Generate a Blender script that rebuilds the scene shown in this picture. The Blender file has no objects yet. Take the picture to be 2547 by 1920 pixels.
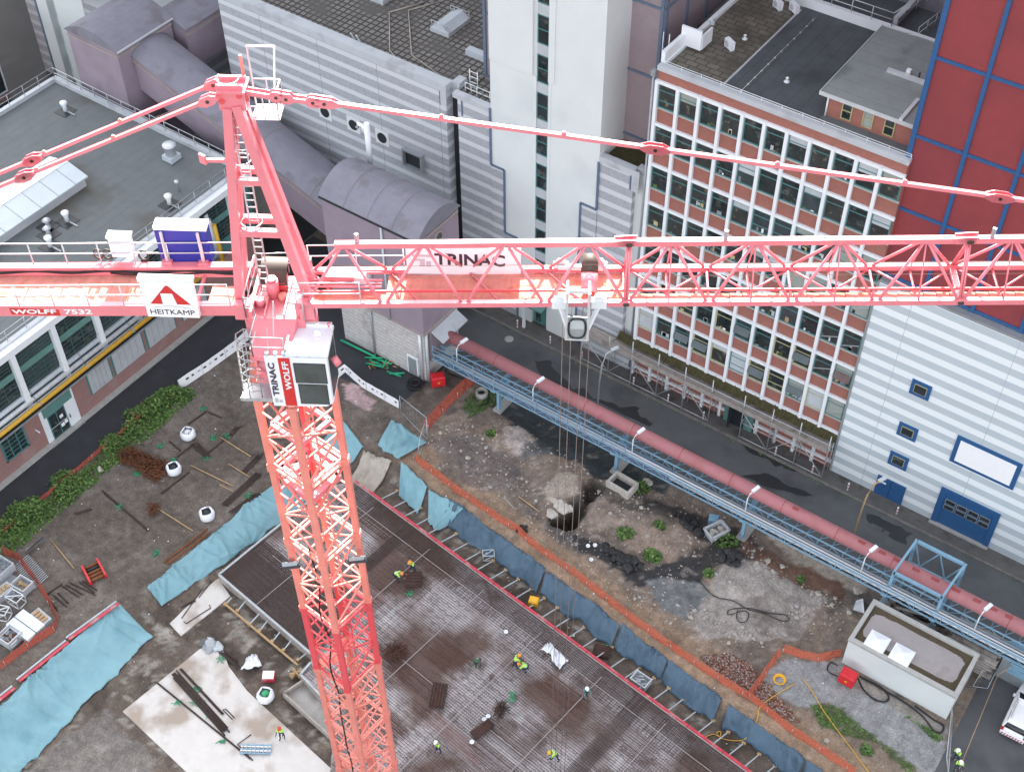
import bpy, bmesh, math, random
import numpy as np
from mathutils import Vector, Matrix
R_ = random.Random(7)
SC = bpy.context.scene
COL = SC.collection
rad = math.radians
# ------------------------------------------------------------------ camera
F_, PITCH, ROLL, YAW, CAMH = 3423.186, 0.8192289, 0.0060469, 2.1916523, 88.0
fw = Vector((math.cos(YAW)*math.cos(PITCH), math.sin(YAW)*math.cos(PITCH), -math.sin(PITCH)))
r0 = Vector((math.sin(YAW), -math.cos(YAW), 0)); d0 = fw.cross(r0)
CR = math.cos(ROLL)*r0 + math.sin(ROLL)*d0; CD = -math.sin(ROLL)*r0 + math.cos(ROLL)*d0
CPOS = Vector((0, 0, CAMH))
cam = bpy.data.cameras.new('camera'); co = bpy.data.objects.new('camera', cam); COL.objects.link(co)
cam.sensor_width = 36; cam.lens = F_/2547*36; cam.clip_end = 2000; cam.clip_start = 1
m3 = Matrix((CR, -CD, -fw)).transposed(); co.matrix_world = Matrix.Translation(CPOS) @ m3.to_4x4()
SC.camera = co
# ------------------------------------------------------------------ sky, sun, exposure
SUN_AZ, SUN_EL = 122.0, 32.0
W = bpy.data.worlds.new('World'); SC.world = W; W.use_nodes = True
nt = W.node_tree; nt.nodes.clear()
sk = nt.nodes.new('ShaderNodeTexSky'); sk.sky_type = 'NISHITA'; sk.sun_disc = False
sk.sun_elevation = rad(SUN_EL); sk.sun_rotation = rad(90-SUN_AZ); sk.dust_density = 3.0; sk.air_density = 1.0; sk.ozone_density = 1.0
hs = nt.nodes.new('ShaderNodeHueSaturation'); hs.inputs['Saturation'].default_value = 0.28
bg = nt.nodes.new('ShaderNodeBackground'); bg.inputs[1].default_value = 0.15
ow = nt.nodes.new('ShaderNodeOutputWorld')
nt.links.new(sk.outputs[0], hs.inputs['Color']); nt.links.new(hs.outputs[0], bg.inputs[0]); nt.links.new(bg.outputs[0], ow.inputs[0])
sl = bpy.data.lights.new('sun', 'SUN'); sl.energy = 4.5; sl.angle = rad(0.53); sl.color = (1, .95, .87)
so = bpy.data.objects.new('sun', sl); COL.objects.link(so)
sdir = Vector((math.cos(rad(SUN_AZ))*math.cos(rad(SUN_EL)), math.sin(rad(SUN_AZ))*math.cos(rad(SUN_EL)), math.sin(rad(SUN_EL))))
so.rotation_euler = sdir.to_track_quat('Z', 'Y').to_euler()
SC.view_settings.view_transform = 'Standard'; SC.view_settings.look = 'None'
SC.view_settings.exposure = 2.05; SC.view_settings.gamma = 1.0
SC.render.engine = 'CYCLES'; SC.cycles.max_bounces = 6; SC.cycles.diffuse_bounces = 3

# ------------------------------------------------------------------ picture -> place (ray through the calibrated lens onto a real plane)
def ray(x, y): return CR*((x-1273.5)/F_) + CD*((y-960)/F_) + fw
CROP = {'A': (1000, 840, 3.456), 'B': (1100, 1300, 2.689), 'D': (1700, 1300, 2.6116), 'E': (0, 1300, 2.689), 'Q': (0, 840, 3.456),
        'S': (500, 840, 3.456), 'G': (500, 1300, 2.689), 'W': (1600, 800, 2.3358), '1': (0, 0, 3.456), '2': (600, 0, 3.456),
        '3': (1200, 0, 3.456), '4': (1800, 0, 2.961), '5': (0, 440, 3.456), 'L': (0, 1380, 5.558), 'K': (1900, 1300, 3.419)}
def at(c, x, y, z=0.0):
    ox, oy, s = CROP[c]; v = ray(ox+x/s, oy+y/s); return CPOS + v*((z-CAMH)/v.z)

# ------------------------------------------------------------------ materials
MATS = {}
def mat(name, rgb, rough=.7, var=.12, scale=1.5, metal=0.0, rgb2=None, bump=0.0, bscale=20.0, spec=.5, stain=None, alpha=None):
    m = bpy.data.materials.new(name); m.use_nodes = True; n = m.node_tree; b = n.nodes['Principled BSDF']
    b.inputs['Roughness'].default_value = rough; b.inputs['Metallic'].default_value = metal; b.inputs['Specular IOR Level'].default_value = spec
    g = n.nodes.new('ShaderNodeNewGeometry')
    no = n.nodes.new('ShaderNodeTexNoise'); no.inputs['Scale'].default_value = scale; no.inputs['Detail'].default_value = 8; no.inputs['Roughness'].default_value = .65
    n.links.new(g.outputs['Position'], no.inputs['Vector'])
    rp = n.nodes.new('ShaderNodeValToRGB'); rp.color_ramp.elements[0].position = .32; rp.color_ramp.elements[1].position = .68
    c2 = rgb2 or tuple(min(1, c*(1+var)) for c in rgb); c1 = rgb if rgb2 else tuple(c*(1-var) for c in rgb)
    rp.color_ramp.elements[0].color = (*c1, 1); rp.color_ramp.elements[1].color = (*c2, 1)
    n.links.new(no.outputs[0], rp.inputs[0]); out = rp.outputs[0]
    if stain:   # broad, soft-edged dirt with a shape of its own
        n2 = n.nodes.new('ShaderNodeTexNoise'); n2.inputs['Scale'].default_value = stain[1]; n2.inputs['Detail'].default_value = 6
        n.links.new(g.outputs['Position'], n2.inputs['Vector'])
        r2 = n.nodes.new('ShaderNodeValToRGB'); r2.color_ramp.elements[0].position = stain[2]; r2.color_ramp.elements[1].position = stain[2]+.13
        n.links.new(n2.outputs[0], r2.inputs[0])
        mx = n.nodes.new('ShaderNodeMix'); mx.data_type = 'RGBA'; mx.inputs[7].default_value = (*stain[0], 1)
        n.links.new(r2.outputs[0], mx.inputs[0]); n.links.new(out, mx.inputs[6]); out = mx.outputs[2]
    n.links.new(out, b.inputs['Base Color'])
    if bump:
        nb = n.nodes.new('ShaderNodeTexNoise'); nb.inputs['Scale'].default_value = bscale; nb.inputs['Detail'].default_value = 6
        n.links.new(g.outputs['Position'], nb.inputs['Vector'])
        bp = n.nodes.new('ShaderNodeBump'); bp.inputs['Strength'].default_value = bump; bp.inputs['Distance'].default_value = .1
        n.links.new(nb.outputs[0], bp.inputs['Height']); n.links.new(bp.outputs[0], b.inputs['Normal'])
    if alpha is not None: b.inputs['Alpha'].default_value = alpha
    MATS[name] = m; return m
def sock(m):    # (tree, principled, current colour socket)
    n = m.node_tree; b = n.nodes['Principled BSDF']; return n, b, b.inputs['Base Color'].links[0].from_socket
def mathn(n, op, a, b=None):
    x = n.nodes.new('ShaderNodeMath'); x.operation = op
    for i, v in enumerate((a, b)):
        if v is None: continue
        if isinstance(v, (int, float)): x.inputs[i].default_value = v
        else: n.links.new(v, x.inputs[i])
    return x.outputs[0]
def posxyz(n):
    g = n.nodes.new('ShaderNodeNewGeometry'); s = n.nodes.new('ShaderNodeSeparateXYZ'); n.links.new(g.outputs['Position'], s.inputs[0]); return s.outputs
def overlay(m, fac, rgb):   # paint rgb where fac = 1
    n, b, c = sock(m); mx = n.nodes.new('ShaderNodeMix'); mx.data_type = 'RGBA'; mx.inputs[7].default_value = (*rgb, 1)
    n.links.new(fac, mx.inputs[0]); n.links.new(c, mx.inputs[6]); n.links.new(mx.outputs[2], b.inputs['Base Color'])
def bands(m, axis, period, off, width, rgb):     # flat coloured courses along one axis
    n = m.node_tree; p = posxyz(n)[axis]; fr = mathn(n, 'FRACT', mathn(n, 'DIVIDE', mathn(n, 'ADD', p, off), period)); overlay(m, mathn(n, 'LESS_THAN', fr, width), rgb)
def bricks(m, ax, c1, c2, mortar, w=.24, h=.075):
    n, b, _ = sock(m); p = posxyz(n); cb = n.nodes.new('ShaderNodeCombineXYZ'); n.links.new(p[ax], cb.inputs[0]); n.links.new(p[2], cb.inputs[1])
    t = n.nodes.new('ShaderNodeTexBrick'); t.inputs['Scale'].default_value = 1; t.inputs['Brick Width'].default_value = w; t.inputs['Row Height'].default_value = h
    t.inputs['Mortar Size'].default_value = .008; t.inputs['Color1'].default_value = (*c1, 1); t.inputs['Color2'].default_value = (*c2, 1); t.inputs['Mortar'].default_value = (*mortar, 1)
    n.links.new(cb.outputs[0], t.inputs['Vector'])
    mx = n.nodes.new('ShaderNodeMix'); mx.data_type = 'RGBA'; mx.inputs[0].default_value = .6
    n.links.new(b.inputs['Base Color'].links[0].from_socket, mx.inputs[6]); n.links.new(t.outputs[0], mx.inputs[7]); n.links.new(mx.outputs[2], b.inputs['Base Color'])
def M(k): return MATS[k]

mat('white_render', (.665, .705, .705), .75, .03, .4, stain=((.61, .65, .66), .22, .55))
mat('light_block', (.36, .38, .41), .8, .14, 5, bump=.15, bscale=6)
bands(M('light_block'), 2, 1.26, .42, .38, (.57, .60, .63)); bands(M('light_block'), 0, 6.7, .1, .008, (.24, .26, .28))
mat('dim_block', (.30, .31, .33), .8, .16, 5); bands(M('dim_block'), 2, 1.26, .2, .4, (.45, .46, .47))
mat('pier_block', (.56, .54, .53), .85, .15, 2.5, stain=((.38, .36, .34), .7, .56)); bands(M('pier_block'), 2, .42, 0, .11, (.33, .32, .31))
mat('white_clad', (.50, .57, .61), .5, .03, .6); bands(M('white_clad'), 2, 1.268, .46, .48, (.80, .86, .88))
bands(M('white_clad'), 0, 7.8, 2.5, .005, (.38, .44, .48))
mat('red_panel', (.265, .048, .054), .55, .06, 1.5, stain=((.235, .044, .052), .3, .5))
mat('blue_frame', (.025, .10, .25), .5, .1, 3)
mat('slate_blue', (.115, .16, .235), .6, .1, 3)
mat('mauve', (.29, .235, .285), .75, .06, .5, stain=((.25, .205, .245), .35, .52))
mat('mauve_panel', (.30, .245, .265), .7, .06, 1.2)
mat('mauve_roof', (.20, .195, .235), .7, .1, .8, stain=((.15, .14, .16), .45, .56))
mat('trim_beige', (.34, .29, .27), .7, .1, 2)
mat('brick', (.33, .115, .085), .85, .16, 2.2); bricks(M('brick'), 0, (.34, .12, .09), (.27, .09, .07), (.30, .24, .21))
mat('brick_side', (.30, .16, .145), .85, .18, 1.6, stain=((.36, .25, .235), .5, .56)); bricks(M('brick_side'), 1, (.30, .155, .14), (.25, .12, .11), (.32, .27, .25))
mat('white_paint', (.78, .82, .85), .5, .03, 1)
mat('sill_stone', (.42, .42, .40), .8, .1, 2)
mat('green_frame', (.07, .20, .205), .5, .1, 3)
mat('sea_green', (.115, .245, .225), .5, .1, 2)
mat('steel_green', (.055, .115, .11), .5, .1, 2)
mat('olive_frame', (.42, .40, .22), .5, .1, 2)
mat('coping', (.47, .50, .53), .6, .06, .8, stain=((.38, .40, .42), .6, .55))
mat('metal_light', (.60, .63, .66), .4, .08, 1.2, metal=.3)
mat('metal_grey', (.33, .36, .38), .45, .12, 1.5, metal=.3)
mat('roof_panel', (.52, .58, .62), .45, .05, .5, metal=.1)
mat('galv', (.50, .53, .55), .45, .15, 3, metal=.5)
mat('dark_gap', (.02, .025, .03), .5, .2, 1)
mat('black_rubber', (.015, .015, .018), .7, .2, 4)
mat('yellow_pipe', (.62, .36, .04), .5, .08, 2)
mat('concrete', (.36, .35, .33), .9, .12, 1.4, bump=.1, bscale=8, stain=((.24, .225, .20), .4, .56))
mat('moss', (.055, .05, .02), 1, .4, 4, bump=.6, bscale=9)
mat('sky_blue_steel', (.215, .38, .51), .5, .12, 2.5, stain=((.15, .27, .37), 1.2, .58))
mat('pink_pipe', (.40, .158, .168), .65, .07, .7, stain=((.35, .125, .13), .5, .56))
mat('pink_pipe_worn', (.29, .06, .06), .6, .1, 3)
mat('rust', (.115, .052, .036), .85, .3, 5)
mat('rust_dark', (.055, .036, .032), .85, .3, 5)
mat('rust_orange', (.20, .075, .03), .9, .35, 6)
mat('timber', (.42, .28, .15), .8, .2, 4)
mat('board_grey', (.36, .32, .29), .85, .2, 2.5, stain=((.22, .19, .17), 1, .55))
mat('tarp_light', (.21, .385, .435), .55, .07, .6, stain=((.175, .34, .395), .5, .52), spec=.3, bump=.35, bscale=3.5)
mat('tarp_dark', (.072, .125, .178), .5, .12, .7, stain=((.05, .09, .13), .6, .53), spec=.35, bump=.4, bscale=4)
mat('fleece', (.42, .38, .32), .9, .15, 1.2, stain=((.30, .26, .21), .8, .55))
mat('white_plastic', (.82, .85, .90), .45, .04, 3)
mat('red_paint', (.62, .02, .03), .45, .1, 3)
mat('signal_red', (.50, .035, .06), .5, .2, 2, stain=((.42, .23, .23), 1.3, .54))
mat('barrier_orange', (.62, .115, .045), .7, .1, 3)
mat('hi_vis', (.45, .80, .10), .6, .08, 6)
mat('hi_orange', (.85, .30, .03), .5, .05, 6)
mat('helmet_white', (.85, .85, .82), .4, .02, 5)
mat('helmet_red', (.65, .05, .04), .4, .05, 5)
mat('navy_cloth', (.03, .04, .07), .9, .2, 8)
mat('dark_green_cloth', (.04, .14, .07), .9, .2, 8)
mat('skin', (.45, .26, .18), .6, .06, 10)
mat('hair_dark', (.03, .02, .015), .8, .2, 10)
mat('bundle_green', (.05, .36, .17), .6, .2, 6)
mat('pipe_green', (.02, .40, .20), .45, .1, 3)
mat('yellow_plastic', (.80, .42, .02), .45, .08, 3)
mat('blue_paint', (.012, .022, .25), .4, .08, 1.5)
mat('dark_text', (.05, .035, .06), .6, .05, 3)
mat('sign_red', (.60, .03, .03), .5, .05, 3)
mat('grey_text', (.50, .51, .56), .6, .05, 3)
mat('sign_white', (.90, .91, .93), .5, .02, 2)
mat('crane_red', (.77, .225, .265), .36, .06, 1.2, spec=.8, stain=((.73, .185, .22), 1.1, .6))
mat('crane_coral', (.78, .265, .215), .42, .08, 1.0, spec=.6, stain=((.72, .20, .16), .9, .58))
mat('crane_deep', (.72, .095, .11), .45, .08, 1.0)
mat('crane_deck', (.66, .27, .22), .85, .12, 2.5, spec=.1, stain=((.55, .18, .11), 1.6, .56))
mat('drum_brown', (.065, .048, .038), .6, .2, 3)  # brown darkened so the slew motor cover's shade sits in the colour
mat('rope', (.19, .14, .12), .7, .2, 3)
mat('glass_sky', (.045, .065, .07), .08, .3, .9, spec=.8)
mat('pane_dark', (.026, .034, .036), .1, .5, .7, spec=.6, stain=((.095, .105, .10), 1.7, .55))
mat('blind', (.30, .33, .30), .7, .1, 1)
mat('pale_blind', (.46, .50, .53), .7, .1, 1)
mat('room_dark', (.034, .037, .037), .5, .4, 1.5, stain=((.19, .165, .125), 2.1, .58))
mat('leaf_a', (.075, .15, .03), .7, .35, 3)
mat('leaf_b', (.13, .22, .05), .7, .35, 3)
mat('leaf_c', (.045, .095, .022), .7, .35, 3)
mat('stone_pale', (.45, .42, .38), .9, .2, 2)
mat('tar', (.018, .018, .02), .55, .3, 4, bump=.5, bscale=8)
mat('car_white', (.82, .83, .84), .25, .02, 1)
mat('car_glass', (.01, .012, .015), .08, .2, 1)
mat('car_lamp', (.45, .02, .02), .3, .1, 5)
mat('pink_gravel', (.42, .32, .32), .95, .2, 4)
mat('felt_dark', (.075, .085, .095), .8, .16, .8, stain=((.045, .05, .057), .22, .58), bump=.1, bscale=10); bands(M('felt_dark'), 0, 1.02, 0, .04, (.045, .05, .055))
mat('felt_grey', (.132, .147, .152), .85, .08, .8, stain=((.098, .092, .078), .14, .53)); bands(M('felt_grey'), 0, 1.05, .2, .03, (.085, .095, .10))
mat('felt_pent', (.22, .245, .245), .8, .1, .7, stain=((.14, .16, .16), .35, .56)); bands(M('felt_pent'), 1, 1.3, .2, .03, (.15, .165, .165))
mat('kiosk_roof', (.345, .315, .31), .85, .06, 1.2, stain=((.29, .26, .25), .8, .57))
mat('algae', (.085, .065, .038), .9, .2, 2)

def paver(name, c1, c2, joint, size, js):
    m = mat(name, c1, .9, .15, 2.0); n, b, _ = sock(m); p = posxyz(n); cb = n.nodes.new('ShaderNodeCombineXYZ')
    n.links.new(p[0], cb.inputs[0]); n.links.new(p[1], cb.inputs[1])
    t = n.nodes.new('ShaderNodeTexBrick'); t.offset = 0 if js > .06 else .5
    t.inputs['Scale'].default_value = 1; t.inputs['Brick Width'].default_value = size; t.inputs['Row Height'].default_value = size if js > .06 else size*.62
    t.inputs['Mortar Size'].default_value = js; t.inputs['Mortar Smooth'].default_value = .3
    t.inputs['Color1'].default_value = (*c1, 1); t.inputs['Color2'].default_value = (*c2, 1); t.inputs['Mortar'].default_value = (*joint, 1); n.links.new(cb.outputs[0], t.inputs['Vector'])
    no = n.nodes.new('ShaderNodeTexNoise'); no.inputs['Scale'].default_value = .35; no.inputs['Detail'].default_value = 8; n.links.new(cb.outputs[0], no.inputs['Vector'])
    r = n.nodes.new('ShaderNodeValToRGB'); r.color_ramp.elements[0].position = .45; r.color_ramp.elements[1].position = .68
    n.links.new(no.outputs[0], r.inputs[0]); mx = n.nodes.new('ShaderNodeMix'); mx.data_type = 'RGBA'; mx.inputs[7].default_value = (*[ (a+bb)*.45 for a, bb in zip(c2, joint)], 1)
    n.links.new(r.outputs[0], mx.inputs[0]); n.links.new(t.outputs[0], mx.inputs[6]); n.links.new(mx.outputs[2], b.inputs['Base Color']); return m
paver('roof_paver', (.225, .215, .205), (.18, .172, .165), (.052, .047, .04), .62, .105)
paver('roof_paver_old', (.17, .155, .125), (.13, .115, .095), (.03, .027, .02), .95, .035)

# ------------------------------------------------------------------ mesh builder
class MB:
    def __init__(s): s.v = []; s.f = []; s.m = []; s.sm = []; s.names = []
    def mi(s, k):
        if k not in s.names: s.names.append(k)
        return s.names.index(k)
    def add(s, vs, fs, k, smooth=False):
        o = len(s.v); s.v += [tuple(v) for v in vs]; i = s.mi(k)
        for f in fs: s.f.append([o+a for a in f]); s.m.append(i); s.sm.append(smooth)
        return s
    def box(s, x0, y0, z0, x1, y1, z1, k):
        x0, x1 = sorted((x0, x1)); y0, y1 = sorted((y0, y1)); z0, z1 = sorted((z0, z1))
        return s.add([(x0,y0,z0),(x1,y0,z0),(x1,y1,z0),(x0,y1,z0),(x0,y0,z1),(x1,y0,z1),(x1,y1,z1),(x0,y1,z1)],
              [(3,2,1,0),(4,5,6,7),(0,1,5,4),(1,2,6,5),(2,3,7,6),(3,0,4,7)], k)
    def beam(s, p, q, w, h, k, up=(0, 0, 1)):
        p, q, up = Vector(p), Vector(q), Vector(up); d = (q-p)
        if d.length < 1e-6: return s
        d.normalize()
        if abs(d.dot(up)) > .99: up = Vector((1, 0, 0))
        a = d.cross(up).normalized()*w/2; b = a.cross(d).normalized()*h/2
        c = [p-a-b, p+a-b, p+a+b, p-a+b, q-a-b, q+a-b, q+a+b, q-a+b]
        return s.add(c, [(3,2,1,0),(4,5,6,7),(0,1,5,4),(1,2,6,5),(2,3,7,6),(3,0,4,7)], k)
    def tube(s, p, q, r, k, n=8, r2=None, smooth=True):
        p, q = Vector(p), Vector(q); d = (q-p).normalized(); u = Vector((0, 0, 1)) if abs(d.z) < .95 else Vector((1, 0, 0))
        a = d.cross(u).normalized(); b = d.cross(a); r2 = r if r2 is None else r2
        vs = []
        for c, rr in ((p, r), (q, r2)):
            vs += [c + a*rr*math.cos(2*math.pi*i/n) + b*rr*math.sin(2*math.pi*i/n) for i in range(n)]
        s.add(vs, [(i, (i+1) % n, n+(i+1) % n, n+i) for i in range(n)], k, smooth)
        o = len(s.v)-2*n; i = s.mi(k)
        for f in ([o+j for j in range(n)][::-1], [o+n+j for j in range(n)]): s.f.append(f); s.m.append(i); s.sm.append(False)
        return s
    def path(s, pts, r, k, n=6):
        pts = [Vector(p) for p in pts]; rings = []
        for i, p in enumerate(pts):
            d = (pts[min(i+1, len(pts)-1)] - pts[max(i-1, 0)])
            d = d.normalized() if d.length > 1e-6 else Vector((1, 0, 0)); u = Vector((0, 0, 1)) if abs(d.z) < .9 else Vector((1, 0, 0))
            a = d.cross(u).normalized(); b = d.cross(a)
            rings += [p + a*r*math.cos(2*math.pi*j/n) + b*r*math.sin(2*math.pi*j/n) for j in range(n)]
        fs = [(i*n+j, i*n+(j+1) % n, (i+1)*n+(j+1) % n, (i+1)*n+j) for i in range(len(pts)-1) for j in range(n)]
        fs += [tuple(range(n))[::-1], tuple((len(pts)-1)*n+j for j in range(n))]
        return s.add(rings, fs, k, True)
    def prism(s, poly, z0, z1, k, ktop=None):
        n = len(poly); ar = sum(poly[i][0]*poly[(i+1) % n][1]-poly[(i+1) % n][0]*poly[i][1] for i in range(n))
        if ar < 0: poly = poly[::-1]
        vs = [(p[0], p[1], z0) for p in poly] + [(p[0], p[1], z1) for p in poly]
        s.add(vs, [tuple(range(n))[::-1]] + [(i, (i+1) % n, n+(i+1) % n, n+i) for i in range(n)], k)
        o = len(s.v)-2*n; s.f.append([o+n+i for i in range(n)]); s.m.append(s.mi(ktop or k)); s.sm.append(False); return s
    def extr(s, poly, axis, a, b, k):   # poly in the two other axes (for x: y,z; for y: x,z), extruded along axis
        def P3(c, t): return (t, c[0], c[1]) if axis == 0 else (c[0], t, c[1])
        n = len(poly); vs = [P3(c, a) for c in poly] + [P3(c, b) for c in poly]
        return s.add(vs, [tuple(range(n)), tuple(range(n, 2*n))[::-1]] + [(i, n+i, n+(i+1) % n, (i+1) % n) for i in range(n)], k)
    def quad(s, a, b, c, d, k, smooth=False): return s.add([a, b, c, d], [(0, 1, 2, 3)], k, smooth)
    def lathe(s, c, prof, k, n=14):
        vs = [(c[0]+r*math.cos(2*math.pi*j/n), c[1]+r*math.sin(2*math.pi*j/n), c[2]+z) for r, z in prof for j in range(n)]
        fs = [(i*n+j, i*n+(j+1) % n, (i+1)*n+(j+1) % n, (i+1)*n+j) for i in range(len(prof)-1) for j in range(n)]
        fs += [tuple(range(n))[::-1], tuple((len(prof)-1)*n+j for j in range(n))]
        return s.add(vs, fs, k, True)
    def rock(s, c, r, k, seed=0):
        q = random.Random(seed); t = (1+5**.5)/2
        vs = [(-1,t,0),(1,t,0),(-1,-t,0),(1,-t,0),(0,-1,t),(0,1,t),(0,-1,-t),(0,1,-t),(t,0,-1),(t,0,1),(-t,0,-1),(-t,0,1)]
        fs = [(0,11,5),(0,5,1),(0,1,7),(0,7,10),(0,10,11),(1,5,9),(5,11,4),(11,10,2),(10,7,6),(7,1,8),(3,9,4),(3,4,2),(3,2,6),(3,6,8),(3,8,9),(4,9,5),(2,4,11),(6,2,10),(8,6,7),(9,8,1)]
        sx, sy, sz = q.uniform(.6, 1.2), q.uniform(.6, 1.2), q.uniform(.4, .8)
        return s.add([(c[0]+v[0]*r*.53*sx*q.uniform(.8, 1.2), c[1]+v[1]*r*.53*sy*q.uniform(.8, 1.2), c[2]+v[2]*r*.53*sz*q.uniform(.8, 1.2)) for v in vs], fs, k)
    def grid(s, P, k, smooth=True):     # P[i][j] points
        ni, nj = len(P), len(P[0])
        return s.add([p for row in P for p in row], [(i*nj+j, (i+1)*nj+j, (i+1)*nj+j+1, i*nj+j+1) for i in range(ni-1) for j in range(nj-1)], k, smooth)
    def parts(s, name, parent=None):     # every separate piece becomes a part of its own
        n = len(s.v); par = list(range(n))
        def fd(a):
            while par[a] != a: par[a] = par[par[a]]; a = par[a]
            return a
        for f in s.f:
            for a in f[1:]: par[fd(a)] = fd(f[0])
        comp = {}
        for i in range(n): comp.setdefault(fd(i), []).append(i)
        bb = [(k, np.array([s.v[i] for i in c]).min(0)-.03, np.array([s.v[i] for i in c]).max(0)+.03) for k, c in comp.items()]
        for i in range(len(bb)):
            for j in range(i):
                if (bb[i][1] <= bb[j][2]).all() and (bb[j][1] <= bb[i][2]).all(): par[fd(bb[i][0])] = fd(bb[j][0])
        out = {}
        for f, m_, q_ in zip(s.f, s.m, s.sm): out.setdefault(fd(f[0]), []).append((f, m_, q_))
        for fs in out.values():
            mb = MB(); ix = {}
            for f, m_, q_ in fs:
                for a in f:
                    if a not in ix: ix[a] = len(mb.v); mb.v.append(s.v[a])
                mb.f.append([ix[a] for a in f]); mb.m.append(mb.mi(s.names[m_])); mb.sm.append(q_)
            o = mb.build(name, parent)
        return o
    def build(s, name, parent=None):
        me = bpy.data.meshes.new(name); o = Vector((0, 0, 0))
        if parent is not None and not parent.get('_loc'): o = Vector(parent['_w'])
        me.from_pydata([(v[0]-o.x, v[1]-o.y, v[2]-o.z) for v in s.v], [], s.f)
        for k in s.names: me.materials.append(MATS[k])
        me.polygons.foreach_set('material_index', s.m); me.polygons.foreach_set('use_smooth', s.sm); me.update()
        ob = bpy.data.objects.new(name, me); COL.objects.link(ob)
        if parent is not None:
            ob.parent = parent
            if parent.get('_loc'): ob['_loc'] = 1
            else: ob['_w'] = list(o)
        else: ob['_w'] = [0, 0, 0]
        return ob
def tag(o, label=None, cat=None, group=None, kind=None):
    if label: o['label'] = label
    if cat: o['category'] = cat
    if group: o['group'] = group
    if kind: o['kind'] = kind
    return o
def thing(name, label, cat, loc, rz=0, group=None, local=False):
    o = bpy.data.objects.new(name, None); o.empty_display_size = .3; COL.objects.link(o)
    o.location = loc; o.rotation_euler = (0, 0, rz)
    if local: o['_loc'] = 1
    else: o['_w'] = list(loc)
    return tag(o, label, cat, group)
def dup(o, loc=None, rz=None, label=None, parent=None):
    c = o.copy(); COL.objects.link(c)
    if parent is not None: c.parent = parent
    if loc is not None: c.location = loc
    if rz is not None: c.rotation_euler = (0, 0, rz)
    if label: c['label'] = label
    for ch in o.children: dup(ch, parent=c)
    return c
def origin(o, p):   # put a single-mesh thing's origin at its own base
    p = Vector(p); o.data.transform(Matrix.Translation(-p)); o.location = p; return o
def solo(mb, name, label, cat, loc=None, group=None, kind=None):
    o = mb.build(name)
    if loc is None:
        vs = np.array([v.co[:] for v in o.data.vertices]); a, b = vs.min(0), vs.max(0); loc = ((a[0]+b[0])/2, (a[1]+b[1])/2, a[2])
    origin(o, loc); return tag(o, label, cat, group, kind)
def lettering(txt, name, parent, org, xd, yd, width, height, k, bold=.02, lift=.012):
    cu = bpy.data.curves.new(name, 'FONT'); cu.body = txt; cu.offset = bold; cu.extrude = .004; cu.resolution_u = 3
    t = bpy.data.objects.new('t', cu); COL.objects.link(t); bpy.context.view_layer.update()
    me = bpy.data.meshes.new_from_object(t.evaluated_get(bpy.context.evaluated_depsgraph_get())); bpy.data.objects.remove(t)
    co_ = np.array([v.co[:] for v in me.vertices]); a, b = co_.min(0), co_.max(0)
    X, Y = Vector(xd).normalized(), Vector(yd).normalized(); N = X.cross(Y)
    off = Vector((0, 0, 0)) if parent.get('_loc') else Vector(parent['_w'])
    for v in me.vertices:
        p = Vector(org) + X*(v.co.x-a[0])/(b[0]-a[0])*width + Y*(v.co.y-a[1])/(b[1]-a[1])*height + N*(v.co.z+lift) - off
        v.co = p
    me.materials.append(MATS[k]); o = bpy.data.objects.new(name, me); COL.objects.link(o); o.parent = parent; o['_w'] = list(off); return o
def railing(mb, pts, k='galv', h=1.1, step=1.6, r=.03, z=True):
    for a, b in zip(pts[:-1], pts[1:]):
        a, b = Vector(a), Vector(b); L = (b-a).length; n = max(1, round(L/step))
        for i in range(n+1): p = a.lerp(b, i/n); mb.tube(p, p+Vector((0, 0, h)), r, k, 5)
        for hh in (h, h*.5): mb.tube(a+Vector((0, 0, hh)), b+Vector((0, 0, hh)), r, k, 5)
# ------------------------------------------------------------------ terrain
rng = np.random.RandomState(3)
_lat = rng.rand(256, 256)
def vnoise(x, y, s):
    x = np.asarray(x)/s; y = np.asarray(y)/s; xi = np.floor(x).astype(int); yi = np.floor(y).astype(int); fx = x-xi; fy = y-yi
    fx = fx*fx*(3-2*fx); fy = fy*fy*(3-2*fy); g = lambda a, b: _lat[a % 256, b % 256]
    return (g(xi, yi)*(1-fx)+g(xi+1, yi)*fx)*(1-fy)+(g(xi, yi+1)*(1-fx)+g(xi+1, yi+1)*fx)*fy
def fbm(x, y, s, o=4):
    t = 0; a = .5
    for i in range(o): t = t+a*(vnoise(x+17*i, y-9*i, s)-.5); s = s/2.1; a *= .55
    return t
def sstep(a, b, x): t = np.clip((x-a)/(b-a), 0, 1); return t*t*(3-2*t)
def y_top(X): return np.where(X > -36, 52.45-.115*(X+36), 52.45-.15*(X+36))
def y_red(X): return 50.95-.108*(X+52.4)
def pit(X, Y):
    xt = np.where(Y > 32, -58.5, -59.75); d1 = (X-xt)/3.1
    d2 = (y_top(X)-Y)/np.maximum(.8, y_top(X)-y_red(X)-1.95)
    return np.clip(np.minimum(d1, d2), 0, 1)
MOUNDS = [(at('A', 950, 860), 2.2, .55), (at('A', 1380, 1180), 3.4, .6), (at('A', 1180, 950), 1.6, .4), (at('A', 1750, 1450), 3.2, .6), (at('B', 1450, 120), 3.6, .55),
          (at('A', 620, 1000), 3.2, .3), (at('D', 350, 330), 3, .5), (at('B', 620, 60), 2.2, .35), (at('A', 760, 1330), 2.4, .3)]
HOLES = [(at('A', 1420, 1560), 1.1, 1.5), (at('A', 1510, 1480), .9, 1.3), (at('A', 1330, 1570), .7, 1.0), (at('A', 1640, 1330), .9, .9), (at('A', 1600, 1400), .6, .8)]
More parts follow.
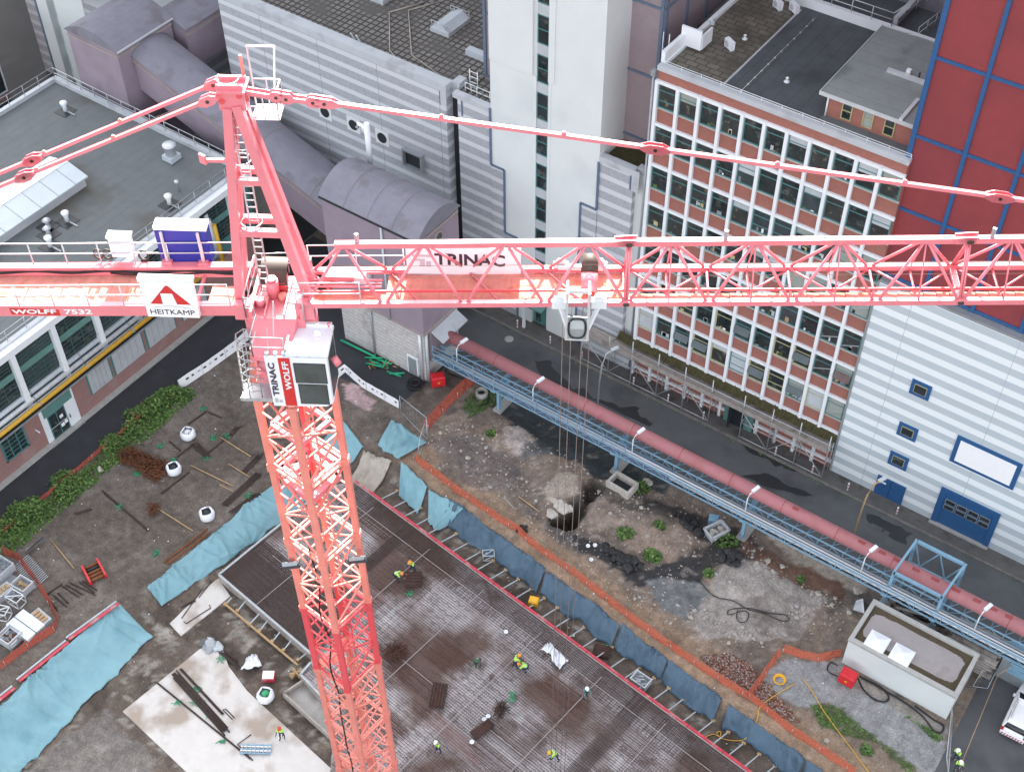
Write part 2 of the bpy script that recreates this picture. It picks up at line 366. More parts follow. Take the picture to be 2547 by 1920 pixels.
def height(X, Y):
    X = np.asarray(X, float); Y = np.asarray(Y, float)
    site = sstep(-71.4, -70.6, X)*sstep(65.0, 64.0, Y)*sstep(-3.1, -4.0, X)*(1-sstep(-53.4, -54.4, X)*sstep(57.4, 58.4, Y-.2*(X+61)*(X < -61)*(X > -72)))
    h = site*(.10*fbm(X, Y, 5)+.05*fbm(X, Y, 1.3))
    wild = site*sstep(-52, -49, X)*sstep(-13, -17, X)*sstep(.2, 1.2, Y-y_top(X))*sstep(65, 62.5, Y)
    h = h+wild*(.38*fbm(X, Y, 3.2)+.30*fbm(X+40, Y, 1.1))
    for (p, r, a) in MOUNDS:
        d = np.hypot(X-p.x, Y-p.y)/r*(1+.6*fbm(X, Y, 2.5)); h = h+site*a*np.clip(1-d*d, 0, 1)*(1+.9*fbm(X, Y, .9))
    for (p, r, a) in HOLES:
        d = np.hypot(X-p.x, Y-p.y)/r; h = h-a*sstep(1.05, .6, d)
    p = pit(X, Y); return h*(1-p*.6)-1.4*p
def inpoly(X, Y, poly):
    ins = np.zeros(X.shape, bool); n = len(poly)
    for i in range(n):
        x0, y0 = poly[i][:2]; x1, y1 = poly[(i+1) % n][:2]
        c = ((y0 > Y) != (y1 > Y)) & (X < (x1-x0)*(Y-y0)/(y1-y0+1e-9)+x0); ins ^= c
    return ins
def pts(c, *l, z=0.0): return [tuple(at(c, x, y, z)) for x, y in l]
xs = np.arange(-76, 6.01, .27); ys = np.arange(4, 73.01, .27); gx, gy = np.meshgrid(xs, ys, indexing='ij')
H_ = height(gx, gy)
col = np.zeros(gx.shape+(3,)); col[:] = (.145, .122, .105)
def mix(mask, c):
    global col
    mask = np.clip(mask, 0, 1)[..., None]; col = col*(1-mask)+np.array(c)*mask
wx = gx+1.1*fbm(gx, gy, 2.2)+.5*fbm(gx+9, gy, .7); wy = gy+1.1*fbm(gx+50, gy, 2.2)+.5*fbm(gx, gy+9, .7)
n1 = fbm(gx, gy, 7); n2 = fbm(gx+33, gy+5, 2.5); n3 = fbm(gx+3, gy+77, .8)
mix(sstep(.02, .2, n1)*.75, (.10, .082, .068)); mix(sstep(.05, .25, n2)*.5, (.19, .165, .145)); mix(sstep(.1, .25, fbm(gx+90, gy, 1.2))*.4, (.06, .046, .037))
Z = lambda poly: inpoly(wx, wy, poly).astype(float)
right = sstep(-52.5, -51, gx)*sstep(-.3, .6, gy-y_top(gx))*sstep(65.5, 64.5, gy)
mix(right, (.215, .165, .128)); mix(right*sstep(-.02, .12, n2), (.16, .128, .105)); mix(right*sstep(.06, .2, fbm(gx+7, gy+70, 3.5)), (.095, .085, .08))
path_ = sstep(-53, -51, gx)*sstep(3.4, 2.2, gy-y_top(gx)+.8*n2)*sstep(-.6, .2, gy-y_top(gx)); mix(path_, (.29, .205, .14)); mix(path_*sstep(.0, .2, n2)*.7, (.19, .135, .095))
mix(Z(pts('A', (740, 600), (880, 500), (1300, 560), (1850, 900), (2300, 1150), (2300, 1330), (1900, 1230), (1620, 1240), (1520, 1090), (1300, 1030), (1180, 950), (1060, 850), (900, 730))), (.036, .045, .049))
mix(Z(pts('A', (250, 880), (600, 830), (1000, 1050), (1000, 1300), (700, 1350), (350, 1150)))*.55, (.11, .10, .105))
mix(Z(pts('A', (860, 790), (960, 760), (1090, 850), (1080, 960), (980, 1040), (880, 920))), (.34, .29, .265))
mix(Z(pts('A', (1330, 1180), (1450, 1160), (1520, 1260), (1480, 1370), (1250, 1390), (1180, 1330))), (.36, .30, .245))
mix(Z(pts('A', (1050, 930), (1180, 930), (1330, 1010), (1150, 1060), (1000, 1060)))*.7, (.10, .115, .125))
mix(Z(pts('A', (1500, 1500), (1800, 1330), (2212, 1420), (2212, 1659), (1600, 1659)))*.7, (.26, .205, .165))
mix(Z(pts('B', (850, 60), (1150, 190), (1350, 330), (1760, 220), (1800, 60), (1882, 100), (1830, 280), (1700, 440), (1300, 420), (1080, 260), (880, 180))), (.035, .034, .036))
mix(.75*Z(pts('A', (1560, 1250), (1760, 1290), (1950, 1420), (2212, 1400), (2300, 1560), (1900, 1490), (1700, 1390))), (.055, .05, .047)); mix(.85*Z(pts('W', (0, 1010), (200, 1080), (460, 1160), (620, 1260), (700, 1390), (480, 1401), (400, 1300), (310, 1255), (160, 1120), (0, 1080))), (.034, .032, .031)); mix(.7*Z(pts('D', (60, 180), (300, 160), (420, 240), (280, 290), (180, 330), (60, 300))), (.035, .033, .032))
mix(Z(pts('B', (1350, 370), (1760, 400), (1780, 520), (1660, 640), (1430, 560))), (.15, .155, .16))
mix(Z(pts('B', (1150, 60), (1600, 20), (1700, 130), (1530, 280), (1250, 200))), (.25, .19, .15))
mix(Z(pts('D', (50, 640), (300, 250), (480, 270), (760, 380), (900, 500), (700, 780), (330, 760), (160, 780))), (.30, .27, .245))
mix(Z(pts('D', (420, 500), (680, 420), (960, 600), (900, 720), (500, 760)))*sstep(-.1, .15, n2), (.17, .145, .125))
mix(Z(pts('D', (330, 90), (700, 260), (1040, 420), (1000, 520), (600, 330), (360, 200))), (.15, .085, .06))
mix(Z(pts('D', (480, 40), (640, 40), (1200, 350), (1200, 450), (1060, 430), (760, 270), (640, 180))), (.34, .30, .25))
mix(Z(pts('D', (100, 880), (300, 850), (420, 900), (560, 1050), (760, 1300), (600, 1260), (420, 1140)))*.9, (.115, .070, .050))
mix(Z(pts('D', (520, 1020), (650, 880), (1030, 880), (1060, 1000), (1700, 1320), (1700, 1640), (1560, 1640), (960, 1180), (780, 1220), (600, 1100))), (.26, .26, .26))
mix(Z(pts('D', (1000, 900), (1060, 960), (1160, 1000), (1690, 1300), (1690, 1400), (1100, 1080)))*.8, (.27, .235, .20))
GRASS = []
for poly in (pts('A', (560, 520), (700, 400), (860, 440), (800, 560), (600, 690), (520, 600)), pts('D', (820, 1180), (980, 1190), (1500, 1590), (1480, 1640), (1250, 1420), (900, 1330))):
    g_ = Z(poly); GRASS.append(poly); mix(g_*.85, (.06, .085, .03))
lg = sstep(-69.6, -70.6, gx+.9*n2)*sstep(28, 30, gy)*sstep(50, 48.5, gy); mix(lg*.9, (.07, .075, .035))
pt = pit(gx, gy); mix(sstep(.02, .2, pt), (.125, .098, .078)); mix(sstep(.3, .6, pt)*sstep(-.05, .1, n2), (.075, .058, .046)); mix(sstep(.4, .7, pt)*sstep(.12, .2, n3), (.25, .23, .20))
mix(Z(pts('E', (440, 1350), (700, 1200), (1000, 1500), (1000, 1667), (60, 1667)))*.6, (.21, .195, .185))
mix(sstep(-56.5, -59, gx)*sstep(55.2, 56.2, gy+.4*n2)*sstep(-70, -69, gx), (.105, .085, .07))
mix(Z(pts('S', (1170, 400), (1300, 380), (1500, 560), (1450, 620), (1300, 560))), (.42, .30, .30))
sp = (fbm(gx+11, gy, .55, 2) > .2)*right; mix(sp*.4, (.36, .32, .28)); sp = (fbm(gx+61, gy+8, .6, 2) > .2); mix(sp*.15, (.30, .27, .25))
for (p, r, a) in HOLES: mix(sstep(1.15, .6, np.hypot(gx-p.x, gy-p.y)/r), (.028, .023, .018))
# one sheet: fine grid for the site, wide ring around it to the horizon
nx, ny = gx.shape; verts = np.stack([gx, gy, H_], -1).reshape(-1, 3).tolist(); ii = np.arange(nx*ny).reshape(nx, ny)
faces = np.stack([ii[:-1, :-1], ii[1:, :-1], ii[1:, 1:], ii[:-1, 1:]], -1).reshape(-1, 4).tolist()
x0, x1, y0, y1 = xs[0], xs[-1], ys[0], ys[-1]; o = len(verts); Bg = 1500
verts += [(-Bg, -Bg, 0), (Bg, -Bg, 0), (Bg, Bg, 0), (-Bg, Bg, 0)]
c4 = [ii[0, 0], ii[-1, 0], ii[-1, -1], ii[0, -1]]
faces += [[o, o+1]+list(map(int, ii[::-1, 0])), [o+1, o+2]+list(map(int, ii[-1, ::-1])), [o+2, o+3]+list(map(int, ii[:, -1])), [o+3, o]+list(map(int, ii[0, :]))]
me = bpy.data.meshes.new('ground'); me.from_pydata(verts, [], faces); me.polygons.foreach_set('use_smooth', [True]*len(faces))
ca = me.color_attributes.new('soil', 'FLOAT_COLOR', 'POINT'); cc = np.concatenate([np.concatenate([col.reshape(-1, 3), np.ones((nx*ny, 1))], 1), np.tile([[.06, .062, .066, 1]], (4, 1))]).astype(np.float32)
ca.data.foreach_set('color', cc.ravel())
m = mat('soil', (.8, .8, .8), .95, .0, 1, bump=.55, bscale=5); n, b, _ = sock(m)
at_ = n.nodes.new('ShaderNodeAttribute'); at_.attribute_name = 'soil'; g = n.nodes.new('ShaderNodeNewGeometry')
prev = at_.outputs['Color']
for sc_, lo, hi in ((.5, .8, 1.15), (1.7, .72, 1.22), (7, .74, 1.25), (22, .8, 1.22)):
    no = n.nodes.new('ShaderNodeTexNoise'); no.inputs['Scale'].default_value = sc_; no.inputs['Detail'].default_value = 5; n.links.new(g.outputs['Position'], no.inputs['Vector'])
    mr = n.nodes.new('ShaderNodeMapRange'); mr.inputs[1].default_value = .3; mr.inputs[2].default_value = .7; mr.inputs[3].default_value = lo; mr.inputs[4].default_value = hi
    n.links.new(no.outputs[0], mr.inputs[0]); vm = n.nodes.new('ShaderNodeVectorMath'); vm.operation = 'SCALE'; n.links.new(prev, vm.inputs[0]); n.links.new(mr.outputs[0], vm.inputs[3]); prev = vm.outputs[0]
vo = n.nodes.new('ShaderNodeTexVoronoi'); vo.inputs['Scale'].default_value = 3.3; n.links.new(g.outputs['Position'], vo.inputs['Vector'])
pb = mathn(n, 'LESS_THAN', vo.outputs['Distance'], .11); mx = n.nodes.new('ShaderNodeMix'); mx.data_type = 'RGBA'; mx.inputs[7].default_value = (.30, .28, .26, 1)
sel = mathn(n, 'MULTIPLY', pb, mathn(n, 'GREATER_THAN', n.nodes.new('ShaderNodeSeparateXYZ').outputs[0], -1)); sx = [q for q in n.nodes if q.type == 'SEPXYZ'][-1]
n.links.new(vo.outputs['Color'], sx.inputs[0]); cmp_ = [q for q in n.nodes if q.type == 'MATH' and q.operation == 'GREATER_THAN'][-1]; cmp_.inputs[1].default_value = .91
n.links.new(sel, mx.inputs[0]); n.links.new(prev, mx.inputs[6]); n.links.new(mx.outputs[2], b.inputs['Base Color'])
me.materials.append(m); ground = bpy.data.objects.new('ground', me); COL.objects.link(ground); tag(ground, kind='structure')

# roads and pavements
mat('asphalt', (.092, .095, .10), .85, .12, .5, bump=.12, bscale=30, stain=((.062, .064, .069), .22, .53))
mat('asphalt_dark', (.033, .036, .042), .8, .14, .6, bump=.12, bscale=30, stain=((.042, .046, .053), .3, .55))
mat('asphalt_shaded', (.021, .023, .026), .85, .2, .4, stain=((.034, .036, .04), .2, .55))  # darker asphalt with the yard's deep shade put into its colour
mat('asphalt_wet', (.024, .025, .028), .45, .12, .8)
mat('asphalt_patch', (.085, .088, .092), .85, .12, 1.5)
mat('paving', (.105, .10, .097), .9, .18, 1.5, stain=((.06, .057, .05), .8, .54))
mat('kerb_stone', (.17, .16, .145), .9, .25, 2)
def sheet(name, poly, z, k, kind='structure'):
    mb = MB(); mb.prism(poly, z-.004, z, k); return tag(mb.build(name), kind=kind)
sheet('road', [(-64.2, 65.4), (12, 65.7), (12, 72.62), (-52, 72.62), (-64.2, 72.62)], .014, 'asphalt')
sheet('access_road', [(-75.3, -20), (-71.9, -20), (-71.9, 49.6), (-71, 56.5), (-61, 59), (-54.5, 59.6), (-54, 65.4), (-64.2, 65.4), (-64.2, 72), (-75.3, 72)], .010, 'asphalt_dark')
sheet('car_park', [(-2.7, 50), (12, 50), (12, 65.7), (-3.0, 65.7)], .009, 'asphalt')
sheet('yard', [(-170, 66), (-75.5, 66), (-75.5, 110), (-170, 110)], .006, 'asphalt_shaded')
mb = MB(); mb.box(-64, 72.77, 0, 14, 74.28, .12, 'paving'); tag(mb.build('pavement'), kind='structure')
mb = MB()
for i in range(78): mb.box(-64+i, 72.58, 0, -63.03+i, 72.76, .13, 'kerb_stone')
tag(mb.build('kerb'), kind='structure')
mb = MB()
for i in range(60): mb.box(-75.9, 10+i*.95, .0, -75.32, 10.93+i*.95, .2, 'sill_stone')
tag(mb.build('plinth_kerb'), kind='structure')
# wet stains and repair patches on the road (flat, with outlines of their own)
def blob(name, poly, z, k, jit=.18, kind='structure'):
    out = []; q = random.Random(len(poly)*7+int(poly[0][0]*10))
    for a, b_ in zip(poly, poly[1:]+poly[:1]):
        for t in (0, .25, .5, .75): out.append((a[0]*(1-t)+b_[0]*t+q.uniform(-jit, jit), a[1]*(1-t)+b_[1]*t+q.uniform(-jit, jit)))
    mb = MB(); mb.prism(out, z-.003, z, k); return tag(mb.build(name), kind=kind)
blob('road_stain', pts('A', (1140, 200), (1280, 190), (1300, 270), (1430, 380), (1460, 440), (1560, 430), (1640, 520), (1800, 560), (1870, 600), (2000, 590), (2050, 610), (2010, 630), (2060, 680), (2170, 740), (2120, 770), (1700, 560), (1300, 400), (1190, 330), (1150, 260)), .018, 'asphalt_wet', .1)
blob('road_stain', pts('W', (560, 900), (700, 880), (860, 960), (980, 1010), (900, 1010), (720, 960)), .018, 'asphalt_wet')
blob('road_stain', pts('W', (590, 690), (760, 760), (900, 860), (760, 830), (600, 740)), .018, 'asphalt_wet', .25)
blob('road_stain', pts('W', (1290, 1120), (1420, 1150), (1560, 1230), (1520, 1290), (1330, 1200)), .018, 'asphalt_wet', .2)
for q_ in ((1290, 1180, 1330, 1170, 1395, 1200, 1365, 1240), (1250, 1240, 1300, 1215, 1350, 1250, 1300, 1275), (1400, 1210, 1435, 1225, 1360, 1330, 1325, 1300)):
    sheet('road_patch', pts('W', *[(q_[i], q_[i+1]) for i in range(0, 8, 2)]), .0185, 'asphalt_patch')
sheet('road_patch', pts('W', (75, 495), (105, 480), (150, 515), (120, 530)), .0185, 'asphalt_patch')
# ------------------------------------------------------------------ buildings behind the street (facades on y = 74.3)
YF = 74.3
def window(parent, x0, z0, x1, z1, y, fm='green_frame', pm='pane_dark', bars=(.62,), t=.09, name='window', out=.03, vbars=()):
    """frame proud of the wall plane y, facing -y; the pane is its sub-part"""
    f = MB()
    f.box(x0, y-out, z0, x0+t, y+.12, z1, fm).box(x1-t, y-out, z0, x1, y+.12, z1, fm).box(x0+t, y-out, z0, x1-t, y+.12, z0+t, fm).box(x0+t, y-out, z1-t, x1-t, y+.12, z1, fm)
    for b in bars: zz = z0+(z1-z0)*b; f.box(x0+t, y-out+.01, zz-t*.45, x1-t, y+.1, zz+t*.45, fm)
    for b in vbars: xx = x0+(x1-x0)*b; f.box(xx-t*.4, y-out+.012, z0+t, xx+t*.4, y+.09, z1-t, fm)
    o = f.build(name, parent); p = MB(); p.box(x0+t, y+.04, z0+t, x1-t, y+.07, z1-t, pm); p.build('pane', o); return o

# --- striped block building with stepped facade
b = thing('striped_building', 'long windowless grey building with pale block stripes and round vents, left of white tower', 'building', (-70, YF, 0))
w = MB(); w.box(-85.45, YF, 0, -59.7, YF+24, 21.6, 'light_block'); w.build('wall', b)
w = MB(); w.box(-58.5, YF+.02, 0, -55.12, YF+3.5, 21.5, 'light_block');
w.build('wall', b)
w = MB(); w.box(-55.12, YF-.06, 0, -53.75, YF-.005, 16.3, 'light_block').box(-53.75, YF-.06, 0, -52.42, YF-.005, 9.5, 'light_block'); w.build('wall', b)
w = MB(); w.box(-44.55, YF+.02, 3.6, -41.45, YF+3.4, 21.2, 'light_block').box(-46.1, YF-.06, 3.45, -44.6, YF-.005, 16.4, 'light_block').box(-45.5, YF+.02, 0, -40.2, YF+3, 3.6, 'light_block').box(-41.45, YF+.5, 3.6, -40.3, YF+3.4, 21.2, 'white_render'); w.build('wall', b)
w = MB(); w.box(-59.7, YF+.9, 0, -58.5, YF+2, 20.8, 'dark_gap')
for i in range(7): w.box(-59.0, YF+.75, 1.2+i*2.9, -58.52, YF+.9, 2.2+i*2.9, 'pale_blind')
w.build('joint_glazing', b)
w = MB()
for poly in ([(-55.12, 22), (-55.12, 16.3), (-53.75, 16.3), (-53.75, 9.5), (-52.42, 9.5), (-52.42, .1)], [(-44.6, 21.2), (-44.6, 16.4), (-46.12, 16.4), (-46.12, 3.4)]):
    for p, q in zip(poly[:-1], poly[1:]): w.beam((p[0], YF-.08, p[1]), (q[0], YF-.08, q[1]), .2, .06, 'slate_blue', (0, 1, 0))
w.box(-60.35, YF-.05, 20.2, -60.22, YF, 21.7, 'slate_blue').box(-58.1, YF-.04, 20, -57.97, YF+.02, 21.6, 'slate_blue').box(-41.75, YF-.04, 19.8, -41.62, YF+.02, 21.3, 'slate_blue')
w.parts('blue_trim', b)
c = MB(); c.box(-85.5, YF-.06, 21.6, -59.65, YF+.95, 22.3, 'coping').box(-60.2, YF-.1, 20.3, -59.6, YF-.003, 22.34, 'coping').box(-59.65, YF+.85, 21.0, -58.9, YF+1.9, 22.3, 'coping').box(-58.95, YF-.05, 21.5, -55.1, YF+.55, 21.95, 'coping').box(-44.6, YF-.05, 21.2, -41.4, YF+.6, 21.75, 'coping').box(-41.55, YF-.1, 19.8, -40.9, YF-.003, 21.8, 'coping').box(-41.4, YF+.45, 21.2, -40.25, YF+1, 21.8, 'coping')
c.parts('parapet', b)
r = MB(); r.box(-85.4, YF+.95, 21.6, -58.4, YF+23.9, 21.66, 'roof_paver').box(-58.9, YF+.55, 21.5, -55.1, YF+3.6, 21.57, 'roof_paver').box(-44.5, YF+.6, 21.2, -40.4, YF+3.4, 21.27, 'moss'); r.parts('roof', b)
for i, x in enumerate((-73.75, -70.4, -67.1)):
    f = MB(); f.box(x-.75, YF-.06, 13.15, x+.75, YF, 14.65, 'white_render'); o = f.build('round_vent', b)
    p = MB(); p.tube((x, YF-.1, 13.9), (x, YF-.05, 13.9), .52, 'dark_gap', 20); p.build('opening', o)
f = MB(); f.box(-64.6, YF-.5, 12.2, -62.4, YF, 12.36, 'metal_grey').box(-64.6, YF-.5, 13.94, -62.4, YF, 14.1, 'metal_grey').box(-64.6, YF-.5, 12.36, -64.45, YF, 13.94, 'metal_grey').box(-62.55, YF-.5, 12.36, -62.4, YF, 13.94, 'metal_grey')
o = f.build('vent_hood', b); p = MB(); p.box(-64.45, YF-.1, 12.36, -62.55, YF-.05, 13.94, 'dark_gap'); p.build('opening', o)
p = MB(); p.tube((-80, YF-.35, 6.6), (-59.8, YF-.35, 6.6), .16, 'yellow_pipe').tube((-80, YF-.35, 7.05), (-59.8, YF-.35, 7.05), .1, 'yellow_pipe'); p.build('gas_pipe', b)
p = MB()
for a_, b_ in (((-65, 75.3), (-67.2, 76.3)), ((-67.2, 76.3), (-71.0, 81)), ((-71, 81), (-69.5, 84)), ((-60.5, 75.6), (-65.3, 76.9)), ((-65.3, 76.9), (-69.8, 82.2)), ((-69.8, 82.2), (-68.4, 85))):
    p.tube((*a_, 21.72), (*b_, 21.72), .06, 'fleece', 5)
p.build('lightning_cable', b)
def skylight(x, y, L=3.2, w_=2.0, rot=0.0):
    o = MB(); o.box(x-w_/2, y-L/2, 21.66, x+w_/2, y+L/2, 22.05, 'coping'); f = o.build('skylight', b)
    g_ = MB(); g_.extr([(x-w_/2+.1, 22.05), (x+w_/2-.1, 22.05), (x+.25, 22.5), (x-.25, 22.5)], 1, y-L/2+.1, y+L/2-.1, 'roof_panel'); g_.build('glazed_ridge', f)
    g_ = MB(); railing(g_, [(x-w_/2, y-L/2+.2, 22.05), (x+w_/2, y-L/2+.2, 22.05)], h=.6, step=.4); railing(g_, [(x-w_/2, y+L/2-.2, 22.05), (x+w_/2, y+L/2-.2, 22.05)], h=.6, step=.4); g_.build('guard_rail', f)
skylight(-65.3, 82.4); skylight(-73.2, 83.2)
o = MB(); o.box(-61.6, 79.6, 21.66, -58.4, 80.3, 22.2, 'roof_panel'); o.build('vent_duct', b)
o = MB()
for x, dx in ((-70.2, 0), (-69.6, 0)): o.beam((x, 75.3, 22.3), (x-.1, 75.0, 23), .12, .12, 'galv')
o.build('ladder_stub', b)
o = MB(); railing(o, [(-58.4, 75.3, 21.57), (-56.6, 75.3, 21.57), (-55.2, 75.3, 21.57)], 'white_paint', 1.0, .7)
for i in range(4): o.tube((-58.6, 76.2, 21.6+i*.5), (-57.8, 76.2, 21.6+i*.5), .03, 'white_paint', 5)
o.tube((-58.6, 76.2, 21.6), (-58.6, 76.2, 23.3), .04, 'white_paint', 5).tube((-57.8, 76.2, 21.6), (-57.8, 76.2, 23.3), .04, 'white_paint', 5); o.build('roof_ladder', b)
o = MB(); o.box(-63.2, YF-.1, .12, -61.6, YF, 2.3, 'green_frame'); o.build('side_door', b)

# --- white stair tower
b = thing('white_tower', 'tall smooth white tower with narrow green window slot down its middle', 'tower', (-50, YF, 0))
TT = 60
w = MB(); w.box(-55.1, YF-.1, 26.7, -50.97, YF+9, TT, 'white_render').box(-55.1, YF, 0, -50.97, YF+9, 26.7, 'white_render').box(-49.5, YF, 3.4, -44.6, YF+9, TT, 'white_render').box(-50.97, YF+.13, 3.2, -49.5, YF+9, TT, 'white_render')
w.box(-49.3, YF, 0, -46.95, YF+3, 3.4, 'white_render').box(-46.95, YF+.5, 0, -44.6, YF+3, 3.4, 'white_render'); w.build('wall', b)
w = MB(); w.box(-50.97, YF-.03, 3.4, -50.62, YF+.12, 26.7, 'white_render').box(-49.5, YF-.1, 26.7, -48.95, YF-.002, TT, 'white_render').box(-49.48, YF-.05, 3.4, -49.25, YF-.002, 26.7, 'white_render'); w.parts('fin', b)
for i in range(12):
    z0 = 5.6+i*3.45
    window(b, -50.6, z0, -49.52, z0+2.5, YF+.04, 'green_frame', 'pane_dark', (.5,), .08, 'slot_window')
    s_ = MB(); s_.box(-50.6, YF+.03, z0+2.5, -49.52, YF+.12, z0+3.45, 'pale_blind'); s_.build('spandrel', b)
d = MB(); d.box(-50.9, YF+.3, .12, -49.35, YF+.5, 3.2, 'green_frame'); o = d.build('entrance_door', b); d = MB(); d.box(-50.6, YF+.24, .4, -50.1, YF+.3, 2.5, 'pane_dark'); d.build('pane', o)
d = MB(); d.box(-51.3, YF-1.1, 3.0, -49.2, YF+.4, 3.18, 'sea_green').box(-51.25, YF-1.0, .12, -51.0, YF-.8, 3.0, 'white_render'); d.parts('canopy', b)
d = MB(); d.box(-46.9, YF+.3, .12, -45.55, YF+.48, 3.1, 'blue_frame'); o = d.build('blue_door', b); d = MB(); d.box(-46.28, YF+.27, .2, -46.24, YF+.3, 3.0, 'dark_gap'); d.build('door_joint', o)

# --- boiler house: mauve panels in slate-blue frames, mostly above the frame; unseen rear block added to shade the site
b = thing('boiler_house', 'huge mauve panelled boiler house with slate blue frames behind the white tower, with an added unseen shade block', 'power station', (-50, 78, 0))
BT = 58
w = MB(); w.box(-58.25, 77.8, 0, -41.9, 104, BT, 'mauve_panel'); w.build('wall', b)
w = MB(); w.box(-150, 104, 0, 14, 134, 84, 'mauve_panel'); w.build('shade_block', b)  # unseen block, placed and sized so its shadow covers the site
fr = MB()
for x in (-58.1, -55.3, -44.75, -42.0): fr.box(x-.13, 77.66, 22.1, x+.13, 77.8, BT, 'slate_blue')
for i in range(7):
    z = 21.95+i*5.95; fr.box(-58.25, 77.7, z-.1, -41.9, 77.79, z+.1, 'slate_blue'); fr.box(-41.9, 77.8, z-.1, -41.8, 104, z+.1, 'slate_blue')
for i in range(9): fr.box(-41.9, 78.0+i*3.1, 22, -41.76, 78.24+i*3.1, BT, 'slate_blue')
fr.build('panel_frame', b)
fr = MB()
for i in range(25): fr.box(-149+i*6.7, 103.86, 0, -148.7+i*6.7, 104, 84, 'slate_blue')
for i in range(14): fr.box(-150, 103.9, 5.95*i+3, 14, 103.99, 5.95*i+3.2, 'slate_blue')
fr.build('panel_frame', b)
l = MB(); l.box(-41.75, 78.2, 29.4, -40.45, 103, 29.9, 'felt_grey').box(-40.7, 78.2, 29.9, -40.45, 103, 30.5, 'white_paint'); 
for y in (80.6, 83.0): l.lathe((-41.2, y, 29.9), [(.45, 0), (.45, .1), (.3, .12)], 'dark_gap', 12)
l.build('gutter_roof', b)

# --- brick office block
b = thing('brick_office', 'nine storey red brick office block with white grid and sea green windows', 'office block', (-30.5, YF, 0))
w = MB(); w.box(-40.15, YF+.08, 0, -20.9, YF+23, 31.4, 'brick'); w.build('wall', b)
nb_, pit_ = 11, 1.747
X0 = -40.05; tops = [30.35-3.72*i for i in range(8)]
for i in range(nb_):
    x = X0+i*pit_; wd = .125
    mu = MB(); mu.box(x-wd, YF-.2, .1, x+wd, YF+.08, 30.62, 'white_paint'); mu.build('mullion', b)
for z in [30.35]+[t+.06 for t in tops[1:]]+[.9]:
    hb = MB(); hb.box(X0+.125, YF-.12, z, X0+nb_*pit_, YF+.07, z+.26, 'white_paint'); hb.build('white_band', b)
q = random.Random(11)
for k, zt_ in enumerate(tops):
    hgt = 2.05; sl_ = MB(); sl_.box(X0+.125, YF-.06, zt_-hgt-.1, X0+nb_*pit_, YF+.068, zt_-hgt, 'sill_stone'); sl_.build('window_sill', b)
    for i in range(nb_):
        xa, xb = X0+i*pit_+.125, X0+(i+1)*pit_-.125
        pm = q.choice(['pane_dark']*5+['room_dark']*4+['glass_sky']*2+['blind'] + (['pale_blind']*2 if k > 5 else []))
        fm = 'green_frame' if k < 5 or q.random() < .3 else 'sea_green'
        o = window(b, xa, zt_-hgt, xb, zt_, YF+.0, fm if k < 5 else ('olive_frame' if q.random() < .5 else 'green_frame'), pm, (.72,) if q.random() < .75 else (.72, .3), .1, 'window', -.02)
        if q.random() < .55:
            c_ = MB(); 
            for t_ in range(q.randint(1, 4)):
                xx = q.uniform(xa+.15, xb-.45); zz = q.uniform(.05, .5); c_.box(xx, YF+.0325, zt_-hgt+.08, xx+q.uniform(.12, .4), YF+.0385, zt_-hgt+.1+zz, q.choice(['pale_blind', 'timber', 'leaf_a', 'white_paint', 'metal_grey', 'dark_gap', 'mauve_roof', 'olive_frame']))
            c_.build('window_clutter', o)
        if q.random() < .3:
            c_ = MB(); c_.box(xa+.09, YF+.0335, zt_-q.uniform(.5, 1.1), xb-.09, YF+.0388, zt_-.08, q.choice(['blind', 'pale_blind'])); c_.build('roller_blind', o)
        if i > 7 and 2 < k < 7 and (i+k) % 3 != 0:
            c_ = MB(); c_.beam((xa+.08, YF+.0365, zt_-1.75+.2*(k % 2)), (xb-.08, YF+.0365, zt_-1.1+.2*(k % 2)), .004, .22, 'pale_blind', (0, 1, 0)); c_.build('stair_flight', o)
        if k > 3 and q.random() < .25:
            c_ = MB(); zz = zt_-.72; c_.add([(xa+.08, YF-.02, zz), (xb-.08, YF-.02, zz), (xb-.08, YF-.42, zz-.5), (xa+.08, YF-.42, zz-.5)], [(0, 1, 2, 3)], 'glass_sky').build('tilted_sash', o)
cp = MB(); cp.box(-40.2, YF+.02, 31.35, -20.85, YF+.55, 31.75, 'coping').box(-40.2, YF+.55, 31.35, -39.85, 98, 31.75, 'white_paint'); cp.parts('parapet', b)
rr = MB(); rr.box(-39.85, YF+.55, 31.4, -35.25, 98, 31.46, 'roof_paver_old').box(-35.25, YF+.55, 31.4, -20.9, 98, 31.49, 'felt_dark'); rr.parts('roof', b)
rr = MB(); rr.box(-35.35, YF+.7, 31.49, -35.22, 87, 31.58, 'metal_light'); rr.tube((-33.9, 75.2, 31.55), (-33.9, 86.6, 31.55), .02, 'metal_light', 5)
for i in range(12): rr.box(-33.96, 75.2+i, 31.49, -33.84, 75.3+i, 31.58, 'stone_pale')
rr.build('roof_flashing', b)
rl = MB(); railing(rl, [(-40, YF+.35, 31.75), (-20.9, YF+.35, 31.75)], 'white_paint', .32, 1.6, .025); rl.build('roof_rail', b)
dp = MB(); dp.tube((-40.42, YF-.02, .2), (-40.42, YF-.02, 30.8), .09, 'metal_grey', 8).box(-40.6, YF-.18, 30.8, -40.25, YF+.16, 31.3, 'metal_grey'); dp.build('downpipe', b)
sc = MB(); sc.box(-40.25, YF+.6, 31.75, -39.95, 77.6, 32.6, 'white_paint').box(-40.25, 77.6, 31.75, -38.6, 77.75, 33.3, 'white_paint').box(-38.7, 77.75, 31.75, -38.55, 79.2, 32.9, 'white_paint'); sc.build('roof_screen', b)
ld = MB()
for i in range(8): ld.tube((-41.1, YF+2.2+.0, 28.2+i*.5), (-40.6, YF+2.2, 28.2+i*.5), .025, 'sky_blue_steel', 5)
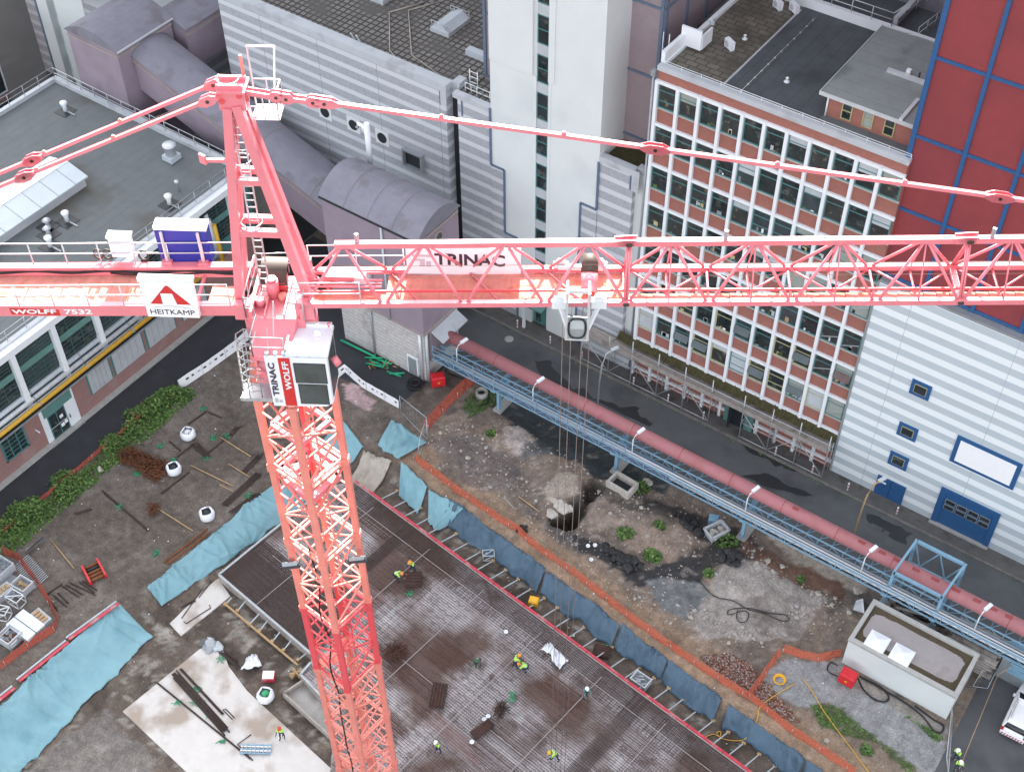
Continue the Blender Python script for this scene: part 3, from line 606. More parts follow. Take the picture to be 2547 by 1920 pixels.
ld.tube((-41.1, YF+2.2, 27.8), (-41.1, YF+2.2, 33), .04, 'metal_light', 6).tube((-40.6, YF+2.2, 27.8), (-40.6, YF+2.2, 33), .04, 'metal_light', 6); ld.build('cat_ladder', b)
# penthouse
ph = MB(); ph.box(-27.85, 75.95, 31.49, -20.95, 85, 33.35, 'brick'); ph = ph.build('penthouse', b)
pr = MB(); pr.box(-28.3, 75.6, 33.35, -20.95, 85.4, 33.55, 'felt_pent').box(-28.35, 75.55, 33.3, -28.3, 85.45, 33.6, 'metal_light').box(-28.3, 75.55, 33.3, -20.95, 75.6, 33.6, 'metal_light').box(-22.6, 75.6, 33.55, -22.35, 78.4, 33.72, 'metal_light').box(-25.6, 80.2, 33.55, -20.95, 80.5, 33.8, 'metal_light').box(-24.4, 80.6, 33.55, -24.1, 80.9, 34, 'white_paint').box(-23.5, 80.6, 33.55, -23.4, 80.7, 34.1, 'dark_gap'); pr.build('flat_roof', ph)
for i, x in enumerate((-26.3, -24.75, -23.2)):
    window(ph, x-.38, 31.85, x+.38, 33.2, 75.9, 'olive_frame', 'pane_dark' if i != 1 else 'blind', (.52,), .07, 'window')
pp = MB(); pp.tube((-27.75, 75.88, 31.5), (-27.75, 75.88, 33.3), .06, 'white_paint', 6).box(-27.9, 75.2, 31.5, -20.95, 75.95, 31.62, 'felt_grey'); pp.build('downpipe', b)
# rear wing and its parapet
rw = MB(); rw.box(-37, 87.6, 31.4, -20.9, 88.0, 32.25, 'white_paint').box(-34.5, 92.5, 31.4, -20.9, 98, 37, 'mauve_roof').box(-28.6, 88.3, 32, -28.2, 97, 32.6, 'coping'); rw = rw.build('rear_wing', b)
for x in (-33.6, -31.8, -30, -26.2, -24.4): window(rw, x, 32.4, x+1.4, 34.6, 92.46, 'white_paint', 'pane_dark', (.5,), .1)
rl = MB(); railing(rl, [(-36.5, 87.7, 32.25), (-28.4, 87.7, 32.25), (-27.6, 92.4, 32.25)], 'metal_light', 1.1, 1.7, .035); railing(rl, [(-26.5, 88.2, 31.5), (-26, 92, 31.5)], 'metal_light', 1.1, 1.5, .03); rl.build('rear_rail', rw)
# roof machines
def aircon(p, rz, label):
    t = thing('air_conditioner', label, 'air conditioner', p, rz, 'air conditioners on the brick roof', local=True)
    c = MB(); c.box(-.45, -.17, .12, .45, .17, .78, 'white_plastic').box(-.4, -.2, 0, -.32, .2, .12, 'metal_grey').box(.32, -.2, 0, .4, .2, .12, 'metal_grey'); c.build('casing', t)
    c = MB(); c.tube((-.12, -.2, .45), (-.12, -.17, .45), .25, 'grey_text', 14); c.build('fan_grille', t); return t
a_ = aircon(at('4', 40, 365, 31.46), rad(-30), 'white air conditioner standing alone mid roof on old mossy pavers')
dup(a_, at('4', 395, 70, 31.46), rad(-30), 'white air conditioner at top of mossy roof, left one of the pair'); dup(a_, at('4', 515, 95, 31.5), rad(-30), 'white air conditioner at the dark felt corner, right one of the pair')
for (px, lab) in (((155, 290), 'small dark roof fan on pale base in the old roof pavers'), ((465, 605), 'small white pipe vent standing on wet dark felt roof')):
    q_ = at('4', *px, 31.5); mb = MB(); mb.lathe(q_, [(.22, 0), (.22, .06), (.08, .08), (.08, .3), (.14, .32), (.05, .4)], 'white_paint', 10); solo(mb, 'roof_vent', lab, 'roof vent')
mb = MB(); q_ = at('3', 1980, 215, 31.46); mb.box(q_.x-.1, q_.y-.1, 31.46, q_.x+.1, q_.y+.1, 32, 'white_paint').box(q_.x-.2, q_.y-.3, 31.9, q_.x+.1, q_.y+.1, 32.05, 'white_paint'); solo(mb, 'roof_bracket', 'small white bracket by the left edge of the mossy roof', 'bracket')

# --- red and white power hall
b = thing('power_hall', 'power hall with white striped cladding below and dark red panels in blue frames above', 'power station', (-8, YF, 0))
w = MB(); w.box(-20.72, YF-.12, 0, 16, YF+26, 21.2, 'white_clad'); w.build('wall', b)
w = MB(); w.box(-20.75, YF-.16, 21.2, 16, YF+.5, 21.42, 'metal_grey'); w.build('ledge', b)
w = MB(); w.box(-21.15, YF+.5, 21.3, 16, YF+26, 60, 'red_panel'); w.build('upper_wall', b)
fr = MB()
for i in range(11): x = -21.1+i*3.5; fr.box(x-.14 if i else x-.2, YF+.36, 21.42, x+.14, YF+.5, 60, 'blue_frame')
for i in range(7): z = 21.6+5.95*i; fr.box(-21.3, YF+.4, z-.12, 16, YF+.49, z+.12, 'blue_frame')
fr.build('panel_frame', b)
cn = MB(); cn.box(-20.9, YF-.17, .12, -20.72, YF+.05, 21.2, 'metal_grey'); cn.build('corner_trim', b)
for (z0, z1) in ((12.25, 13.75), (7.55, 9.0), (4.05, 5.55)):
    f = MB(); f.box(-16.5, YF-.2, z0, -14.95, YF-.12, z1, 'blue_frame'); o = f.build('window', b)
    p = MB(); p.box(-16.22, YF-.24, z0+.32, -15.23, YF-.2, z1-.32, 'olive_frame').box(-16.17, YF-.26, z0+.37, -15.28, YF-.24, z1-.37, 'pane_dark'); p.build('pane', o)
f = MB(); f.box(-12.1, YF-.24, 7.4, -7.05, YF-.12, 10.3, 'blue_frame'); o = f.build('sign_frame', b); p = MB(); p.box(-11.75, YF-.28, 7.72, -7.4, YF-.24, 9.98, 'sign_white'); p.build('blank_sign', o)
f = MB(); f.box(-16.9, YF-.2, .12, -14.5, YF-.12, 2.3, 'blue_frame').box(-15.72, YF-.22, .14, -15.69, YF-.2, 2.25, 'dark_gap').box(-16.45, YF-.23, 1.62, -16.1, YF-.2, 1.78, 'white_paint'); f.build('double_door', b)
f = MB(); f.box(-11.95, YF-.22, .12, -11.5, YF-.12, 4.3, 'blue_frame').box(-7.6, YF-.22, .12, -7.15, YF-.12, 4.3, 'blue_frame').box(-11.5, YF-.22, 3.9, -7.6, YF-.12, 4.3, 'blue_frame').box(-11.5, YF-.15, .12, -7.6, YF-.12, 3.9, 'blue_frame'); o = f.build('roller_gate', b)
p = MB()
for r_ in (0, 1):
    for c_ in range(4): x = -11.35+c_*.94; z = 2.1+r_*.62; p.box(x, YF-.19, z, x+.84, YF-.15, z+.5, 'metal_grey').box(x+.05, YF-.2, z+.05, x+.79, YF-.19, z+.45, 'pane_dark')
p.build('gate_window', o)
p = MB(); p.box(-12, YF-.5, .12, -7.1, YF-.13, .2, 'concrete'); p.build('threshold', b)
# ------------------------------------------------------------------ workshop hall on the left (facade on x = -75.8, facing +x)
XF = -75.8
b = thing('workshop_hall', 'low flat roofed brick workshop with white pillars, green steel windows and grey roof', 'workshop', (-88, 46, 0))
w = MB(); w.box(-101, 10, 0, XF, 65.9, 4.75, 'brick_side').box(-101, 10, 4.75, XF-.45, 65.9, 11.2, 'green_frame'); w.build('wall', b)
w = MB(); w.box(-101, 10, 11.2, XF, 65.9, 11.45, 'felt_grey'); w.build('roof', b)
w = MB(); w.box(XF-.5, 10, 10.95, XF+.12, 65.9, 11.6, 'white_paint').box(XF-.95, 10, 11.45, XF-.5, 65.9, 11.75, 'coping').box(-101, 65.5, 11.45, XF-.5, 66, 11.85, 'coping').box(-101.05, 10, 11.45, -100.6, 65.5, 11.85, 'coping'); w.build('parapet', b)
ys_ = [14+4.1*i for i in range(13)]
for y in ys_: w = MB(); w.box(XF-.45, y-.24, 4.75, XF+.1, y+.24, 10.95, 'white_paint'); w.build('pillar', b)
for i, y in enumerate(ys_[:-1]):
    if y < 22: continue
    ya, yb = y+.24, y+4.1-.24
    f = MB(); X = XF-.42
    for (z0, z1) in ((6.7, 8.5), (9.15, 10.9)):
        for z in np.linspace(z0, z1, 6 if z0 > 9 else 5): f.box(X, ya, z-.022, X+.1, yb, z+.022, 'steel_green')
        for t in (0, .33, .66, 1): yy = ya+(yb-ya)*t; f.box(X, yy-.03, z0, X+.11, yy+.03, z1, 'steel_green')
    f.box(X, ya, 8.5, X+.13, yb, 9.15, 'sea_green')
    o = f.build('steel_window', b); p = MB(); p.box(X-.02, ya, 6.4, X+.02, yb, 10.95, 'pane_dark' if i % 2 else 'glass_sky'); p.build('pane', o)
# ledge with pipes
w = MB(); w.box(XF-.4, 10, 4.75, XF+.75, 58, 4.95, 'metal_grey').box(XF+.55, 10, 4.95, XF+.75, 55, 5.1, 'dark_gap'); w.build('pipe_ledge', b)
for nm, xo, zz, r_, k in (('gas_pipe', .62, 5.4, .2, 'yellow_pipe'), ('steam_pipe', .02, 5.7, .22, 'metal_light'), ('steam_pipe', -.28, 6.2, .24, 'roof_panel'), ('steam_pipe', .32, 5.35, .12, 'roof_panel')):
    p = MB(); p.tube((XF+xo, 10, zz), (XF+xo, 60.5, zz), r_, k, 10); p.tube((XF+xo, 60.5, zz), (XF+xo-.2, 60.5, zz+4), r_, k, 10)
    for i in range(10): p.tube((XF+xo, 13+i*5.2, zz), (XF+xo, 13.12+i*5.2, zz), r_+.03, 'metal_grey', 10)
    p.build(nm, b)
for (y0, y1, z0, z1) in ((44.25, 46.55, 1.65, 4.05), (47.05, 50.4, 1.65, 4.05), (51, 54.2, 1.65, 4.05), (55.2, 58.2, 1.65, 4.05)):
    f = MB(); f.box(XF, y0-.14, z0-.02, XF+.06, y1+.14, z1+.16, 'green_frame'); o = f.build('gate_frame', b)
    p = MB(); n_ = 5
    for i in range(n_): a_ = y0+(y1-y0)*i/n_; p.box(XF+.06, a_+.015, z0, XF+.1, a_+(y1-y0)/n_-.015, z1, 'metal_light')
    p.build('grey_panel', o)
f = MB(); f.box(XF, 38.95, .12, XF+.05, 42.5, 4.15, 'white_paint').box(XF+.05, 39.25, 3.0, XF+.09, 42.3, 4.0, 'sea_green'); f = f.build('door_surround', b)
d = MB(); d.box(XF+.05, 39.5, .2, XF+.11, 41.3, 2.95, 'green_frame').box(XF+.11, 39.6, .3, XF+.125, 40.35, 2.85, 'pane_dark').box(XF+.11, 40.45, .3, XF+.125, 41.2, 2.85, 'pane_dark').box(XF+.11, 39.5, 1.45, XF+.14, 41.3, 1.52, 'metal_light').box(XF+.126, 40.6, 1.9, XF+.13, 40.95, 2.25, 'sign_white').box(XF+.126, 40.5, .9, XF+.13, 40.85, 1.3, 'sign_white').box(XF+.126, 40.9, 1.0, XF+.13, 41.2, 1.4, 'sign_white'); d.build('glass_door', f)
d = MB(); d.box(XF+.05, 41.35, .2, XF+.1, 42.4, 2.95, 'white_paint').box(XF+.1, 41.5, 1.2, XF+.16, 41.58, 1.6, 'dark_gap'); d.build('white_door', f)
d = MB(); d.box(XF, 38.9, 0, XF+.55, 42.5, .16, 'concrete'); d.build('door_step', b)
d = MB(); d.box(XF, 38.2, 2.5, XF+.5, 38.3, 2.62, 'white_paint'); d.build('wall_lamp', b)
for (y0, y1) in ((34.9, 37.3), (30.6, 33.2), (26.4, 29)):
    f = MB(); X = XF+.0; f.box(X, y0, 1.6, X+.06, y0+.15, 4.1, 'green_frame').box(X, y1-.15, 1.6, X+.06, y1, 4.1, 'green_frame').box(X, y0, 1.6, X+.06, y1, 1.75, 'green_frame').box(X, y0, 3.95, X+.06, y1, 4.1, 'green_frame')
    for z in (2.2, 2.65, 3.1, 3.55): f.box(X, y0, z-.03, X+.055, y1, z+.03, 'green_frame')
    for t in (.33, .66): f.box(X, y0+(y1-y0)*t-.04, 1.6, X+.058, y0+(y1-y0)*t+.04, 4.1, 'green_frame')
    o = f.build('low_window', b); p = MB(); p.box(X+.005, y0+.1, 1.7, X+.02, y1-.1, 4.0, 'pane_dark'); p.build('pane', o)
rl = MB(); railing(rl, [(XF-.75, 24, 11.75), (XF-.75, 65.7, 11.75), (-100.8, 65.7, 11.85), (-100.8, 40, 11.85)], 'galv', 1.1, 1.9, .035); rl.build('roof_rail', b)
mo = MB(); mo.box(-90.6, 20, 11.45, -86.3, 56.3, 12.4, 'metal_light'); mo = mo.build('roof_monitor', b)
p = MB(); p.extr([(-90.9, 12.4), (-86, 12.4), (-86, 12.55), (-88.4, 13.15), (-90.9, 12.55)], 1, 19.9, 56.5, 'roof_panel')
for i in range(19): p.beam((-88.4, 20+i*1.95, 13.17), (-85.99, 20+i*1.95, 12.57), .06, .03, 'metal_grey')
p.box(-88.5, 19.9, 13.12, -88.3, 56.5, 13.2, 'white_paint'); p.build('monitor_roof', mo)
for (px, kind, lab) in ((('1', 1480, 1370), 2, 'b'), (('1', 565, 960), 1, 'x'), (('5', 580, 385), 1, 'x'), (('5', 1460, 240), 1, 'x'), (('5', 415, 430), 3, 'x'), (('5', 420, 500), 3, 'x'), (('5', 435, 600), 1, 'x'), (('5', 1535, 120), 0, 'x')):
    q_ = at(*px, 11.45); v = MB()
    if kind: v.box(q_.x-.75, q_.y-.75, 11.45, q_.x+.75, q_.y+.75, 11.5, 'dark_gap' if kind != 2 else 'felt_grey')
    if kind == 2: v.box(q_.x-.6, q_.y-.6, 11.5, q_.x+.6, q_.y+.6, 12.0, 'roof_panel').lathe((q_.x, q_.y, 12), [(.5, 0), (.5, .9), (.62, .92), (.62, 1.1), (.3, 1.2)], 'metal_light', 16)
    elif kind == 1: v.lathe((q_.x, q_.y, 11.5), [(.2, 0), (.2, .5), (.34, .9), (.34, 1.0)], 'white_paint', 12).box(q_.x+.2, q_.y-.06, 11.5, q_.x+1.3, q_.y+.06, 11.6, 'metal_grey')
    elif kind == 3: v.lathe((q_.x, q_.y, 11.5), [(.3, 0), (.12, .45), (.12, .6), (.4, .68), (.1, .9)], 'metal_light', 12)
    else: v.lathe((q_.x, q_.y, 11.45), [(.12, 0), (.12, .9), (.2, .92), (.2, 1.1)], 'metal_light', 10)
    v.build('roof_vent', b)

# ------------------------------------------------------------------ mauve conveyor structures
def barrel(mb, axis, a0, a1, c0, c1, z, rise, k, n=10, over=.15):
    prof = [(c0-over, z-.02)]
    for i in range(n+1): t = i/n; prof.append((c0-over+(c1-c0+2*over)*t, z+rise*math.sin(math.pi*t)**.8+.05))
    prof.append((c1+over, z-.02)); mb.extr(prof[::-1] if axis == 0 else prof, axis, a0-over, a1+over, k)
b = thing('conveyor_tower', 'mauve rendered conveyor tower with arched roof behind the grey workshop roof', 'tower', (-95, 70, 0))
w = MB(); w.box(-98.1, 66.6, 0, -91.5, 73.4, 17.7, 'mauve'); w.build('wall', b)
w = MB(); w.box(-98.16, 66.54, 17.0, -91.44, 73.46, 17.2, 'trim_beige'); w.build('trim', b)
w = MB(); barrel(w, 1, 66.6, 73.4, -98.1, -91.5, 17.7, 1.1, 'mauve_roof'); w.box(-91.3, 66.5, 17.6, -91.2, 73.5, 17.75, 'metal_light'); w.build('roof', b)
b = thing('conveyor_bridge', 'mauve conveyor bridge running back from the tower above a dark striped wall', 'conveyor bridge', (-91, 86, 0))
w = MB(); w.box(-94.4, 73.6, 12.5, -90.0, 104, 16.8, 'mauve'); w.build('wall', b)
w = MB(); barrel(w, 1, 73.7, 103.5, -94.4, -90, 16.8, .7, 'mauve_roof'); w.build('roof', b); w = MB(); w.box(-90, 73.6, 16.1, -89.95, 104, 16.35, 'trim_beige'); w.build('trim', b)
b = thing('rear_building', 'dark striped block wall behind the mauve conveyor tower, in the narrow yard', 'building', (-97, 88, 0))
w = MB(); w.box(-108, 76, 0, -91.2, 104, 12.4, 'dim_block'); w.build('wall', b)
def sheared(mb, x0, x1, y0, y1, za, zb, h, k):
    return mb.add([(x0,y0,za),(x1,y0,zb),(x1,y1,zb),(x0,y1,za),(x0,y0,za+h),(x1,y0,zb+h),(x1,y1,zb+h),(x0,y1,za+h)], [(3,2,1,0),(4,5,6,7),(0,1,5,4),(1,2,6,5),(2,3,7,6),(3,0,4,7)], k)
b = thing('conveyor_gallery', 'sloping mauve conveyor gallery between the conveyor tower and the transfer house', 'conveyor gallery', (-78, 69, 0))
GA, GB, ga, gb = -91.45, -63.9, 16.5, 7.4
w = MB(); sheared(w, GA, GB, 68.2, 72.4, ga-3.7, gb-3.7, 3.7, 'mauve'); w.build('wall', b)
w = MB(); sheared(w, GA, GB, 68.13, 68.2, ga-.75, gb-.75, .22, 'trim_beige'); w.build('trim', b)
w = MB(); n_ = 10
P_ = [[(x, 68.05+4.5*j/n_, z+.02+.8*math.sin(math.pi*j/n_)**.8) for j in range(n_+1)] for x, z in ((GA, ga), (GB, gb))]
w.grid(P_[::-1], 'mauve_roof')
for t in (.28, .52, .75): x = GA+(GB-GA)*t; z = ga+(gb-ga)*t; w.path([(x, 68.05+4.5*j/n_, z+.04+.8*math.sin(math.pi*j/n_)**.8) for j in range(n_+1)], .04, 'trim_beige', 4)
w.build('roof', b)
w = MB(); w.box(-80, 69, 0, -79, 71.5, 8, 'concrete'); w.build('support', b)
b = thing('transfer_house', 'mauve transfer house with arched stained roof on a pale striped block base', 'transfer house', (-59, 65.5, 0))
w = MB(); w.box(-64, 62.75, 6.0, -54.0, 68.1, 16.5, 'mauve'); w.build('wall', b)
w = MB(); w.box(-63.6, 63.05, 0, -54.3, 67.8, 6.0, 'pier_block'); w.build('base', b)
w = MB(); barrel(w, 0, -64, -54, 62.75, 68.1, 16.5, 1.5, 'mauve_roof')
for i in range(3): x = -61.5+i*2.5; w.path([(x, 62.6+5.65*j/10, 16.58+1.5*math.sin(math.pi*j/10)**.8) for j in range(11)], .012, 'mauve_roof', 4)
w.build('roof', b)
w = MB(); w.box(-64.1, 62.55, 16.3, -53.9, 62.7, 16.5, 'dark_gap').box(-53.98, 62.8, 16.05, -53.9, 68, 16.25, 'trim_beige').box(-64.05, 62.68, 5.9, -53.95, 62.75, 6.15, 'trim_beige').box(-54, 62.7, 5.9, -53.93, 68.1, 6.15, 'trim_beige'); w.parts('gutter', b)
w = MB(); w.tube((-54.0, 65.4, 15.2), (-53.9, 65.4, 15.2), .5, 'trim_beige', 16).tube((-53.95, 65.4, 15.2), (-53.86, 65.4, 15.2), .36, 'pane_dark', 16); w.build('round_window', b)
w = MB(); w.tube((-57.6, 62.6, 6), (-57.6, 62.6, 16.3), .09, 'roof_panel', 8).tube((-60, 62.9, 0), (-60, 62.9, 6), .09, 'metal_grey', 8).tube((-54.6, 62.85, 0), (-54.6, 62.85, 6), .14, 'metal_light', 8).tube((-54.15, 63.2, 0), (-54.15, 63.2, 6), .14, 'roof_panel', 8); w.build('downpipe', b)
w = MB(); w.box(-56.3, 62.95, .1, -55.1, 63.05, 2.3, 'white_paint').box(-56.15, 62.92, .1, -55.25, 62.95, 2.15, 'metal_grey'); w.build('door', b)
w = MB(); w.box(-60.1, 66.6, 9.6, -59.1, 62.6, 11, 'mauve_panel').box(-60.0, 62.5, 9.8, -59.2, 62.6, 10.8, 'pale_blind'); w.build('hatch', b)
w = MB(); w.tube((-63.3, 68.3, 16.5), (-63.3, 68.3, 20.6), .25, 'white_paint', 12); w.path([(-63.45, 68.3, 19.6), (-63.8, 68.3, 20.2), (-64.2, 68.3, 20.2), (-64.35, 68.3, 19.8)], .17, 'white_paint', 10); w.build('vent_pipe', b)
w = MB(); w.box(-54.25, 63.6, 2.2, -53.95, 67.2, 5.9, 'mauve_panel'); w.build('outlet_panel', b); w = MB(); w.add([(-53.95, 63.7, 5.6), (-53.95, 67.2, 5.6), (-52.7, 67.2, 5.0), (-52.7, 63.7, 5.0), (-53.95, 63.7, 5.7), (-53.95, 67.2, 5.7), (-52.7, 67.2, 5.1), (-52.7, 63.7, 5.1)], [(0, 1, 2, 3), (7, 6, 5, 4), (0, 4, 5, 1), (1, 5, 6, 2), (2, 6, 7, 3), (3, 7, 4, 0)], 'coping'); w.build('outlet_hood', b)

b = thing('far_stair_tower', 'distant white stair tower with grey striped side at top left of the yard', 'tower', (-114, 79, 0))
w = MB(); w.box(-118.3, 76.3, 0, -115.9, 86, 34, 'dim_block'); w.build('striped_wall', b)
w = MB(); w.box(-115.9, 76.0, 0, -114.2, 86, 34, 'white_render').box(-113.0, 76.1, 0, -108.2, 86, 34, 'white_render').box(-114.2, 76.8, 0, -113.0, 86, 34, 'white_render'); w.build('wall', b)
w = MB(); w.box(-116.25, 75.98, 0, -115.95, 76.3, 34, 'slate_blue'); w.build('blue_trim', b)
for i in range(8):
    f = MB(); f.box(-113.95, 76.7, 1.3+i*3.4, -113.2, 76.8, 3.6+i*3.4, 'green_frame'); o = f.build('slot_window', b); f = MB(); f.box(-113.8, 76.66, 1.5+i*3.4, -113.3, 76.7, 3.4+i*3.4, 'pane_dark'); f.build('pane', o)
b = thing('corner_house', 'brick building corner with white window bays at the left edge of the dark yard', 'building', (-128, 52, 0))
w = MB(); w.box(-140, 44, 0, -117.5, 70.6, 11, 'brick_side'); w.build('wall', b)
for i in range(3):
    f = MB(); f.box(-117.5, 53.6+i*5.8, .9, -117.4, 58.9+i*5.8, 5.0, 'white_paint'); o = f.build('window', b); f = MB()
    for j in range(4): f.box(-117.4, 53.9+i*5.8+j*1.25, 1.2, -117.35, 54.9+i*5.8+j*1.25, 4.7, 'pane_dark')
    f.build('pane', o)

# ------------------------------------------------------------------ pipe bridge along the street
b = thing('pipe_bridge', 'light blue steel lattice pipe bridge carrying a thick pink pipe beside the street', 'pipe bridge', (-24, 64.5, 0))
p = MB(); p.tube((-53.2, 64.95, 4.75), (14, 64.95, 4.75), .54, 'pink_pipe', 20)
for i in range(15): x = -52.5+i*4.5; p.tube((x, 64.95, 4.75), (x+.05, 64.95, 4.75), .55, 'pink_pipe_worn', 20)
p.build('main_pipe', b)
p = MB(); q = random.Random(4)
for x in [-20, -14.5, -12.9, -11.7, -10.2, -8.7, -7.1, -5.5, -4.3, -3.1, -1.6, 0, 1.5]:
    Pq = [[(x+(.28+.0*j)*math.cos(t_)*q.uniform(.8, 1.2), 64.95-(.55)*math.sin(-.1+.5*j), 4.75+.556*math.cos(-.1+.5*j)) for t_ in (math.pi, 0)] for j in (0, .5, 1)]
    p.grid(Pq, 'pink_pipe_worn')
p.parts('worn_paint', b)
tr = MB(); ya, yb, zl, zh = 63.05, 64.25, 3.25, 3.95
for y in (ya, yb):
    for z in (zl, zh): tr.beam((-53.5, y, z), (14, y, z), .085, .085, 'sky_blue_steel')
    for i in range(32):
        x = -53.3+i*2.1; tr.beam((x, y, zl), (x, y, zh), .05, .05, 'sky_blue_steel'); tr.beam((x, y, zl), (x+1.05, y, zh), .035, .035, 'sky_blue_steel'); tr.beam((x+1.05, y, zh), (x+2.1, y, zl), .035, .035, 'sky_blue_steel')
for i in range(64): x = -53.3+i*1.05; tr.beam((x, ya, zl), (x, yb, zl), .045, .045, 'sky_blue_steel'); tr.beam((x, yb, zl), (x, 65.5, zl+.1), .045, .045, 'sky_blue_steel'); tr.beam((x, yb, zh), (x+.5, 65.3, zl+.2), .05, .05, 'sky_blue_steel')
tr.build('lattice_girder', b)
dk = MB(); dk.box(-53.5, ya+.12, 3.3, -30, yb-.12, 3.33, 'slate_blue').box(-30, ya+.12, 3.3, 14, yb-.12, 3.33, 'dark_gap'); dk.build('walkway', b)
for y, z, r_, k in ((63.25, 3.5, .09, 'metal_light'), (63.5, 3.5, .08, 'sky_blue_steel'), (63.75, 3.52, .1, 'metal_light'), (64.0, 3.5, .07, 'metal_grey'), (63.2, 3.95, .05, 'metal_light')):
    p = MB(); p.tube((-30 if y > 63.22 and y != 63.75 else -53, y, z), (14, y, z), r_, k, 8); p.build('small_pipe', b)
rl = MB(); railing(rl, [(-53.4, ya, zh), (-34, ya, zh)], 'sky_blue_steel', .95, 2.2, .035); rl.build('handrail', b)
for x in (-47.1, -35.2, -23.4, -11.5, -7.7, 3.5):
    s_ = MB()
    for y in (63.9, 65.2): s_.beam((x, y, 0), (x, y, 3.25), .26, .26, 'sky_blue_steel')
    s_.beam((x, 63.9, .8), (x, 65.2, 2.6), .1, .1, 'sky_blue_steel').beam((x, 65.2, .8), (x, 63.9, 2.6), .1, .1, 'sky_blue_steel').box(x-.2, 63, 3.05, x+.2, 65.5, 3.23, 'sky_blue_steel'); o = s_.build('support', b)
    f = MB(); f.box(x-.4, 63.55, -.2, x+.4, 65.6, .22, 'concrete'); f.build('footing', o)
pf = MB(); B4 = [(-11.4, 63.55), (-7.65, 63.55)]; T4 = [(-11.2, 66.9), (-7.4, 66.9)]
for (x, y) in B4: pf.beam((x, y, 3), (x, y, 5.6), .2, .2, 'sky_blue_steel')
for (x, y) in T4: pf.beam((x, y, 0), (x, y, 5.9), .22, .22, 'sky_blue_steel')
for i in (0, 1): pf.beam((*B4[i], 5.6), (*T4[i], 5.9), .16, .16, 'sky_blue_steel')
pf.beam((*B4[0], 5.5), (*B4[1], 5.5), .2, .2, 'sky_blue_steel').beam((*T4[0], 5.8), (*T4[1], 5.8), .24, .2, 'sky_blue_steel').beam((-11.2, 66.9, 5.7), (-10.4, 66.9, 3.2), .09, .09, 'sky_blue_steel').beam((-10.4, 66.9, 3.2), (-9.3, 66.9, 5.7), .09, .09, 'sky_blue_steel').beam((-9.3, 66.9, 5.7), (-8.4, 66.9, 3.2), .09, .09, 'sky_blue_steel').beam((-8.4, 66.9, 3.2), (-7.4, 66.9, 5.7), .09, .09, 'sky_blue_steel').beam((-11.2, 66.9, 3.2), (-7.4, 66.9, 3.2), .1, .1, 'sky_blue_steel')
pf.build('portal_frame', b)
def pipe_lamp(x, label):
    t = thing('walkway_lamp', label, 'lamp', (x, 63.2, 4.15), 0, 'lamps along the pipe bridge', local=True)
    m_ = MB(); m_.path([(0, 0, 0), (0, 0, 1.7), (.05, .25, 2.0), (.12, .55, 2.1)], .045, 'white_paint', 6); m_.build('post', t)
    m_ = MB(); m_.beam((.1, .5, 2.1), (.3, 1.15, 2.2), .26, .16, 'white_paint'); m_.build('lamp_head', t); return t
l0 = pipe_lamp(-43.1, 'white curved lamp second from the transfer house on the blue pipe bridge')
for x, lab in ((-50.9, 'white curved lamp at the transfer house end of the pipe bridge'), (-33.5, 'white curved lamp on the pipe bridge above the concrete box'), (-23.3, 'white curved lamp on the pipe bridge opposite the brick office'), (-13.6, 'white curved lamp on the pipe bridge just left of portal frame'), (-4.8, 'white curved lamp on the pipe bridge just right of portal frame')): dup(l0, (x, 63.2, 4.15), label=lab)
# street lamps, bollards
def street_lamp(p, k, label, h=6.6, lean=(.5, 1.0)):
    t = thing('street_lamp', label, 'street lamp', p, 0, 'street lamps beside the road', local=True)
    m_ = MB(); m_.path([(0, 0, 0), (.02, .02, h*.5), (.08, .15, h*.8), (lean[0]*.5, lean[1]*.5, h*.97), (lean[0], lean[1], h)], .075, k, 7); m_.build('post', t)
    m_ = MB(); m_.beam((lean[0]*.9, lean[1]*.9, h), (lean[0]*1.5, lean[1]*1.5, h+.08), .3, .14, 'metal_light'); m_.build('lamp_head', t)
street_lamp((-40.3, 69.0, 0), 'galv', 'pale street lamp by the wet patch near the scaffold'); street_lamp((-16.2, 68.9, 0), 'timber', 'rusty tan street lamp in front of the blue double door')
def bollard(x, label):
    t = thing('bollard', label, 'bollard', (x, 73.05, .12), 0, 'red and white bollards along the pavement', local=True)
    m_ = MB(); m_.lathe((0, 0, 0), [(.075, 0), (.075, .85), (.05, .92)], 'white_paint', 10); m_.build('post', t)
    m_ = MB(); m_.lathe((0, 0, .3), [(.078, 0), (.078, .12)], 'signal_red', 10).lathe((0, 0, .62), [(.078, 0), (.078, .14)], 'signal_red', 10); m_.build('red_band', t); return t
bl = None
for x, lab in ((-51.6, 'by the tower entrance canopy'), (-48.0, 'in front of the blue tower door'), (-44.6, 'beside the grey block wall'), (-39.2, 'at the left end of the scaffold'), (-35.7, 'under the third bay of the scaffold'), (-32.2, 'left of the office entrance'), (-25.3, 'under the scaffold right of the entrance'), (-21.9, 'under the last bay of the scaffold'), (-18.7, 'left of the blue double door'), (-14.4, 'between the double door and the blue roller gate')):
    lab = 'red and white bollard '+lab
    if bl is None: bl = bollard(x, lab)
    else: dup(bl, (x, 73.05, .12), label=lab)

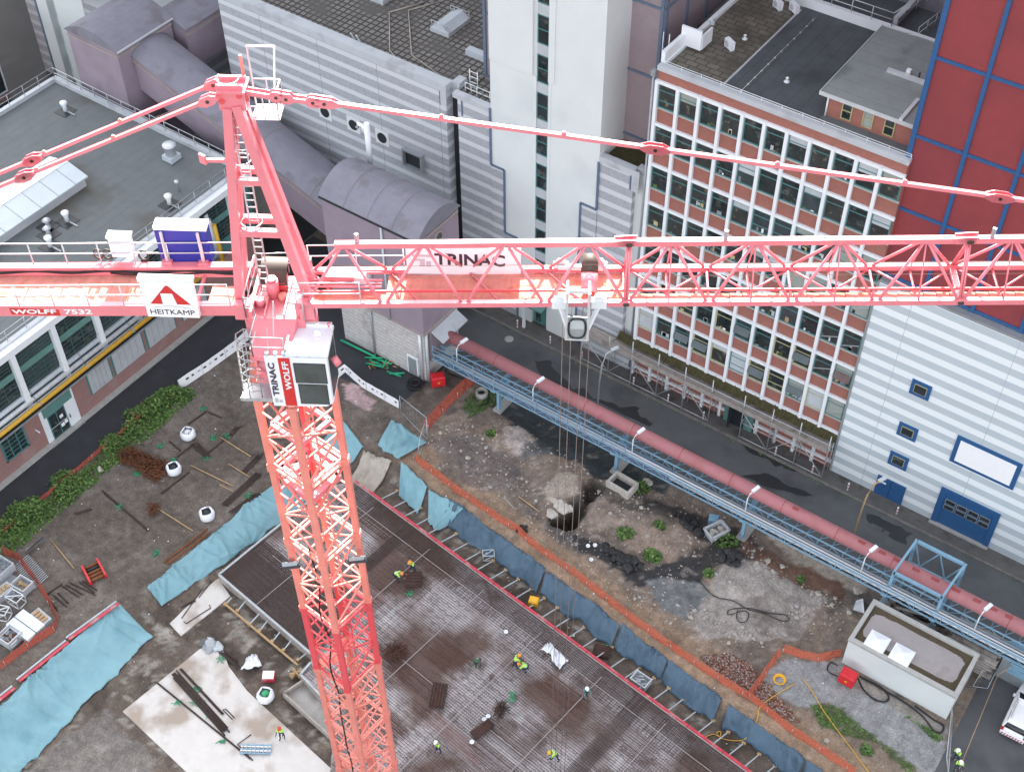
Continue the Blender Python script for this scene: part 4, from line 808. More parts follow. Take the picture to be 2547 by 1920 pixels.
# ------------------------------------------------------------------ scaffold canopy in front of the office
b = thing('scaffold_canopy', 'tubular scaffold with plank deck and mossy canopy along the brick office', 'scaffold', (-31, 73.4, .12))
s_ = MB(); XS = [-44.6, -41.8, -39.5, -36.9, -34.3, -31.7, -28.7, -26.1, -23.6, -21.0]
for i, x in enumerate(XS):
    s_.tube((x, 72.95, .1), (x, 72.95, 5.3 if i > 1 else 4.6), .045, 'galv', 6); s_.tube((x, 74.0, .1), (x, 74.0, 3.6), .045, 'galv', 6)
    s_.tube((x, 72.95, 3.45), (x, 74.0, 3.45), .04, 'galv', 6); s_.tube((x, 72.95, 2), (x, 74, 2), .04, 'galv', 6)
    if i < len(XS)-1 and i != 5:
        x2 = XS[i+1]
        for z in (.3, 2.0, 3.3): s_.tube((x, 72.95, z), (x2, 72.95, z), .04, 'galv', 6)
        if i % 2: s_.tube((x, 72.93, .3), (x2, 72.93, 3.3), .04, 'galv', 6)
        else: s_.tube((x, 72.93, 3.3), (x2, 72.93, .3), .04, 'galv', 6)
for z in (4.3,): s_.tube((-39.5, 72.9, z), (-21, 72.9, z), .035, 'galv', 6)
s_.build('tube_frame', b)
d = MB()
for i in range(9):
    x0, x1 = XS[i], XS[i+1]
    for j in range(4): d.box(x0+.03, 72.75+j*.33, 3.52+.01*(j % 2), x1-.03, 73.05+j*.33, 3.58+.01*(j % 2), 'board_grey')
    d.box(x0+.02, 72.68, 3.5, x1-.02, 72.74, 3.95, 'board_grey')
d.build('plank_deck', b)
d = MB(); n_ = 44
P_ = [[(-41.5+i*(20.6/n_), 73.55+.68*j/3, 3.95+.45*j/3+.07*R_.random()) for j in range(4)] for i in range(n_+1)]; d.grid(P_, 'moss'); d.build('mossy_canopy', b)
d = MB()
for i in range(n_//2): x = -41.5+i*(20.6/n_)*2; d.beam((x, 73.5, 4.0), (x, 74.25, 4.5), .08, .05, 'algae')
d.parts('canopy_seam', b)
b = thing('entrance_portal', 'sea green office entrance with dark open doorway under the scaffold canopy', 'entrance', (-29.6, 74.1, .12))
d = MB(); d.box(-30.8, 74.0, .12, -28.1, 74.1, 3.3, 'sea_green').box(-30.1, 73.96, .14, -28.9, 74.0, 2.7, 'dark_gap'); d.build('door_frame', b)
d = MB(); d.box(-30.15, 73.3, .14, -30.08, 74.0, 2.6, 'glass_sky'); d.build('open_leaf', b)

# ------------------------------------------------------------------ small white kiosk
b = thing('transformer_kiosk', 'small white flat roofed transformer kiosk with two white skylights', 'kiosk', (-7.8, 60.2, 0))
w = MB(); w.box(-11.9, 58.15, 0, -3.75, 62.3, 2.9, 'white_render'); w.build('wall', b)
w = MB(); w.box(-11.95, 58.1, 2.9, -3.7, 58.45, 3.15, 'sill_stone').box(-11.95, 62.0, 2.9, -3.7, 62.35, 3.15, 'sill_stone').box(-11.95, 58.45, 2.9, -11.65, 62.0, 3.15, 'sill_stone').box(-4.0, 58.45, 2.9, -3.7, 62.0, 3.15, 'sill_stone'); w.build('parapet', b)
w = MB(); w.box(-11.65, 58.45, 2.88, -4.0, 62.0, 2.93, 'algae'); w.build('roof', b)
out = []
for i in range(60):
    t = 2*math.pi*i/60; e = 3.2; cx_, sx_ = math.cos(t), math.sin(t)
    out.append((-7.85+3.55*abs(cx_)**(2/7)*(1 if cx_ > 0 else -1)+R_.uniform(-.04, .04), 60.25+1.25*abs(sx_)**(2/7)*(1 if sx_ > 0 else -1)+R_.uniform(-.05, .05)))
w = MB(); w.prism(out, 2.932, 2.945, 'kiosk_roof'); w.build('dry_patch', b)
for x in (-10.15, -8.25):
    s_ = MB(); z = 2.93; y = 59.1; h = .75; s_.box(x-h, y-h, z, x+h, y+h, z+.25, 'white_plastic').add([(x-h, y-h, z+.25), (x+h, y-h, z+.25), (x+h, y+h, z+.25), (x-h, y+h, z+.25), (x, y, z+.52)], [(0, 1, 4), (1, 2, 4), (2, 3, 4), (3, 0, 4)], 'white_plastic'); s_.build('skylight', b)
# ------------------------------------------------------------------ tower crane
AZ = rad(32.46); TP = Vector((-31.78, 27.88, 0)); U = Vector((math.cos(AZ), math.sin(AZ), 0)); N = Vector((math.sin(AZ), -math.cos(AZ), 0))
def K(s, o, z): return TP + U*s + N*o + Vector((0, 0, z))
def zb(s): return 49.88+.0505*s
def zt(s): return zb(s)+2.27
ROTM = rad(-4.14); WM = 1.2
def mc(a, b, z, w=WM):
    c, s = math.cos(ROTM), math.sin(ROTM); return Vector((-31.487-.00953*(z-20)+c*a*w-s*b*w, 28.095-.00682*(z-20)+s*a*w+c*b*w, z))
cr = thing('tower_crane', 'tall red and coral tower crane with lattice mast, white cab and long horizontal jib', 'crane', (-31.3, 28.2, -1.4))
COR = [(-1, -1), (1, -1), (1, 1), (-1, 1)]
joints = [44.6, 38.85, 33.15, 27.3, 21.35, 15.45, 9.6, 3.8, -1.4]
q = random.Random(5)
for i in range(8):
    z1, z0 = joints[i], joints[i+1]; k = 'crane_deep' if i == 3 else 'crane_coral'; m_ = MB()
    for (a, b) in COR:
        m_.beam(mc(a, b, z0), mc(a, b, z1), .3, .3, k, (1, .6, 0)); m_.beam(mc(a, b, z1-.28), mc(a, b, z1), .4, .4, k, (1, .6, 0)); m_.beam(mc(a, b, z0), mc(a, b, z0+.2), .38, .38, k, (1, .6, 0))
    for f_ in range(4):
        A_, B_ = COR[f_], COR[(f_+1) % 4]; n_ = 3
        for j in range(n_):
            za, zc = z0+.25+(z1-z0-.5)*j/n_, z0+.25+(z1-z0-.5)*(j+1)/n_
            m_.beam(mc(*A_, za), mc(*B_, za), .085, .085, k)
            p_, q_ = ((A_, B_) if (j+f_) % 2 else (B_, A_)); m_.beam(mc(*p_, za), mc(*q_, zc), .09, .09, k)
        m_.beam(mc(*A_, z1-.12), mc(*B_, z1-.12), .12, .16, k)
    m_.build('mast_section', cr)
    l_ = MB()   # inner ladder with landing
    for sx in (-.22, .22): l_.beam(mc(0, 0, z0)+Vector((sx, .55, 0)), mc(0, 0, z1)+Vector((sx, .55, 0)), .06, .06, k)
    for j in range(12): zz = z0+(z1-z0)*j/12; l_.beam(mc(0, 0, zz)+Vector((-.22, .55, 0)), mc(0, 0, zz)+Vector((.22, .55, 0)), .04, .04, k)
    if i in (3, 5, 7):
        zz = z0+.5; P_ = [mc(a*.93, b*.93, zz) for a, b in COR]
        e_ = (P_[1]-P_[0])*.34; l_.add([P_[0], P_[0]+e_, P_[3]+e_, P_[3], P_[0]-Vector((0, 0, .06)), P_[0]+e_-Vector((0, 0, .06)), P_[3]+e_-Vector((0, 0, .06)), P_[3]-Vector((0, 0, .06))], [(0, 1, 2, 3), (7, 6, 5, 4), (0, 4, 5, 1), (1, 5, 6, 2), (2, 6, 7, 3), (3, 7, 4, 0)], 'crane_deck' if i % 2 else k)
        for hz in (.55, 1.05): l_.beam(P_[0]+e_+Vector((0, 0, hz)), P_[3]+e_+Vector((0, 0, hz)), .05, .05, k)
    l_.build('mast_ladder', cr)
# guide frame inside the mast under the cab
m_ = MB()
for zz, w_ in ((37.7, .3), (38.6, .26), (41.6, .2)):
    for f_ in range(4): m_.beam(mc(*COR[f_], zz, .92), mc(*COR[(f_+1) % 4], zz, .92), w_, w_*1.1, 'crane_red')
m_.beam(mc(-.72, .72, 34.4), mc(-.72, .72, 42), .26, .26, 'crane_deep', (1, .6, 0))
m_.build('guide_frame', cr)
for (a, b, zz, rz) in ((-.75, -1.35, 31.6, 0), (1.35, .5, 31.9, .3)):
    m_ = MB(); p_ = mc(a, b, zz); m_.beam(p_+Vector((-.4, -.2, -.1)), p_+Vector((.4, .25, .15)), .34, .16, 'dark_gap', (.5, -.5, .6)).beam(p_+Vector((-.38, -.2, .0)), p_+Vector((.38, .25, .25)), .2, .05, 'metal_grey', (.5, -.5, .6)).beam(p_+Vector((0, .4, -.2)), p_, .1, .1, 'metal_grey'); m_.build('floodlight', cr)
m_ = MB(); m_.path([mc(.25, -.95, 30+0)+Vector((.1*math.sin(z*1.3), .1*math.cos(z), z-30)) for z in np.linspace(34, 2, 40)], .045, 'black_rubber', 5); m_.build('power_cable', cr)
# slewing part
m_ = MB(); m_.lathe(mc(0, 0, 44.6), [(1.5, 0), (1.5, .5), (1.25, .55), (1.25, 1.6), (1.5, 1.65), (1.5, 2.1), (1.3, 2.15), (1.3, 3.2), (1.5, 3.25), (1.5, 4.2)], 'crane_red', 32)
for (a, b) in COR: m_.beam(mc(a, b, 44.6), mc(a*.8, b*.8, 46.6), .3, .3, 'crane_coral')
m_.build('slewing_ring', cr)
def kbox(m_, s0, s1, o0, o1, z0, z1, k):
    c = [K(s, o, z) for z in (z0, z1) for s, o in ((s0, o0), (s1, o0), (s1, o1), (s0, o1))]
    return m_.add(c, [(3,2,1,0),(4,5,6,7),(0,1,5,4),(1,2,6,5),(2,3,7,6),(3,0,4,7)], k)
m_ = MB(); kbox(m_, -.95, 1.35, -1.3, 1.25, 48.7, 49.35, 'crane_red'); m_.add([K(s, o, z) for z0_, z1_ in ((48.9, 48.3), (49.34, 48.5)) for s, o, z in ((-.75, 1.25, z0_), (1.05, 1.25, z0_), (.8, 2.62, z1_), (-.66, 2.62, z1_))], [(3,2,1,0),(4,5,6,7),(0,1,5,4),(1,2,6,5),(2,3,7,6),(3,0,4,7)], 'crane_red'); kbox(m_, -.62, -.5, 1.25, 2.6, 47.9, 48.3, 'crane_red'); kbox(m_, .7, .8, 1.25, 2.6, 48.5, 49.0, 'crane_red')
kbox(m_, -.3, -.24, -.6, 1.25, 49.35, 49.5, 'crane_red'); kbox(m_, .5, .56, -1, 1.25, 49.35, 49.6, 'crane_red'); kbox(m_, -.9, -.75, -1.3, 1.25, 49.35, 49.7, 'crane_red'); kbox(m_, 1.2, 1.35, -1.3, 1.25, 49.35, 49.9, 'crane_red'); kbox(m_, 1.0, 1.75, .75, 1.1, 49.2, 50.1, 'crane_red'); kbox(m_, -1.5, -.85, .78, 1.12, 49.1, 49.9, 'crane_red')
m_.build('slewing_platform', cr)
m_ = MB(); n_ = 8
P_ = [[K(-.62+1.1*j, -.75+.72*math.sin(t)-.2, 49.75+.75*math.cos(t)) for j in (0, 1)] for t in np.linspace(-1.2, 1.5, n_)]; m_.grid(P_, 'drum_brown'); kbox(m_, -.3, .38, -.95, -.25, 49.4, 49.9, 'crane_deep'); m_.build('slew_motor_cover', cr)
m_ = MB(); m_.tube(K(-.1, -.1, 49.35), K(-.1, -.1, 50.2), .26, 'crane_red', 14).tube(K(-.1, -.1, 50.2), K(-.1, -.1, 50.32), .2, 'crane_red', 14).tube(K(.3, .1, 49.3), K(.3, .1, 49.6), .18, 'crane_coral', 10).tube(K(-.55, .5, 49.35), K(-.55, .5, 49.75), .2, 'crane_red', 12); m_.build('slew_motor', cr)
m_ = MB()
for z0_, pl in ((49.35, [(-1.0, -1.3), (-1.0, 1.25), (-.62, 1.3)]), (48.5, [(-.6, 1.3), (-.6, 2.6), (.7, 2.6)]), (49.35, [(1.35, 1.25), (1.35, -1.3), (.3, -1.5), (-.7, -1.4)])):
    railing(m_, [K(s, o, z0_) for s, o in pl], 'galv', 1.1, 1.0, .028)
m_.beam(K(-.2, 1.25, 49.3), K(0, 2.5, 48.6), .04, .04, 'galv').beam(K(.2, 1.25, 50.3), K(.35, 2.5, 49.6), .04, .04, 'galv').beam(K(.2, 1.25, 49.35), K(.2, 1.25, 50.3), .04, .04, 'galv'); m_.build('guard_rail', cr)
m_ = MB()   # cage of the climbing ladder beside the mast head
for i in range(8):
    z = 48.5-.42*i; o = 1.15+.05*i; pl = [K(-.75, o, z), K(-1.3, o-.1, z), K(-1.55, o+.2, z), K(-1.5, o+.55, z), K(-1.2, o+.75, z), K(-.7, o+.7, z)]
    m_.path(pl, .028, 'galv', 5)
for s, o in ((-1.3, -.1), (-1.55, .2), (-1.5, .55), (-1.2, .75), (-.7, .7)): m_.tube(K(s, 1.15+o, 48.5), K(s, 1.5+o, 45.5), .024, 'galv', 5)
m_.build('ladder_cage', cr); m_ = MB(); kbox(m_, -1.6, -.1, 1.3, 2.3, 45.5, 45.56, 'galv'); kbox(m_, -1.6, -.1, 2.26, 2.3, 45.56, 45.7, 'galv'); m_.build('landing', cr)
# cab
cb = MB(); kbox(cb, .72, 2.4, 1.05, 2.62, 45.95, 48.72, 'white_plastic'); kbox(cb, .55, .74, 1.2, 2.55, 45.9, 48.5, 'crane_red'); cb = cb.build('cab', cr)
m_ = MB(); kbox(m_, .74, 2.46, 1.0, 2.7, 48.72, 48.86, 'white_plastic'); kbox(m_, .95, 2.4, .98, 1.15, 48.86, 49.0, 'white_plastic'); m_.build('roof', cb)
m_ = MB(); m_.add([K(-.15, 2.62, 48.62), K(2.4, 2.62, 48.62), K(2.38, 2.62, 46.0), K(2.1, 2.62, 45.78), K(-.1, 2.62, 45.72), K(-.15, 2.7, 48.62), K(2.4, 2.7, 48.62), K(2.38, 2.7, 46.0), K(2.1, 2.7, 45.78), K(-.1, 2.7, 45.72)], [(0, 1, 2, 3, 4), (9, 8, 7, 6, 5), (0, 5, 6, 1), (1, 6, 7, 2), (2, 7, 8, 3), (3, 8, 9, 4), (4, 9, 5, 0)], 'white_plastic')
kbox(m_, .40, .88, 2.702, 2.712, 45.77, 48.6, 'sign_red'); m_.build('side_panel', cb)
for (s0, s1, z0, z1) in ((1.02, 2.26, 47.2, 48.3), (1.08, 2.22, 45.95, 47.08)):
    m_ = MB(); kbox(m_, s0-.03, s1+.03, 2.701, 2.72, z0-.03, z1+.03, 'dark_gap'); o_ = m_.build('window', cb); m_ = MB(); kbox(m_, s0, s1, 2.72, 2.728, z0, z1, 'glass_sky'); m_.build('pane', o_)
lettering('TRINAC', 'lettering', cb, K(.22, 2.71, 46.35), (0, 0, 1), -U, 1.95, .26, 'dark_text', .03)
lettering('WOLFF', 'lettering', cb, K(.79, 2.715, 46.75), (0, 0, 1), -U, 1.65, .26, 'white_paint', .03)
m_ = MB(); kbox(m_, -.02, .12, 2.702, 2.71, 45.95, 46.2, 'pale_blind'); kbox(m_, .16, .3, 2.702, 2.71, 45.95, 46.1, 'pale_blind'); m_.build('emblem', cb)
m_ = MB()
for s in (-.05, .3, .65, 1.2, 1.7): m_.tube(K(s, 2.55, 48.62), K(s, 2.55, 48.75), .09, 'pale_blind', 8)
m_.build('cab_lamp', cb)
m_ = MB(); kbox(m_, 2.4, 2.43, 1.2, 2.5, 46.2, 48.5, 'glass_sky'); m_.build('front_window', cb); m_ = MB(); m_.tube(K(2.55, 2.2, 48.2), K(2.75, 2.3, 47.9), .16, 'crane_red', 8).beam(K(1.9, .6, 47), K(2.3, 1.1, 49), .16, .16, 'crane_red'); m_.build('cab_bracket', cb)
# A-frame head
m_ = MB()
for sg in (1, -1):
    m_.beam(K(-1.38, .5*sg, 49.4), K(-.46, .26*sg, 58.9), .32, .34, 'crane_red', U); m_.beam(K(1.46, .5*sg, 49.9), K(-.12, .26*sg, 59.0), .34, .34, 'crane_red', U)
    kbox(m_, -.75, .22, .28*sg-.06, .28*sg+.06, 58.8, 59.85, 'crane_red')
    for zz, t_ in ((53.15, .24), (55.6, .2)):
        f1 = (zz-49.4)/9.5; f2 = (zz-49.9)/9.1; m_.beam(K(-1.38+.92*f1, (.5-.24*f1)*sg, zz), K(1.46-1.58*f2, (.5-.24*f2)*sg, zz), t_, t_+.06, 'crane_red')
for s, z, o in ((-1.03, 53.1, .4), (.9, 53.1, .4), (-.8, 55.6, .34), (.45, 55.6, .34), (-.5, 58.7, .28)): m_.beam(K(s, o, z), K(s, -o, z), .2, .24, 'crane_red')
kbox(m_, -.72, .3, -.5, .5, 59.6, 59.68, 'crane_red'); m_.tube(K(.05, -.42, 59.45), K(.05, .42, 59.45), .1, 'crane_deep', 10).tube(K(-.6, -.42, 59.2), K(-.6, .42, 59.2), .1, 'crane_deep', 10)
m_.beam(K(-.85, .6, 56.75), K(-1.65, .6, 56.75), .12, .14, 'crane_red').beam(K(-1.65, .6, 56.6), K(-1.65, .6, 57.0), .1, .3, 'crane_red')
m_.build('a_frame', cr)
m_ = MB()
for s0_, s1_ in ((-.2, -.05),):
    for sx in (0, .36): m_.tube(K(-.62+sx, -.2, 49.5), K(-.5+sx, -.1, 58.4), .035, 'metal_light', 6)
    for i in range(26): t_ = i/26; m_.tube(K(-.62+.12*t_, -.2+.1*t_, 49.5+8.9*t_), K(-.26+.12*t_, -.2+.1*t_, 49.5+8.9*t_), .026, 'metal_light', 5)
for zz in (53.4, 56.4): m_.path([K(-.42+.42*math.cos(t_), .05+.38*math.sin(t_), zz) for t_ in np.linspace(0, 6.2, 14)], .03, 'galv', 5)
m_.build('head_ladder', cr)
m_ = MB(); m_.path([K(-.35+.4*math.cos(t_), .42*math.sin(t_), 59.95) for t_ in np.linspace(-.4, 3.6, 12)], .03, 'galv', 5); m_.tube(K(.12, -.45, 59.5), K(.1, -.45, 60.6), .06, 'crane_coral', 6); m_.build('apex_hoop', cr)
m_ = MB(); kbox(m_, .1, 1.15, -1.5, -.55, 57.75, 57.8, 'metal_light'); railing(m_, [K(.1, -.55, 57.8), K(1.12, -.55, 57.8), K(1.12, -1.5, 57.8), K(.1, -1.5, 57.8)], 'metal_light', 1.1, .5, .03)
m_.beam(K(.1, -1.5, 60.3), K(1.1, -1.5, 60.3), .06, .06, 'white_paint').beam(K(1.1, -1.5, 60.3), K(1.0, -1.0, 58.8), .06, .06, 'white_paint').beam(K(.1, -1.5, 57.8), K(.1, -1.5, 60.3), .05, .05, 'metal_light').beam(K(-.3, -.4, 58.2), K(.3, -.7, 57.75), .08, .08, 'crane_red'); m_.build('head_platform', cr)
# pendant bars
def linkplate(m_, s, o, z, sl, L=.55, r=.2):
    d = (U+Vector((0, 0, sl))).normalized(); c = K(s, o, z); up = N.cross(d) if N.cross(d).z > 0 else -N.cross(d)
    for sg in (-1, 1):
        pr = [(-L, .07), (-L*.45, r), (L*.45, r), (L, .07), (L, -.07), (L*.45, -r), (-L*.45, -r), (-L, -.07)]
        vs = [c+d*a+up*b_+N*(sg*.1+e_) for e_ in (-.02, .02) for a, b_ in pr]; m_.add(vs, [tuple(range(8)), tuple(range(8, 16))[::-1]]+[(i, 8+i, 8+(i+1) % 8, (i+1) % 8) for i in range(8)], 'crane_red')
    m_.tube(c-N*.15, c+N*.15, .07, 'drum_brown', 8)
fz = lambda s: 59.02-.1385*(s-3.0)
for a_, b_ in ((3.0, 14.9), (14.9, 27.7), (27.7, 42)):
    m_ = MB(); m_.beam(K(a_, 0, fz(a_)), K(b_, 0, fz(b_)), .15, .15, 'crane_red')
    for s in (a_, b_): linkplate(m_, s, 0, fz(s), -.1385)
    for t_ in (.35, .72): s = a_+(b_-a_)*t_; m_.tube(K(s, -.05, fz(s)+.08), K(s, .05, fz(s)+.08), .1, 'crane_red', 8)
    m_.build('pendant_bar', cr)
m_ = MB()
for o in (-.12, .12): m_.beam(K(.05, o, 59.45), K(1.5, o, 59.2), .05, .2, 'crane_red').beam(K(1.5, o, 59.2), K(3, o, 59.02), .05, .18, 'crane_red')
for s, z in ((1.3, 59.24), (1.65, 59.18), (2.6, 59.06)): linkplate(m_, s, 0, z, -.12, .3, .22)
m_.build('pendant_link', cr)
bz = lambda s: 59.3+.482*(s+1.13)
for o in (-.5, .5):
    for a_, b_ in ((-1.05, -8.6), (-8.6, -19.5)):
        m_ = MB(); m_.beam(K(a_, o, bz(a_)), K(b_, o, bz(b_)), .13, .13, 'crane_red'); linkplate(m_, a_, o, bz(a_), .482, .4, .2); linkplate(m_, b_, o, bz(b_), .482, .5, .17)
        for t_ in (.5, .93): s = a_+(b_-a_)*t_; m_.tube(K(s, o-.05, bz(s)+.08), K(s, o+.05, bz(s)+.08), .09, 'crane_coral', 8)
        m_.build('back_stay', cr)
m_ = MB(); m_.tube(K(-.9, -.1, 59.25), K(-19, -.1, 50.4), .02, 'rope', 5); m_.build('stay_rope', cr)
# jib: three lattice sections
def node_t(s): return K(s, 0, zt(s)-.1)
nearN = [1.4+3.21*i for i in range(14)]
for (sa, sb) in ((1.0, 14.22), (14.22, 27.1), (27.1, 40)):
    m_ = MB(); k = 'crane_red'
    sa2 = 2.7 if sa < 2 else sa
    m_.beam(K(sa2, 0, zt(sa2)), K(sb, 0, zt(sb)), .24, .25, k); 
    for o in (-1, 1): m_.beam(K(sa, o, zb(sa)), K(sb, o, zb(sb)), .2, .24, k)
    for i, s in enumerate(nearN):
        if not (sa-.5 <= s < sb-.5): continue
        tp = s+1.62; nx = s+3.21
        for o in (-1, 1):
            m_.tube(K(s+.12, o, zb(s)+.1), node_t(tp-.1)+N*o*.08, .065, k, 7)
            if nx < sb+.6: m_.tube(node_t(tp+.1)+N*o*.08, K(nx-.12, o, zb(nx)+.1), .065, k, 7)
            if sa > 10: m_.tube(node_t(tp)+N*o*.08, K(tp, o, zb(tp)+.1), .035, k, 6)
        if sa > 10:
            m_.tube(K(s, -1, zb(s)), K(s+1.6, .35, zb(s)), .05, k, 6); m_.tube(K(s+1.6, .35, zb(s)), K(s+3.2, -1, zb(s)), .05, k, 6); m_.tube(K(s, -1, zb(s)), K(s, 1, zb(s)), .05, k, 6); m_.tube(K(s+1.6, -1, zb(s)), K(s+1.6, 1, zb(s)), .05, k, 6)
        else: m_.tube(K(s, -1, zb(s)-.05), K(s+1.6, 1, zb(s)-.05), .05, k, 6)
    for s in (sa+.05, sb-.05):
        if s > 2: m_.beam(K(s, -1, zb(s)), K(s, 1, zb(s)), .14, .14, k).tube(K(s, 1, zb(s)), node_t(s), .05, k, 6).tube(K(s, -1, zb(s)), node_t(s), .05, k, 6)
        if s > 3:
            for sg in (-1, 1): m_.beam(K(s-.5, sg*.14, zt(s)+.02), K(s+.25, sg*.14, zt(s)+.1), .05, .3, 'crane_red')
            m_.tube(K(s, -.2, zt(s)), K(s, .2, zt(s)), .09, 'drum_brown', 8).tube(K(s, .85, zb(s)), K(s, 1.16, zb(s)), .07, 'drum_brown', 8)
    m_.build('jib_section', cr)
m_ = MB(); kbox(m_, 2.2, 2.3, -.9, .9, 49.7, 49.75, 'crane_deck')
for i in range(40):
    s = 4.6+i*.24; kbox(m_, s, s+.235, -.88, .85, zb(s)-.16, zb(s)-.12+.004*(i % 2), 'crane_deck')
for i in range(52): s = 14.3+i*.5; kbox(m_, s, s+.48, .38, .88, zb(s)-.12, zb(s)-.08, 'crane_deck')
kbox(m_, 1.3, 4.6, .2, .85, zb(3)-.16, zb(3)-.1, 'crane_deck'); kbox(m_, 2.0, 3.4, -.6, -.2, 49.9, 50.4, 'crane_red')
for o in (-.75, -.3, -.1, .1): m_.tube(K(1.3, o, 50.1), K(4.4, o, 50.2), .05, 'crane_red', 6)
kbox(m_, 3.3, 3.75, -.35, .0, 50.2, 50.55, 'metal_light'); m_.build('jib_walkway', cr)
m_ = MB(); m_.beam(K(1.0, .35, zb(2)+.05), K(38, .35, zb(38)+.05), .06, .1, 'crane_deep'); m_.build('trolley_rail', cr)
m_ = MB(); 
for o, s0_, s1_ in ((-1.15, 1.3, 5.2), (1.1, 1.1, 3.7)): railing(m_, [K(s0_, o, zb(s0_)+.1), K(s1_, o, zb(s1_)+.1)], 'metal_light', 1.15, 1.9, .03)
m_.build('jib_rail', cr)
m_ = MB()
for o, dz in ((-.15, 1.0), (.1, .6), (-.9, .35), (.95, -.25)): m_.tube(K(2, o, zb(2)+dz), K(39, o, zb(39)+dz), .012, 'rope', 4)
m_.build('trolley_rope', cr)
for s in (3.6, 17.9, 27.9): m_ = MB(); m_.beam(K(s, 0, zt(s)-.1), K(s, 0, zt(s)+.55), .12, .14, 'metal_grey'); m_.build('rope_guide', cr)
# boards
sg = MB(); kbox(sg, 5.35, 9.98, -.92, -.86, zb(5)+.0, zb(10)+1.22, 'sign_white'); kbox(sg, 5.35, 9.98, -.94, -.84, zb(5)-.06, zb(5)+.0, 'pale_blind'); sg = sg.build('jib_sign', cr)
lettering('TRINAC', 'lettering', sg, K(6.5, -.86, zb(7)+.40), U, (0, 0, 1), 2.85, .62, 'dark_text', .03)
m_ = MB(); kbox(m_, 5.6, 6.35, -.86, -.85, zb(5)+.9, zb(5)+1.02, 'grey_text'); m_.add([K(5.85, -.85, zb(5)+.38), K(6.1, -.85, zb(5)+.38), K(6.1, -.85, zb(5)+.8), K(5.62, -.85, zb(5)+.8), K(5.62, -.85, zb(5)+.68), K(5.9, -.85, zb(5)+.68)], [(0, 1, 2, 3, 4, 5)], 'grey_text'); kbox(m_, 6.15, 6.35, -.86, -.85, zb(5)+.38, zb(5)+.68, 'grey_text'); m_.build('emblem', sg)
# counter-jib
m_ = MB(); zc = lambda s: 50.02+.047*s
m_.beam(K(-1.0, 1, zc(-1)-.34), K(-20, 1, zc(-20)-.34), .26, .56, 'crane_red').beam(K(-1.0, -1, zc(-1)-.1), K(-20, -1, zc(-20)-.1), .26, .5, 'crane_red').beam(K(-1.0, -1, zc(-1)+.2), K(-20, -1, zc(-20)+.2), .34, .1, 'crane_red')
for i in range(12): s = -1.5-i*1.6; m_.beam(K(s, -1, zc(s)-.3), K(s, 1, zc(s)-.4), .12, .14, 'crane_red')
m_.build('counter_jib', cr)
m_ = MB()
for i in range(26): s = -4.3-i*.62; kbox(m_, s-.6, s, -.85, .85, zc(s)-.26, zc(s)-.22, 'crane_deck')
kbox(m_, -2.6, -1.5, -.2, .85, zc(-2)-.26, zc(-2)-.22, 'crane_deck')
m_.build('counter_jib_deck', cr)
m_ = MB(); railing(m_, [K(-1.6, -1.15, zc(-1.6)+.2), K(-19, -1.15, zc(-19)+.2)], 'metal_light', 1.1, 1.5, .03); railing(m_, [K(-1.6, 1.1, zc(-1.6)-.05), K(-19, 1.1, zc(-19)-.05)], 'metal_light', 1.1, 1.5, .028); m_.build('counter_jib_rail', cr)
m_ = MB(); m_.path([K(s, -.83+.06*math.sin(s*2), zc(s)+.02) for s in np.linspace(-1.2, -12, 30)], .055, 'black_rubber', 5); m_.path([K(s, -.78+.05*math.sin(s*3+1), zc(s)-.05) for s in np.linspace(-1.2, -7, 20)], .04, 'black_rubber', 5); m_.build('cable', cr)
cj = [o for o in cr.children if o.name.startswith('counter_jib') and o.name == 'counter_jib'][0]
m_ = MB(); kbox(m_, -10.75, -8.72, 1.13, 1.142, zc(-10)-.54, zc(-9)-.24, 'sign_red'); pl_ = m_.build('name_plate', cj)
lettering('WOLFF', 'lettering', pl_, K(-10.68, 1.142, zc(-10)-.5), U+Vector((0, 0, .047)), (0, 0, 1), 1.85, .24, 'sign_white', .03)
lettering('7532', 'lettering', cj, K(-8.5, 1.135, zc(-8.5)-.5), U+Vector((0, 0, .047)), (0, 0, 1), 1.15, .27, 'sign_white', .03)
sg = MB(); kbox(sg, -4.95, -2.85, 1.18, 1.42, 49.42, 51.32, 'sign_white'); kbox(sg, -5.0, -2.8, 1.14, 1.46, 51.32, 51.5, 'white_plastic'); sg = sg.build('counter_jib_sign', cr)
m_ = MB(); c0_ = -3.9
def tri(pts_, k): m_.add([K(c0_+a, 1.428, 49.42+b_) for a, b_ in pts_], [tuple(range(len(pts_)))], k)
tri([(-.82, .72), (-.32, .72), (-.32, 1.3), (.18, 1.3), (.22, 1.5), (.05, 1.72), (-.05, 1.72)], 'sign_red'); tri([(.26, .72), (.82, .72), (.2, 1.5), (.16, 1.3)], 'sign_red')
m_.path([K(c0_+x, 1.43, 49.42+.62-.12*(x/.8)**2) for x in np.linspace(-.7, .75, 9)], .018, 'grey_text', 4); m_.build('emblem', sg)
lettering('HEITKAMP', 'lettering', sg, K(-4.8, 1.42, 49.58), U, (0, 0, 1), 1.8, .26, 'dark_text', .0)
m_ = MB(); kbox(m_, -4.88, -2.75, -1.75, -1.2, 50.05, 51.75, 'blue_paint'); kbox(m_, -4.9, -2.73, -1.78, -1.18, 51.75, 51.9, 'white_plastic')
for s in (-4.6, -3.1): m_.beam(K(s, -1.12, 50.0), K(s, -1.12, 51.7), .09, .09, 'metal_light'); kbox(m_, s-.2, s+.2, -1.3, -.95, 49.95, 50.2, 'crane_red')
m_.build('blue_sign_back', cr)
